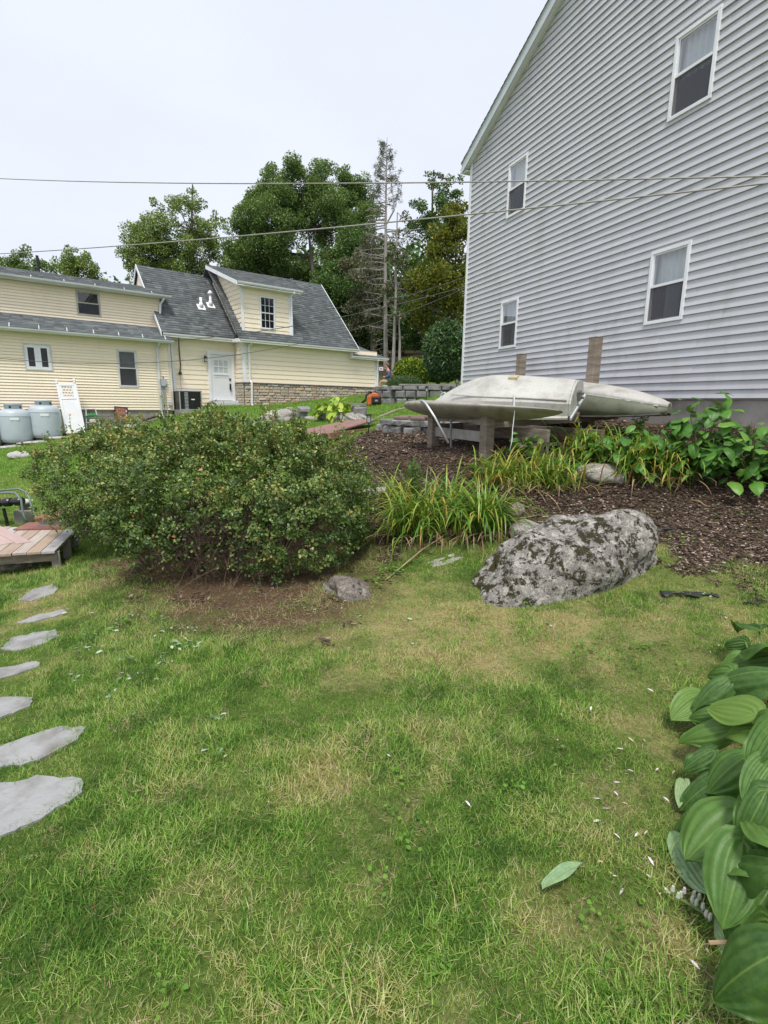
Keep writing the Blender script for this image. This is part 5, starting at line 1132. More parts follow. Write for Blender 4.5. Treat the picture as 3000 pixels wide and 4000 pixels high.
# stepping stones
BLUEST = mat('bluestone', (.33, .33, .325), (.17, .16, .14), 7, .85, 'World', bmp=.7, bscale=26, bdist=.012, lo=.42, hi=.75, detail=9)
names = ['nearest large blue grey stepping stone cut by the left edge', 'second stepping stone from the camera with clippings on it', 'third stepping stone from the camera, cut by the left edge', 'fourth stepping stone from the camera, narrow and grassy', 'fifth stepping stone from the camera', 'sixth stepping stone, thin sliver in the grass', 'farthest stepping stone, nearest to the wooden ramp']
for s_, lab in zip(STEPS_PX, names):
    P = Gs(s_); c0 = sum((p for p in P), Vector())/len(P); rr = random.Random(len(lab)); pts = []
    for i in range(len(P)):
        a, b_ = P[i], P[(i+1) % len(P)]
        for f in (0, .25, .5, .75): q = a.lerp(b_, f); pts.append((q.x-c0.x+rr.gauss(0, .006), q.y-c0.y+rr.gauss(0, .006), g1(q.x, q.y)-c0.z+.012))
    if sum(pts[i][0]*pts[(i+1) % len(pts)][1]-pts[(i+1) % len(pts)][0]*pts[i][1] for i in range(len(pts))) < 0: pts = pts[::-1]
    lo_ = [(x, y, z-.07) for x, y, z in pts]; n_ = len(pts); zc = sum(p[2] for p in pts)/n_
    mb = MB().add(pts+lo_+[(0, 0, zc)], [(i, (i+1) % n_, 2*n_) for i in range(n_)]+[(i, n_+i, n_+(i+1) % n_, (i+1) % n_) for i in range(n_)])
    o = mb.build('stepping_stone', BLUEST, None); o.location = c0; tag(o, lab, 'stepping stone', 'stepping stones in the lawn')

# ------------------------------------------------------------------ wooden ramp and deck at the left edge
ZD = -.14
B3, C3, A3 = atZ(215, 2150, ZD), atZ(299, 2066, ZD), atZ(0, 2189, ZD)
e1 = (C3-B3); lr = e1.length; e1.normalize(); e2 = Vector((-e1.y, e1.x, 0)); e2 = e2 if (A3-B3).dot(e2) > 0 else -e2
ramp_ = empty('wooden_ramp', tuple(B3), math.atan2(e1.y, e1.x), 'weathered plank ramp end on short legs at the left edge', 'ramp'); ramp_['kind'] = 'thing'
sgn = 1 if e1.x*e2.y-e1.y*e2.x > 0 else -1
PLANK = [mat('ramp_plank_%d' % i, c1, c2, 4, .8, 'Object', (.6, 5, 5), .3, 30, .003) for i, (c1, c2) in enumerate((((.50, .42, .37), (.38, .30, .25)), ((.46, .36, .29), (.36, .25, .18)), ((.52, .45, .40), (.42, .35, .30)), ((.48, .36, .27), (.40, .30, .22)), ((.50, .47, .47), (.40, .38, .38))))]
for i in range(14):
    y0 = i*.145; cut_ = .0
    MB().box(-.02+.01*(i % 3), lr+.12*i*.55, min(sgn*y0, sgn*(y0+.138)), max(sgn*y0, sgn*(y0+.138)), -.03, 0).build('plank', PLANK[(4-i) % 5 if i else 4], ramp_, bevel=.003)
for x in (.08, lr*.55, lr-.05): MB().bar((x, sgn*.02, -.4), (x, sgn*.02, -.032), .04, .09).build('leg', WOODG, ramp_)
MB().box(.05, .09, min(0, sgn*2), max(0, sgn*2), -.14, -.032).build('joist', WOOD, ramp_); MB().box(lr*.7, lr*.7+.04, min(0, sgn*2), max(0, sgn*2), -.14, -.032).build('joist', WOOD, ramp_)
# pink composite deck behind
D0 = B3+e1*(lr*1.0)+e2*1.1-Vector((0, 0, .012))
deck = empty('composite_deck', tuple(D0), math.atan2(e1.y, e1.x)+R(32)*sgn, 'faded pink composite deck boards beyond the ramp', 'deck'); deck['kind'] = 'thing'
PINK = mat('pink_composite', (.52, .38, .35), (.46, .33, .30), 3, .7, 'Object', (.5, 5, 5), rnd=.06)
for i in range(9): MB().box(-.9+.1*i, 2.6, min(sgn*(i*.15-.3), sgn*(i*.15-.157)), max(sgn*(i*.15-.3), sgn*(i*.15-.157)), -.01, .02).build('deck_board', PINK, deck, bevel=.002)
bx_ = [q-B3 for q in ()]
# red lidded hatch box
h0 = atZ(225, 2050, ZD+.0); hat = empty('hatch_box', (h0.x, h0.y, ZD), math.atan2(e1.y, e1.x)-R(10), 'small box with a faded red lid on the ramp', 'box')
REDB = mat('faded_red_board', (.30, .13, .10), (.22, .09, .07), 4, .75, 'Object')
MB().box(-.16, .34, -.22, .16, .0, .12).build('body', WOODG, hat, bevel=.004); MB().box(-.2, .38, -.26, .2, .12, .15).build('lid', REDB, hat, bevel=.005); MB().box(-.30, .1, -.2, .42, .004, .02).build('trim_board', REDB, hat)
# green hoop rails, black float roller, post lamp pedestal
GREENP = mat('green_pipe', (.16, .22, .19), (.12, .16, .14), 6, .45)
hp = empty('hoop_rail', tuple(atY(100, 2035, 7.6)), 0, 'two bent grey green pipe hoops beside the ramp', 'railing')
for pts in ([(-260,1945,7.9),(-120,1935,7.85),(-40,1928,7.8),(40,1924,7.75),(60,1926,7.7),(82,1950,7.68),(86,1978,7.66),(92,2010,7.64),(103,2036,7.6)], [(-260,1930,8.6),(-60,1922,8.5),(20,1914,8.4),(75,1910,8.35),(100,1922,8.3),(115,1945,8.25),(122,1975,8.2),(132,2000,8.15),(143,2025,8.1)]):
    tube_px(hp, pts, .017, GREENP, 'hoop')
rl = empty('float_roller', tuple(atY(40, 1965, 8.0)), 0, 'black ringed plastic float roller under the hoops', 'float'); 
a, b_ = atY(-260, 1985, 8.4), atY(74, 1958, 8.0)
for k in range(9):
    c = a.lerp(b_, k/8); d_ = (b_-a).normalized(); MB().tube([c-d_*.07-rl.location, c-d_*.05-rl.location, c+d_*.05-rl.location, c+d_*.07-rl.location], [.055, .07, .07, .055], 14).build('ring', BLACK, rl)
MB().tube([a-rl.location, b_-rl.location], .045, 10).build('core', BLACK, rl); p_ = atY(14, 1985, 8.1); MB().tube([p_-rl.location, Vector((p_.x+.03, p_.y, g1(p_.x, p_.y)))-rl.location], .025, 8).build('leg', BLACK, rl)
pd = G(105, 2035); ped = empty('pedestal', (pd.x, pd.y, pd.z), R(12), 'concrete pedestal with a round pale top behind the hoops', 'pedestal')
h_ = Vector(atY(105, 1990, pd.y)).z-pd.z; MB().box(-.13, .13, -.12, .12, -.1, h_).build('base', CONC, ped, bevel=.01); MB().box(-.06, .06, -.05, .05, h_, h_+.1).build('neck', mat('grey_plastic', (.15, .15, .15), None, 5, .5), ped); MB().lathe([(.1, 0), (.13, .02), (.12, .05), (.05, .065)], 20, (0, 0, h_+.1)).build('top', mat('pale_plastic', (.6, .6, .52), None, 4, .5), ped, True)
rock('stone', 'rubble stone under the front edge of the ramp', tuple(G(40, 2215)+Vector((0, 0, -.01))), (.4, .16, .06), R(10), ROCKP, 40, 4, .6); rock('stone', 'rubble stone at the far corner of the ramp', tuple(G(350, 2085)+Vector((0, 0, .02))), (.12, .1, .08), 0, ROCKP, 41, 4, .6)
# ------------------------------------------------------------------ by the yellow house
TANKM = mat('tank_paint', (.50, .56, .60), (.44, .50, .54), 2, .42)
for k, (x, y, lab) in enumerate(((69, 1730, 'pale blue grey gas tank, middle of the three'), (185, 1712, 'pale blue grey gas tank nearest to the white lattice panel'), (-62, 1752, 'pale blue grey gas tank cut off by the left edge'))):
    q = lpx(x, y, -.95); w = LW(q.x, -.95, 0); t = empty('gas_tank', (w.x, w.y, q.z), 0, lab, 'gas tank', 'gas tanks by the foundation')
    MB().lathe([(.30, 0), (.44, .05), (.475, .16), (.48, .3), (.48, .86), (.475, .9), (.46, .99), (.40, 1.07), (.28, 1.115), (.14, 1.13)], 40).build('shell', TANKM, t, True)
    MB().lathe([(.484, .88), (.487, .89), (.484, .90)], 40).build('weld_seam', TANKM, t, True)
    MB().lathe([(.25, 1.09), (.25, 1.25), (.265, 1.265), (.265, 1.29), (.25, 1.29), (.23, 1.28), (.23, 1.09)], 28).build('collar', TANKM, t, True)
    MB().lathe([(.06, 1.1), (.06, 1.2), (.03, 1.22)], 10).build('valve', mat('brass', (.4, .3, .1), None, 5, .4, metal=.6), t)
    d = Vector((-w.x, -w.y, 0)).normalized(); sd_ = Vector((-d.y, d.x, 0))
    for aa in (-.35, .9):
        dd = (d*math.cos(aa)+sd_*math.sin(aa)); ss = Vector((-dd.y, dd.x, 0)); c = dd*.252+Vector((0, 0, 1.18)); MB().tube([c-dd*.01, c+dd*.006], .035, 12).build('vent_hole', BLACK, t)
    c = d*.479; MB().add([c-sd_*.12+Vector((0, 0, .76)), c+sd_*.12+Vector((0, 0, .76)), c+sd_*.12+Vector((0, 0, .84)), c-sd_*.12+Vector((0, 0, .84)), d*.487-sd_*.11+Vector((0, 0, .765)), d*.487+sd_*.11+Vector((0, 0, .765)), d*.487+sd_*.11+Vector((0, 0, .835)), d*.487-sd_*.11+Vector((0, 0, .835))], [(4,5,6,7),(0,1,5,4),(1,2,6,5),(2,3,7,6),(3,0,4,7)]).build('label_plate', TRIM, t)
    MB().lathe([(.40, -.12), (.40, .02)], 20).build('foot_ring', mat('tank_foot', (.1, .1, .1), None, 4, .8), t)
# leaning white vinyl panel with a lattice window
a = lpx(222, 1500, -.5); b_ = lpx(252, 1692, -1.1); w0 = LW(b_.x+.35, -1.1, 0); pn = empty('lattice_panel', (w0.x, w0.y, b_.z), math.atan2(math.cos(AZL), math.sin(AZL)), 'white vinyl fence panel with lattice top leaning on the yellow wall', 'fence panel')
hh = 2.0; pn.rotation_euler = (R(-14), R(-3), pn.rotation_euler[2]); pn.scale = (.85, .85, .88)
MB().box(-.36, -.27, -.03, .03, 0, hh).build('post', TRIM, pn, bevel=.005); MB().box(.27, .36, -.03, .03, 0, hh).build('post', TRIM, pn, bevel=.005)
MB().box(-.27, .27, -.012, .012, 0, 1.36).build('board', TRIM, pn); MB().box(-.27, .27, -.03, .03, 1.36, 1.44).build('rail', TRIM, pn, bevel=.004); MB().box(-.27, .27, -.03, .03, 1.9, 2.0).build('rail', TRIM, pn, bevel=.004)
MB().box(-.27, -.19, -.02, .02, 1.44, 1.9).build('stile', TRIM, pn); MB().box(.19, .27, -.02, .02, 1.44, 1.9).build('stile', TRIM, pn)
for i in range(7):
    x = -.33+i*.11
    for s_ in (1, -1):
        p0, p1 = Vector((x if s_ > 0 else -x, -.004*s_, 1.44)), Vector((x+.25 if s_ > 0 else -x-.25, -.004*s_, 1.9))
        d_ = p1-p0; t0 = max(0, (-.2-p0.x)/d_.x if d_.x > 0 else (p0.x-.2)/-d_.x); t1 = min(1, (.2-p0.x)/d_.x if d_.x > 0 else (p0.x+.2)/-d_.x)
        if t1-t0 > .1: MB().bar(p0+d_*t0, p0+d_*t1, .02, .006, up=(0, 1, 0)).build('lattice_slat', TRIM, pn)
for x in (-.315, .315): MB().lathe([(.05, 0), (.055, .03), (.03, .05), (.06, .09), (.065, .12), (.05, .165), (.01, .185)], 14, (x, 0, hh)).build('finial', TRIM, pn, True)
# hose cart
q = lpx(365, 1675, -.75); w0 = LW(q.x, -.75, 0); hc = empty('hose_cart', (w0.x, w0.y, q.z), math.atan2(math.cos(AZL), math.sin(AZL)), 'white tubular garden hose cart with green hose below the window', 'hose cart'); hc.rotation_euler = (R(-12), 0, hc.rotation_euler[2])
MB().tube([(-.22, 0, 0), (-.18, 0, .45), (-.15, 0, .72), (.15, 0, .72), (.18, 0, .45), (.24, 0, 0)], .022, 8).build('frame', TRIM2, hc); MB().tube([(-.17, 0, .5), (.17, 0, .5)], .018, 8).tube([(-.19, 0, .22), (.2, 0, .22)], .02, 8).build('crossbar', TRIM2, hc)
MB().box(-.1, .1, -.08, .06, .2, .34).build('reel_hub', mat('cart_plastic', (.55, .55, .52), None, 4, .5), hc, bevel=.02)
for k in range(3): MB().tube([(.2*math.cos(t_), -.04+.02*k, .44+.05*math.sin(t_)+.02*k) for t_ in np.linspace(0, 6.283, 20)], .016, 6).build('hose', mat('green_hose', (.02, .28, .06), None, 5, .4), hc)
MB().lathe([(.02, -.02), (.11, -.02), (.11, .02), (.02, .02)], 16).build('wheel', BLACK, hc).rotation_euler = (0, R(90), 0)
# brick patterned panel
q = lpx(475, 1640, -.6); w0 = LW(q.x, -.6, 0); bp = empty('brick_panel', (w0.x, w0.y, q.z), math.atan2(math.cos(AZL), math.sin(AZL)), 'small framed panel of red bricks leaning on the block foundation', 'brick panel'); bp.rotation_euler = (R(-10), R(4), bp.rotation_euler[2])
MB().box(-.2, .2, 0, .03, 0, .46).build('backing', TRIM, bp); frame_mb(-.23, .23, -.02, .49, .03, -.03, .03).build('frame', BLACK, bp)
BRK = mat('red_brick', (.34, .13, .085), (.25, .09, .06), 6, .85, rnd=.2)
for i in range(6):
    for j in range(3):
        x = -.19+j*.14+(.07 if i % 2 else 0)
        MB().box(max(-.195, x-.06), min(.195, x+.06), -.02, 0, .02+i*.074, .08+i*.074).build('brick', BRK, bp)
# planks and slabs along the foundation
for k, (x0, x1, y, lab, m) in enumerate(((390, 470, 1660, 'grey plank lying along the foundation', WOODG), (560, 620, 1632, 'dark board lying on the foundation slab near the meter', BLACK))):
    p0, p1 = lpx(x0, y+10, -.8), lpx(x1, y-8, -.6); o = MB().bar(LW(*p0), LW(*p1), .14, .04).build('plank', m, None); tag(o, lab, 'plank', 'boards by the foundation')
for k, (x, y) in enumerate(((30, 1765), (140, 1742), (235, 1725), (455, 1665), (520, 1650))):
    q = lpx(x, y, -1.5); w0 = LW(q.x, -1.5, 0); rock('edging_stone', ('white flat edging stone below the tank at the picture edge', 'white flat edging stone between the two whole tanks', 'white flat edging stone below the lattice panel', 'white flat edging stone left of the brick panel', 'white flat edging stone right of the brick panel')[k], (w0.x, w0.y, g1(w0.x, w0.y)+.02), (.5, .16, .06), math.atan2(math.cos(AZL), math.sin(AZL)), ROCKW, 50+k, 3, .5, group='white edging stones', cat='stone')
# air conditioner on its pad
q0, q1 = lpx(703, 1598, -.95), lpx(790, 1598, -.95); ac = empty('air_conditioner', tuple(LW((q0.x+q1.x)/2, -.6, 1.18)), math.atan2(math.cos(AZL), math.sin(AZL)), 'black and grey outdoor air conditioner unit left of the white door', 'air conditioner')
w_ = (q1.x-q0.x)/2; GREYM = mat('ac_grey', (.42, .44, .46), (.36, .38, .4), 4, .5)
MB().box(-w_, w_, -.36, .36, .03, .74).build('body', BLACK, ac, bevel=.01); MB().box(-w_-.012, w_+.012, -.375, .375, .74, .80).build('top', GREYM, ac, bevel=.02)
for x in (-w_-.004, w_-.036): MB().box(x, x+.04, -.372, -.355, .03, .74).build('corner_post', GREYM, ac)
for i in range(12): MB().box(-w_+.2, -w_+.34, -.372, -.36, .07+i*.055, .10+i*.055).build('louvre', GREYM, ac)
MB().box(.02, .16, -.366, -.36, .42, .46).build('badge', TRIM, ac); MB().box(-w_-.02, w_+.02, -.38, .38, -.25, .03).build('pad', CONC, ac); MB().box(-w_, w_, -.368, -.362, .035, .06).build('base_rail', GREYM, ac)
# lantern beside the door
q = lpx(799, 1398, -.05); ln = empty('wall_lantern', tuple(LW(q.x, -.02, q.z)), math.atan2(math.cos(AZL), math.sin(AZL)), 'small black lantern on a white plate left of the white door', 'lantern')
MB().box(-.07, .07, -.02, 0, -.16, .12).build('plate', TRIM, ln, bevel=.01); MB().tube([(0, -.02, .08), (0, -.1, .12), (0, -.13, .06)], .012, 8).build('arm', BLACK, ln); MB().lathe([(.03, -.17), (.05, -.16), (.065, .0), (.09, .02), (.02, .08)], 8, (0, -.13, 0)).build('cage', BLACK, ln); MB().lathe([(.042, -.14), (.055, -.02)], 8, (0, -.145, 0)).build('glass', mat('lantern_glass', (.5, .5, .42), None, 4, .2), ln)

# ------------------------------------------------------------------ slope between the houses
GRAN = mat('granite_block', (.27, .265, .26), (.17, .165, .16), 4, .9, 'World', bmp=.7, bscale=18, bdist=.03, rnd=.22)
def block_unit(seed):
    r = random.Random(seed); j = lambda s: (r.random()-.5)*s
    B = [(-.5, 0, -.5), (.5, 0, -.5), (.5, 0, .5), (-.5, 0, .5)]; Fm = [(x*.97+j(.03), -.82, z*.95+j(.03)) for x, _, z in B]; Ff = [(x*.72+j(.1), -1+j(.12), z*.66+j(.1)) for x, _, z in B]
    return MB().add(B+Fm+Ff+[(x, .6, z) for x, _, z in B], [(0,1,5,4),(1,2,6,5),(2,3,7,6),(3,0,4,7),(4,5,9,8),(5,6,10,9),(6,7,11,10),(7,4,8,11),(8,9,10,11),(1,0,12,13),(2,1,13,14),(3,2,14,15),(0,3,15,12)]).mesh('block')
BU = [block_unit(i) for i in range(8)]; [m_.materials.append(GRAN) for m_ in BU]
def block_wall(name, label, path, rows, seed, cap=None, bl=.42, cap_mat=None):
    """path: plan points; rows: list of (z, height, start, end) along the path"""
    root = empty(name, (path[0][0], path[0][1], rows[0][0]), 0, label, 'wall'); root['kind'] = 'thing'; P = [Vector((*p, 0)) for p in path]; seg = [(P[i+1]-P[i]).length for i in range(len(P)-1)]; tot = sum(seg); r = random.Random(seed)
    def at(s):
        for i, l in enumerate(seg):
            if s <= l or i == len(seg)-1: return P[i].lerp(P[i+1], s/l), math.atan2(P[i+1].y-P[i].y, P[i+1].x-P[i].x)
            s -= l
    for z, h, s0, s1 in rows:
        s = s0*tot-r.random()*.15
        while s < s1*tot-.1:
            w = bl*r.uniform(.65, 1.3); p, a = at(max(0, min(tot, s+w/2))); o = link('block', BU[r.randrange(8)], GRAN, root); o.location = (p.x-root.location.x, p.y-root.location.y, z+h/2-root.location.z); o.rotation_euler = (0, 0, a); o.scale = (w-.012, .3+r.uniform(-.02, .02), h-.012); s += w
    return root
px2 = lambda x, y, Y: tuple(atY(x, y, Y))[:2]
block_wall('retaining_wall', 'curved retaining wall of rough grey stone blocks below the yellow green shrub', [px2(1476,1560,20.8), px2(1500,1560,20.0), px2(1545,1560,19.4), px2(1640,1560,19.2), px2(1830,1560,18.9)],
           [(1.50, .28, 0, 1), (1.78, .28, .0, 1), (2.06, .16, .12, .95)], 3)
cr = MB().box(-.0, 2.6, -.1, .5, 0, .06).build('cap_slab', mat('slab_grey', (.33, .32, .3), (.25, .24, .22), 4, .9, 'World', bmp=.4), None); p = atY(1560, 1508, 19.2); cr.location = (p.x, p.y, 2.225); cr.rotation_euler = (0, 0, R(-8)); tag(cr, 'long flat cap slab on the curved retaining wall', 'slab')
lw_ = block_wall('low_retaining_wall', 'low curved stone block wall with a flagstone top left of the rack', [px2(1524,1670,11.6), px2(1548,1676,10.9), px2(1600,1690,10.4), px2(1665,1695,10.1), px2(1760,1690,10.2)], [(.90, .26, 0, 1), (1.16, .12, 0.12, 1)], 5, bl=.3)
FLAG = mat('red_flagstone', (.24, .16, .13), (.16, .12, .10), 4, .85, 'World', bmp=.4)
for k, (x0, x1, Y, sk) in enumerate(((1536, 1600, 10.75, .1), (1600, 1662, 10.3, -.1), (1560, 1690, 11.3, .0))):
    a, b_ = atY(x0, 1630, Y), atY(x1, 1640, Y-.1); o = MB().prism([(0, -.06, 0), (b_.x-a.x-.02, b_.y-a.y-.08+sk*.2, 0), (b_.x-a.x, b_.y-a.y+.5, 0), (.06, .5, 0)], (0, 0, .05)).build('cap_stone', FLAG, lw_, bevel=.01); o.location = (a.x-lw_.location.x, a.y-lw_.location.y, 1.285-lw_.location.z+.004*k)
# boardwalk with timber edge
bw = empty('boardwalk', tuple(G(1330, 1712)), 0, 'short red brown plank boardwalk beside the mulch bed', 'boardwalk'); bw['kind'] = 'thing'; a0 = Vector((-1.02, 10.9, 0)); a1 = Vector((.02, 12.9, 0)); dd = (a1-a0).normalized(); nn_ = Vector((-dd.y, dd.x, 0))
REDW = mat('red_brown_plank', (.30, .17, .14), (.22, .12, .10), 4, .75, 'Object', (.7, 5, 5), rnd=.08)
for i in range(6):
    s = a0+nn_*(i*.14)-dd*.4; e = a1+nn_*(i*.14)-dd*.6; s.z = g1(s.x, s.y)+.10; e.z = g1(e.x, e.y)+.12; s.z = max(s.z, .97); e.z = max(e.z, 1.02)
    MB().bar(s-bw.location, e-bw.location, .13, .03).build('plank', REDW, bw)
s = a0-nn_*.08-dd*.4; e = a1-nn_*.08-dd*.6; s.z, e.z = .93, .98; MB().bar(s-bw.location, e-bw.location, .04, .13).build('edge_board', mat('orange_timber', (.34, .2, .12), (.26, .15, .1), 4, .8), bw)
te = empty('timber_edging', tuple(G(1420, 1668)), 0, 'line of weathered timbers edging the lawn above the mulch', 'timber edging'); TP = [(1395,1672,12.9),(1470,1640,13.6),(1548,1608,14.6),(1600,1596,15.6),(1640,1588,16.8)]
for p, q in zip(TP[:-1], TP[1:]): MB().bar(atY(*p)-te.location, atY(*q)-te.location, .12, .12).build('timber', WOOD, te, bevel=.008)
te2 = MB().bar(atY(1470, 1690, 11.6), atY(1530, 1655, 12.2), .1, .1).build('step_timber', WOOD, None); tag(te2, 'single step timber at the left end of the low stone wall', 'timber')
# stone planter block, tilted slab
for lab, x, y, Y, sz, rz in (('upright grey stone block at the right of the bright hosta', 1403, 1628, 14.0, (.36, .3, .36), 10), ('grey stone block at the left of the bright hosta', 1258, 1625, 15.0, (.2, .3, .4), 0), ('squared grey stone standing alone in the far lawn', 1180, 1620, 15.6, (.22, .22, .26), 30)):
    g_ = atY(x, y, Y); gzv = g1(g_.x, g_.y); o = link('stone_block', BU[2], GRAN, None); o.location = (g_.x, g_.y, gzv+sz[2]/2-.03); o.scale = (sz[0], sz[1], sz[2]); o.rotation_euler = (0, 0, R(rz)); tag(o, lab, 'stone block')
o = link('stone_block', BU[4], GRAN, None); p = atY(1187, 1600, 15.6); o.location = (p.x, p.y, g1(p.x, p.y)+.27); o.scale = (.34, .26, .1); o.rotation_euler = (R(8), 0, R(20)); tag(o, 'pale slab lying on the squared stone in the far lawn', 'stone slab')
o = MB().box(-.21, .21, -.34, .02, 0, .07).build('stone_slab', GRAN, None); p = atY(1400, 1580, 14.1); o.location = (p.x, p.y, g1(p.x, p.y)+.34); tag(o, 'dark slab on top of the upright stone block', 'stone slab')
# solar path lights
for k, (x, y, Y, h, lab) in enumerate(((1440, 1702, 10.9, .42, 'black solar path light at the mulch edge'), (1333, 1688, 12.3, .40, 'black solar path light left of the boardwalk'), (1783, 1525, 15.5, .34, 'black solar path light beside the corner of the grey house'), (1665, 1560, 17.6, .4, 'black solar path light in front of the retaining wall'))):
    p = atY(x, y, Y); s = empty('solar_light', (p.x, p.y, g1(p.x, p.y) if k < 2 else p.z), 0, lab, 'path light', 'solar path lights')
    MB().tube([(0, 0, -.1), (0, 0, h*.62)], .012, 8).build('stake', BLACK, s)
    for sx in (-.04, .04):
        for sy in (-.04, .04): MB().box(sx-.006, sx+.006, sy-.006, sy+.006, h*.62, h*.95).build('cage_bar', BLACK, s)
    MB().box(-.035, .035, -.035, .035, h*.63, h*.92).build('lens', mat('frosted_lens', (.4, .42, .4), None, 4, .3), s); MB().box(-.055, .055, -.055, .055, h*.95, h*1.02).build('cap', BLACK, s); MB().box(-.05, .05, -.05, .05, h*.6, h*.625).build('base', BLACK, s)
# backpack leaf blower
p = G(1462, 1583); bl = empty('leaf_blower', tuple(p), R(12), 'orange and black backpack leaf blower lying by the retaining wall', 'leaf blower')
ORG = mat('orange_plastic', (.75, .16, .04), (.6, .12, .03), 4, .4)
MB().prism([(-.26, -.1, 0), (.22, -.1, 0), (.24, -.1, .2), (.12, -.1, .42), (-.08, -.1, .46), (-.24, -.1, .3)], (0, .34, 0)).build('shroud', ORG, bl, bevel=.04); MB().box(-.14, .22, -.2, -.09, .03, .32).build('engine', BLACK, bl, bevel=.05); MB().box(-.02, .1, -.215, -.2, .13, .2).build('muffler', mat('grey_metal', (.35, .35, .35), None, 5, .4), bl, bevel=.01)
MB().tube([(-.1, 0, .44), (-.2, -.05, .47), (-.32, -.1, .36), (-.36, -.12, .18), (-.5, -.14, .06)], .045, 10).build('hose', BLACK, bl, True); MB().tube([(-.02, .1, .46), (.05, .1, .52), (.12, .1, .44)], .015, 6).build('handle', BLACK, bl)
# seated person beyond the wing
def skin(name, vs, es, rad, m, parent, root=0, sub=2):
    me = bpy.data.meshes.new(name); me.from_pydata(vs, es, []); o = link(name, me, m, parent); sk = o.modifiers.new('skin', 'SKIN'); sk.use_smooth_shade = True
    for i, r_ in enumerate(rad): me.skin_vertices[0].data[i].radius = (r_, r_) if not hasattr(r_, '__len__') else r_
    me.skin_vertices[0].data[root].use_root = True; s = o.modifiers.new('sub', 'SUBSURF'); s.levels = s.render_levels = sub; return o
p = atY(1520, 1530, 25.5); per = empty('person', (p.x, p.y, p.z), 0, 'person in a blue shirt and pale shorts sitting with head bowed', 'person')
SKIN = mat('skin', (.52, .30, .22), (.46, .26, .19), 8, .55); SHIRT = mat('blue_shirt', (.12, .14, .24), (.09, .11, .19), 6, .85); SHORT = mat('khaki_shorts', (.46, .38, .28), (.4, .33, .24), 6, .85); HAIR = mat('auburn_hair', (.22, .09, .045), (.15, .06, .03), 20, .6)
bv = [(0,0,.46),(.0,0,.62),(-.03,0,.82),(-.05,0,.98),(-.09,0,1.06),(-.13,0,1.15),(-.17,0,1.24), (-.04,-.17,.94),(-.02,-.22,.72),(-.22,-.16,.66),(-.30,-.1,.70), (-.04,.17,.94),(-.02,.22,.72),(-.22,.16,.66),(-.30,.1,.70), (-.05,-.1,.46),(-.42,-.12,.47),(-.48,-.12,.1),(-.60,-.12,.05), (-.05,.1,.46),(-.42,.12,.47),(-.48,.12,.1),(-.60,.12,.05)]
be = [(0,1),(1,2),(2,3),(3,4),(4,5),(5,6),(3,7),(7,8),(8,9),(9,10),(3,11),(11,12),(12,13),(13,14),(0,15),(15,16),(16,17),(17,18),(0,19),(19,20),(20,21),(21,22)]
skin('body', bv, be, [.14,.13,.14,.12,.055,.085,.095,.06,.045,.035,.035,.06,.045,.035,.035,.09,.065,.045,.04,.09,.065,.045,.04], SKIN, per)
skin('shirt', [bv[i] for i in (0,1,2,3,7,8,9,11,12,13)], [(0,1),(1,2),(2,3),(3,4),(4,5),(5,6),(3,7),(7,8),(8,9)], [.155,.15,.165,.135,.075,.06,.05,.075,.06,.05], SHIRT, per)
skin('shorts', [bv[0], bv[15], (-.36,-.12,.47), bv[19], (-.36,.12,.47)], [(0,1),(1,2),(0,3),(3,4)], [.16,.11,.09,.11,.09], SHORT, per)
hb = bmesh.new(); bmesh.ops.create_icosphere(hb, subdivisions=3, radius=1); hm = bpy.data.meshes.new('hair')
for v in hb.verts: v.co = Vector((v.co.x*.115+.02+(.03 if v.co.z < -.2 else 0), v.co.y*.105, max(v.co.z, -.55 if v.co.x > -.1 else .25)*.115))
hb.to_mesh(hm); hb.free(); ho = link('hair', hm, HAIR, per, True); ho.location = (-.145, 0, 1.235)
MB().box(-.36, -.33, -.04, .04, .70, .84).build('phone', BLACK, per)
st = rock('seat_stone', 'pale flat stone the person sits on', (p.x-.08, p.y, p.z+.1), (.5, .35, .32), 0, ROCKW, 60, 3, .4, flat=.6)
# small red and white signs on posts in the trees
for k, (x, y, Y) in enumerate(((1489, 1441, 33), (1531, 1459, 34))):
    p = atY(x, y, Y); sg = empty('warning_sign', (p.x, p.y, p.z), 0, ('small white sign with red mark nailed to a trunk left of the person', 'small weathered tan sign on a trunk above the person')[k], 'sign')
    sg.scale = (.6, 1, .6); MB().box(-.2, .2, -.01, .01, -.17, .17).build('panel', (TRIM, mat('tan_sign', (.4, .26, .18), None, 6, .7))[k], sg); MB().box(-.13, .13, -.016, -.01, .02, .08).box(-.1, -.02, -.016, -.01, -.1, -.02).box(.03, .1, -.016, -.01, -.1, -.02).build('lettering', mat('sign_red', (.4, .05, .05), None, 6, .6), sg)
    MB().tube([(0, .06, -2.5), (0, .06, .4)], .05, 6).build('stake', BARK, sg)

# ------------------------------------------------------------------ overhead cables
CABW = mat('pale_cable', (.36, .35, .31), (.28, .27, .24), 8, .6); CABD = mat('dark_cable', (.06, .06, .06), (.1, .1, .1), 8, .6)
def cable(label, A, B, sag, rad, m, n=40):
    a, b_ = atY(*A), atY(*B); P = [a.lerp(b_, f)-Vector((0, 0, sag*4*f*(1-f))) for f in np.linspace(0, 1, n)]
    o = MB().tube([q-a for q in P], rad, 6).build('overhead_cable', m, None, True); o.location = a; tag(o, label, 'cable', 'overhead cables')
cable('uppermost pale overhead cable crossing above the trees and the grey wall', (-400, 672, 15), (3400, 678, 5.0), .16, .008, CABW)
cable('second pale overhead cable rising to the right over the trees', (-400, 1008, 14), (3400, 672, 5.0), .12, .0085, CABW)
cable('dark cable from behind the grey house to the middle of the wing roof', (600, 1336, 21.5), (1900, 1095, 19), .35, .014, CABD)
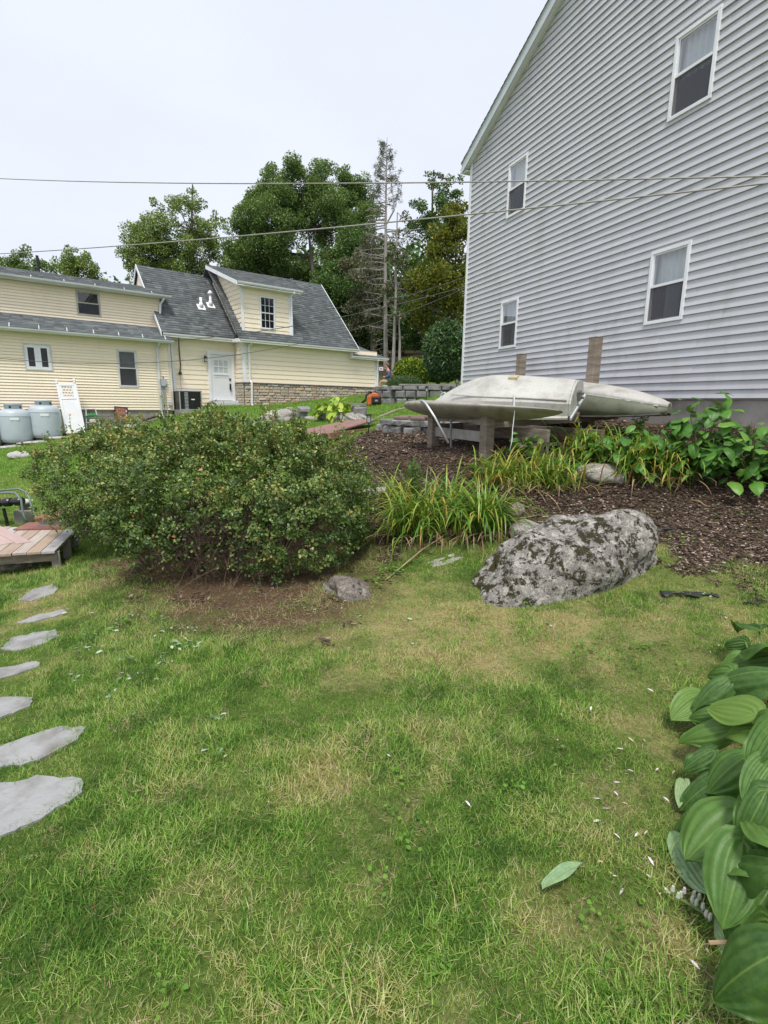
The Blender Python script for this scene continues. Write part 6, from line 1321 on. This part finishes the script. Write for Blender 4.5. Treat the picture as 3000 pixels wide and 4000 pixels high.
cable('lower dark cable reaching the corner of the grey house, steeper than the others', (-200, 1378, 13.5), (1900, 1085, 18), 1.15, .009, CABD)
cable('highest of the dark cables in front of the trees', (1290, 1205, 27), (1900, 1052, 19), .25, .014, CABD)
# ------------------------------------------------------------------ daylilies, vines and hostas
def strap_mesh(name, blades, r):
    """blades: (base, azimuth, length, elevation, bend, width, tint)"""
    V, F, T = [], [], []; n = 8
    for b0, az, L, el, bend, w, tt in blades:
        p = np.array(b0, float); a = el; o0 = len(V); d = np.array([math.cos(az), math.sin(az)]); s = np.array([-d[1], d[0], 0]); kink = r.random()*.5+.4 if r.random() < .35 else 9
        for i in range(n+1):
            f = i/n; ww = w*(.7+.9*f-1.5*f**3)*.5 if f < 1 else .0006
            ww = max(ww, .0006); V += [p-s*ww, p+s*ww]; T += [min(1, tt+.25*max(0, f-.7)/.3)]*2
            st = L/n; p = p+np.array([d[0]*math.cos(a)*st, d[1]*math.cos(a)*st, math.sin(a)*st]); a -= bend/n*(.4+1.3*f)+(1.3 if abs(f-kink) < .06 else 0); a = max(a, -1.5)
            g_ = gz(np.array([p[0]]), np.array([p[1]]))[0] if p[2] < 1.3 and i > 2 else -9
            if p[2] < g_+.01: p[2] = g_+.01
        F += [(o0+2*i, o0+2*i+1, o0+2*i+3, o0+2*i+2) for i in range(n)]
    return np.array(V), np.array(F), np.array(T)
LILY = leaf_mat('daylily_blade', [(0, (.035, .12, .015)), (.35, (.11, .26, .03)), (.6, (.25, .40, .055)), (.78, (.50, .48, .08)), (.9, (.56, .33, .09)), (1, (.38, .2, .09))], .3, .4, .4)
def daylily(label, px, n, L0, L1, spread, seed, yellow=.0, lean=(0, 0), wd=.017):
    r = np.random.default_rng(seed); c = G(*px); root = empty('daylily', tuple(c), 0, label, 'daylily', 'daylily clumps'); off = np.array(c); bl = []
    for k in range(n):
        q = np.array([c.x+r.normal(0, spread), c.y+r.normal(0, spread*.7)]); z = g1(*q)-.01; az = r.random()*6.283+0.0
        if lean != (0, 0) and r.random() < .6: az = math.atan2(lean[1], lean[0])+r.normal(0, .7)
        tt = float(np.clip(r.beta(2, 2.4)*.8+yellow*.8*r.random()**1.6, 0, 1)); bl.append(((q[0], q[1], z), az, L0+(L1-L0)*r.random(), 1.4-abs(r.normal(0, .3)), .9+2.3*r.random()**1.1, wd*(.7+.6*r.random()), tt))
    V, F, T = strap_mesh('blades', bl, r); o = link('blades', np_mesh('blades', V-off, F, dict(tint=T), True), LILY, root); o['kind'] = 'stuff'
    dead = [((c.x+r.normal(0, spread*1.2), c.y+r.normal(0, spread), c.z+.02), r.random()*6.283, .25+.3*r.random(), .5*r.random(), 1.2, .011, .9+.1*r.random()) for _ in range(int(n*.28))]
    V, F, T = strap_mesh('dead', dead, r); V[:, 2] = np.maximum(V[:, 2], gz(V[:, 0], V[:, 1])+.006); o = link('dead_blades', np_mesh('dead_blades', V-off, F, dict(tint=T), True), mat('dead_blade', (.30, .19, .10), (.42, .30, .17), 12, .8), root); o['kind'] = 'stuff'
daylily('tall green daylily clump left of the boulder, the fullest one', (1880, 2085), 280, 0.47, 0.84, .09, 1, .1)
daylily('daylily clump with long arching yellow blades at the far left of the row', (1640, 2090), 237, 0.45, 0.87, .14, 2, .4, (-1, -.3))
daylily('low daylily tuft between the two left clumps', (1740, 2010), 151, 0.40, 0.72, .12, 3, .3)
daylily('yellowing daylily clump in front of the timber rack post', (1960, 1900), 172, 0.40, 0.72, .16, 4, .5)
daylily('daylily clump left of the pale flat rock', (2150, 1900), 194, 0.40, 0.74, .17, 5, .55)
daylily('flattened daylily clump above the pale flat rock', (2310, 1800), 194, 0.45, 0.77, .2, 6, .6, (-1, -.6))
daylily('daylily clump right of the pale flat rock', (2480, 1860), 259, 0.45, 0.78, .17, 7, .6)
daylily('ragged yellow green daylily clump nearest to the broad leaved vines', (2620, 1870), 216, 0.43, 0.76, .16, 8, .6)
daylily('thin daylily tuft behind the left end of the row', (1560, 1990), 97, 0.40, 0.72, .1, 9, .4, (-1, -.2))
# dry stalks lying across the bed
for k, (p, q, lab) in enumerate((((1505, 2275), (1770, 2075), 'long dry tan stalk slanting down beside the left daylilies'), ((1870, 2075), (2120, 2018), 'dry stalk lying above the boulder'), ((2390, 1760), (2700, 1900), 'broken brown stalk across the right daylilies'), ((2690, 1960), (2760, 1985), 'short bare twig on the mulch'))):
    a, b_ = G(*p), G(*q); o = MB().tube([Vector((0, 0, .02)), (b_-a)*.5+Vector((0, 0, .05 if k != 2 else .25)), (b_-a)+Vector((0, 0, .02))], [.006, .007, .004], 5).build('dry_stalk', mat('dry_stalk', (.45, .33, .2), (.34, .23, .13), 8, .8), None); o.location = a; tag(o, lab, 'stalk', 'dry stalks')

def broad_leaf(seed, ribs=6, heart=.35, wid=.42, droop=.28, wav=.025, nr=16, nc=31, cup=.16, ribh=.021, curl=0.):
    """unit-length leaf along +x, ribs run from stalk to tip"""
    r = random.Random(seed); V, F = [], []; ph = r.random()*6; tw = r.gauss(0, .25)
    for i in range(nr):
        s = i/(nr-1); w = wid*(s**.48*(1-s)**.78)/.43 if 0 < s < 1 else .003
        for j in range(nc):
            q = 2*j/(nc-1)-1; x = s-heart*.45*abs(q)**1.5*(1-s)**2; y = w*q*(1-curl*.25*abs(q))
            z = cup*abs(q)*w-droop*s**2.1+ribh*math.cos(q*ribs*math.pi)*min(1, w*4)*(1-.3*abs(q))+wav*abs(q)**2.5*math.sin(s*8+ph+(2 if q > 0 else 0))-(.9+curl)*(abs(q)*w)**2+tw*q*w*s
            V.append((x, y, z))
    for i in range(nr-1):
        for j in range(nc-1): F.append((i*nc+j, (i+1)*nc+j, (i+1)*nc+j+1, i*nc+j+1))
    me = bpy.data.meshes.new('leaf'); me.from_pydata(V, [], F); me.polygons.foreach_set('use_smooth', [True]*len(F)); return me
def big_leaf_mat(name, stops, rough=.42, trans=.18, vein=(.2, .3, .06)):
    m, n, b, out = new_mat(name); oi = N(n, 'ShaderNodeObjectInfo'); v = coords(n, 'Object')
    c = ramp(n, oi.outputs['Random'], stops); c = mix(n, ramp(n, noise(n, v, 7, 6, .6), [(.35, 0.), (.75, .45)]), c, tuple(x*1.5 for x in stops[len(stops)//2][1]))
    c = mix(n, ramp(n, noise(n, v, 22, 4, .6), [(.66, 0.), (.76, .6)]), c, (.16, .12, .03))
    sp = N(n, 'ShaderNodeSeparateXYZ'); n.links.new(v, sp.inputs[0]); ab = N(n, 'ShaderNodeMath', operation='ABSOLUTE'); n.links.new(sp.outputs[1], ab.inputs[0])
    c = mix(n, ramp(n, ab.outputs[0], [(0, .7), (.014, 0.)]), c, vein)
    n.links.new(c, b.inputs['Base Color']); b.inputs['Roughness'].default_value = rough; b.inputs['Specular IOR Level'].default_value = .4
    bump(n, b, noise(n, v, 30, 4), .15, .01)
    t = N(n, 'ShaderNodeBsdfTranslucent'); n.links.new(mix(n, .5, c, (.2, .3, .02)), t.inputs[0]); ms = N(n, 'ShaderNodeMixShader'); ms.inputs[0].default_value = trans
    n.links.new(b.outputs[0], ms.inputs[1]); n.links.new(t.outputs[0], ms.inputs[2]); n.links.new(ms.outputs[0], out.inputs[0]); return m
HOSTA = big_leaf_mat('hosta_leaf', [(0, (.04, .10, .022)), (.5, (.075, .165, .032)), (.85, (.11, .21, .04)), (1, (.18, .28, .05))], .46)
HOSTA_P = big_leaf_mat('hosta_leaf_pale', [(0, (.20, .33, .17)), (1, (.34, .44, .22))], .35)
HOSTA_Y = big_leaf_mat('hosta_leaf_golden', [(0, (.14, .26, .02)), (.5, (.28, .42, .03)), (1, (.48, .54, .06))])
VINE = big_leaf_mat('vine_leaf', [(0, (.035, .11, .02)), (.5, (.065, .19, .025)), (.85, (.11, .26, .035)), (1, (.16, .3, .05))], .4, .22, (.14, .28, .05))
HL = [broad_leaf(i, 6, .5, (.36, .40, .44, .38, .33, .42, .47, .37)[i], (.22, .38, .5, .3, .2, .5, .42, .4)[i], (.04, .06, .05, .09, .05, .07, .1, .06)[i], cup=(.3, .2, .4, .1, .5, .25, .15, .35)[i], curl=(0, .5, .9, .3, .1, 1.0, .6, .8)[i]) for i in range(8)]; [m_.materials.append(HOSTA) for m_ in HL]
HLP = [broad_leaf(20+i, 6, .2, .2, .1, .03, cup=.5) for i in range(2)]; [m_.materials.append(HOSTA_P) for m_ in HLP]
HLY = [broad_leaf(30+i, 3, .3, .32, .4, .03, 8, 9, .2, .01) for i in range(3)]; [m_.materials.append(HOSTA_Y) for m_ in HLY]
VL = [broad_leaf(40+i, 2, .9, .42, .22+.14*i, .05, 10, 11, .2, .012) for i in range(3)]; [m_.materials.append(VINE) for m_ in VL]
def place_leaf(me, base, tip, size, m, parent, roll=0, facing=None):
    """leaf from base toward tip, upper side turned to the sky and a little to `facing`"""
    x = (tip-base).normalized(); up = Vector((0, 0, 1)) if facing is None else (Vector((0, 0, 1))+facing).normalized(); y = up.cross(x).normalized(); z = x.cross(y)
    M_ = Matrix((x, y, z)).transposed().to_4x4() @ Matrix.Rotation(roll, 4, 'X')
    o = link('leaf', me, m, parent); o.matrix_basis = Matrix.Translation(base-parent.location) @ M_ @ Matrix.Scale(size, 4); return o
# foreground hosta; pixel pairs: stalk end and tip of each leaf, with the height of the stalk end
hc_ = G(3060, 3080); hosta = empty('hosta', tuple(hc_), 0, 'large ribbed green hosta at the right edge of the foreground', 'hosta')
def zz(x, y): return 2000+.678*x, 2500+.678*y
HLEAF = [((1390,420),(1130,395),.42,.23,0),((1500,570),(1255,560),.40,.26,1),((1355,670),(1190,800),.34,.23,0),((1215,800),(985,910),.22,.19,1),((1335,985),(1040,1205),.26,.20,2),((1215,940),(965,1120),.16,.14,3),
 ((1330,1165),(1265,1540),.32,.27,0),((1520,1280),(1275,1245),.38,.24,1),((1480,1440),(1370,1650),.26,.22,2),((1490,1640),(1395,1720),.3,.17,1),((1540,1800),(1310,1960),.33,.26,0),((1520,70),(1225,110),.42,.22,2),((1500,190),(1150,185),.46,.2,1),
 ((1260,170),(1088,165),.34,.14,3),((1245,230),(1045,315),.36,.18,0),((1160,425),(1005,435),.28,.12,1),((1255,500),(962,535),.30,.2,2),((1150,640),(1000,725),.24,.14,0),((1345,15),(1212,35),.36,.13,3),((1500,40),(1325,-5),.50,.16,1),
 ((1510,400),(1385,395),.52,.18,1),((1500,700),(1390,885),.46,.2,1),((1420,905),(1285,1010),.2,.2,2),((1105,335),(922,450),.22,.13,3),((1190,760),(1080,700),.2,.16,1),((1440,930),(1330,900),.3,.22,2),((1480,1020),(1340,1150),.34,.24,0),((1470,300),(1340,310),.44,.22,2),((1460,880),(1380,1060),.4,.2,3),
 ((1500,1150),(1400,1010),.42,.2,0),((1420,-60),(1300,-90),.4,.2,2),((1500,1900),(1420,2050),.2,.22,2),((1380,1330),(1290,1240),.3,.2,3),((1520,500),(1430,640),.55,.2,1)]
r = random.Random(7)
for k, (b_, t_, z, s, v_) in enumerate(HLEAF):
    base = atZ(*zz(*b_), z); tip = atZ(*zz(*t_), max(z-.30*s-.02, g1(base.x, base.y)+.04)); ln_ = (tip-base).length*1.06
    lf = place_leaf(HL[(v_+3*k) % 8], base, tip+Vector((0, 0, .12*s)), min(max(ln_, s*.85), s*1.55), HOSTA, hosta, r.gauss(0, .22), Vector((-.35, -.45, 0))); lf.scale = (lf.scale[0], lf.scale[1]*r.uniform(.9, 1.15), lf.scale[2]*r.uniform(.7, 1.3))
    q = Vector(hc_)+Vector((r.gauss(.06, .05), r.gauss(0, .05), 0)); MB().tube([q-hc_, (q*.55+base*.45)-hc_+Vector((0, 0, .06)), base-hc_], [.007, .006, .004], 6).build('leaf_stalk', mat('hosta_stalk', (.14, .22, .06), None, 8, .5), hosta)
for k in range(190):        # the rest of the mound, mostly out of frame to the right
    f = r.random(); cx, cy = 1.55+.75*f, 1.0+1.55*f; a = r.random()*6.283; q = math.sqrt(r.random()); bx_, by_ = cx+.55*q*math.cos(a), cy+.5*q*math.sin(a)
    if bx_-.16 < .70*by_+.30: continue
    base = Vector((bx_, by_, g1(bx_, by_)+.12+.36*(1-q*q)+r.gauss(0, .04))); tip = base+Vector((math.cos(a)*.2, math.sin(a)*.2, -.07)); place_leaf(HL[k % 8], base, tip, r.uniform(.18, .28), HOSTA, hosta, r.gauss(0, .2))
    rt = Vector((cx+.12*math.cos(a), cy+.12*math.sin(a), g1(cx, cy))); MB().tube([rt-hc_, (rt+base)/2-hc_+Vector((0, 0, .05)), base-hc_], [.007, .006, .004], 5).build('leaf_stalk', _mats['hosta_stalk'], hosta)
# leaves broken off and lying in the grass
for b_, t_, s, lab, v_ in (((1120,1510),(890,1165),.23,'pale torn hosta leaf lying against the hosta',0),((1400,2045),(1130,1685),.24,'pale hosta leaf with stalk lying in the lower right corner',1),((190,1490),(402,1340),.13,'single light green leaf lying alone on the lawn',1),((985,865),(950,1022),.10,'small pale hosta leaf tip at the edge of the clump',0)):
    a, c = G(*zz(*b_)), G(*zz(*t_)); a.z += .045; c.z += .06; fl = empty('fallen_leaf', tuple(a), 0, lab, 'leaf', 'single fallen leaves'); L_f = (c-a).length; o = place_leaf(HLP[v_], a, c, L_f*1.03, HOSTA_P, fl, r.gauss(0, .25), Vector((-.3, -.4, 0)))
    o.scale = (o.scale[0], o.scale[1]*(.8 if s < .15 else 1.05), o.scale[2])
a, c = G(*zz(1115, 1855)), G(*zz(1365, 1880)); o = MB().tube([Vector((0, 0, .07)), c-a+Vector((0, 0, .09))], [.006, .005], 6).build('flower_stalk', _mats['dry_stalk'], None); o.location = a; tag(o, 'dry flower stalk lying across the pale leaf in the lower right corner', 'stalk')
fs_ = empty('flower_spike', tuple(G(*zz(930, 1550))), 0, 'fallen hosta flower spike with pale petals beside the clump', 'flower spike'); a, c = G(*zz(930, 1550)), G(*zz(1130, 1690)); MB().tube([Vector((0, 0, .05)), c-a+Vector((0, 0, .06))], .004, 6).build('stem', _mats['hosta_stalk'], fs_)
for k in range(12): f = k/11; q = (c-a)*f+Vector((r.gauss(0, .012), r.gauss(0, .012), .06)); MB().lathe([(.002, 0), (.007, .012), (.004, .028)], 6, tuple(q)).build('bud', mat('bud_pale', (.42, .55, .32), (.6, .5, .52), 30, .6), fs_)
# golden hosta in the far bed
gc = atY(1318, 1632, 14.4); gc.z = g1(gc.x, gc.y); gh = empty('golden_hosta', tuple(gc), 0, 'bright yellow green hosta among rocks in the far bed', 'hosta')
for k in range(120):
    a = r.random()*6.283; z = r.uniform(.1, .62); rad = .58*math.sqrt(r.random()); base = gc+Vector((rad*math.cos(a), rad*math.sin(a)*.8, z*(1-.5*(rad/.6)**2))); tip = base+Vector((math.cos(a)*.2, math.sin(a)*.2, -.1 if r.random() < .75 else .18)); place_leaf(HLY[k % 3], base, tip, r.uniform(.14, .23), HOSTA_Y, gh, r.gauss(0, .3))
# broad leaved vines along the foundation
def vine(label, px, Y, n, w, h, seed):
    r = random.Random(seed); c = atY(px[0], px[1], Y); c.z = g1(c.x, c.y); root = empty('leafy_vine', tuple(c), 0, label, 'plant', 'broad leaved plants by the foundation')
    for k in range(n):
        a = r.random()*6.283; f = r.random(); z = h*f*(.55+.45*r.random()); rad = w*math.sqrt(r.random())*(1-.35*f); base = c+Vector((rad*math.cos(a), rad*math.sin(a)*.6, z+.03)); d = Vector((math.cos(a)*.7+r.gauss(-.2, .5), math.sin(a)*.5-.5+r.gauss(0, .5), r.gauss(-.25, .3)))
        place_leaf(VL[k % 3], base, base+d, r.uniform(.075, .17), VINE, root, r.gauss(0, .25))
    for k in range(12):
        a = r.random()*6.283; e = Vector((w*.8*r.random()*math.cos(a), w*.5*r.random()*math.sin(a), h*r.uniform(.5, .95))); MB().tube([Vector((0, 0, -.02)), e*.5+Vector((0, 0, .06)), e], [.006, .005, .003], 5).build('stem', mat('vine_stem', (.16, .19, .06), (.2, .13, .07), 8, .6), root)
vine('broad leaved vine reaching highest on the concrete foundation', (2740, 1760), 6.1, 190, .5, 1.0, 1)
vine('broad leaved vine spilling over the mulch at the right edge', (2950, 1830), 5.75, 210, .7, .75, 2)
vine('broad leaved plant under the tip of the canoe', (2540, 1770), 6.3, 150, .5, .62, 3)
vine('low broad leaved plant behind the right daylilies', (2350, 1740), 6.6, 80, .5, .42, 4)
vine('broad leaved vine past the right edge beside the foundation', (3120, 1800), 5.6, 50, .5, .5, 5)
vine('sprig of broad leaves in shade under the rack', (2050, 1720), 7.0, 24, .3, .3, 6)
vine('thin leafy sprig hanging below the dinghy', (2110, 1650), 6.7, 14, .2, .35, 7)
# feathery weed at the stern of the boats and another in the left daylilies
for lab, px, h, sd in (('feathery green weed below the canoe tip', (2480, 1760), .5, 1), ('tall feathery green weed among the left daylilies', (1610, 2010), .6, 2)):
    q = G(*px); w_ = empty('feathery_weed', tuple(q), 0, lab, 'weed', 'feathery weeds'); rr = np.random.default_rng(sd); P, D = [], []; mb = MB()
    for s_ in range(5):
        t_ = np.array([rr.normal(0, .06), rr.normal(0, .06), h*(.7+.3*rr.random())]); mb.tube([Vector((0, 0, -.02)), Vector(t_*.5), Vector(t_)], [.005, .004, .002], 5)
        for f in np.linspace(.15, 1, 60): P.append(t_*f+rr.normal(0, .01, 3)); D.append(unit(np.array([rr.normal(), rr.normal(), .6])))
    mb.build('stem', _mats['hosta_stalk'], w_); leaf_obj('leaflets', np.array(P), np.array(D), .05+.03*rr.random(len(P)), leaf_mat('weed_leaf', [(0, (.05, .13, .02)), (1, (.13, .26, .05))], .3), w_, rr, asp=.25)
# low weeds and clover in the lawn
WEED = leaf_mat('lawn_weed_leaf', [(0, (.07, .17, .025)), (.6, (.14, .30, .04)), (1, (.22, .38, .06))], .3)
rr = np.random.default_rng(13); P, D, U = [], [], []
for x, y, n, sp in ((2280,2560,30,.06),(2500,2560,40,.08),(1560,3060,12,.03),(1990,3090,14,.03),(1570,3200,12,.03),(2400,3700,22,.07),(2290,3620,10,.04),(1690,3830,8,.03),(660,3930,8,.03),(1480,2270,40,.07),(1530,2240,40,.07),(1380,2120,30,.08),(1500,2080,24,.08),(2050,2390,14,.05),(2700,2120,20,.12),(2850,2030,30,.15),(2560,2190,20,.07),(1620,3310,10,.04),(2200,3000,10,.04),(470,2440,20,.08),(690,2250,14,.05),(2650,2620,14,.05),(1480,3500,8,.03)):
    q = G(x, y)
    for k in range(n):
        a = rr.random()*6.283; w = np.array([q.x+rr.normal(0, sp), q.y+rr.normal(0, sp)]); P.append((w[0], w[1], g1(*w)+.02+.035*rr.random())); D.append((math.cos(a), math.sin(a), .25))
V, F, T = leaves_np(np.array(P), np.array(D), (.011+.013*rr.random(len(P)))*np.where(np.array(P)[:, 1] > 3, 1.6, 1.), rr, .75, True, None, .1, np.tile([0, 0, 1.], (len(P), 1))); tag(link('lawn_weeds', np_mesh('lawn_weeds', V, F, dict(tint=T)), WEED), 'small bright clover and broadleaf weeds in the lawn', 'weeds', kind='stuff')
# torn black landscape fabric
for k, (x, y, s, lab) in enumerate(((1510, 1790, .22, 'torn black fabric strip on the mulch left of the rack'), (1440, 1845, .2, 'crumpled black fabric scrap on the mulch near the hedge'), (2690, 2330, .2, 'crumpled black fabric scrap in the grass right of the boulder'), (2590, 2070, .28, 'long black edging strip lying right of the boulder'), (2960, 2360, .12, 'small black scrap at the right edge'))):
    q = G(x, y); rr_ = np.random.default_rng(k); V, F = [], []
    for i in range(13):
        for j in range(5): V.append((s*(i/6-1)+rr_.normal(0, .006), s*.28*(j/2-1)*(.6+.4*math.sin(i*.9+k))+rr_.normal(0, .006), .012+.015*abs(math.sin(i*.8+j))+rr_.normal(0, .006)))
    for i in range(12):
        for j in range(4): F.append((i*5+j, i*5+5+j, i*5+6+j, i*5+1+j))
    me = bpy.data.meshes.new('fabric'); me.from_pydata(V, [], F); o = link('fabric_scrap', me, mat('black_fabric', (.018, .018, .02), (.035, .035, .037), 12, .6), None, True); o.location = q; o.rotation_euler = (0, 0, rr_.random()*.8-.4); tag(o, lab, 'fabric scrap', 'black fabric scraps')
    s_ = o.modifiers.new('shell', 'SOLIDIFY'); s_.thickness = .003
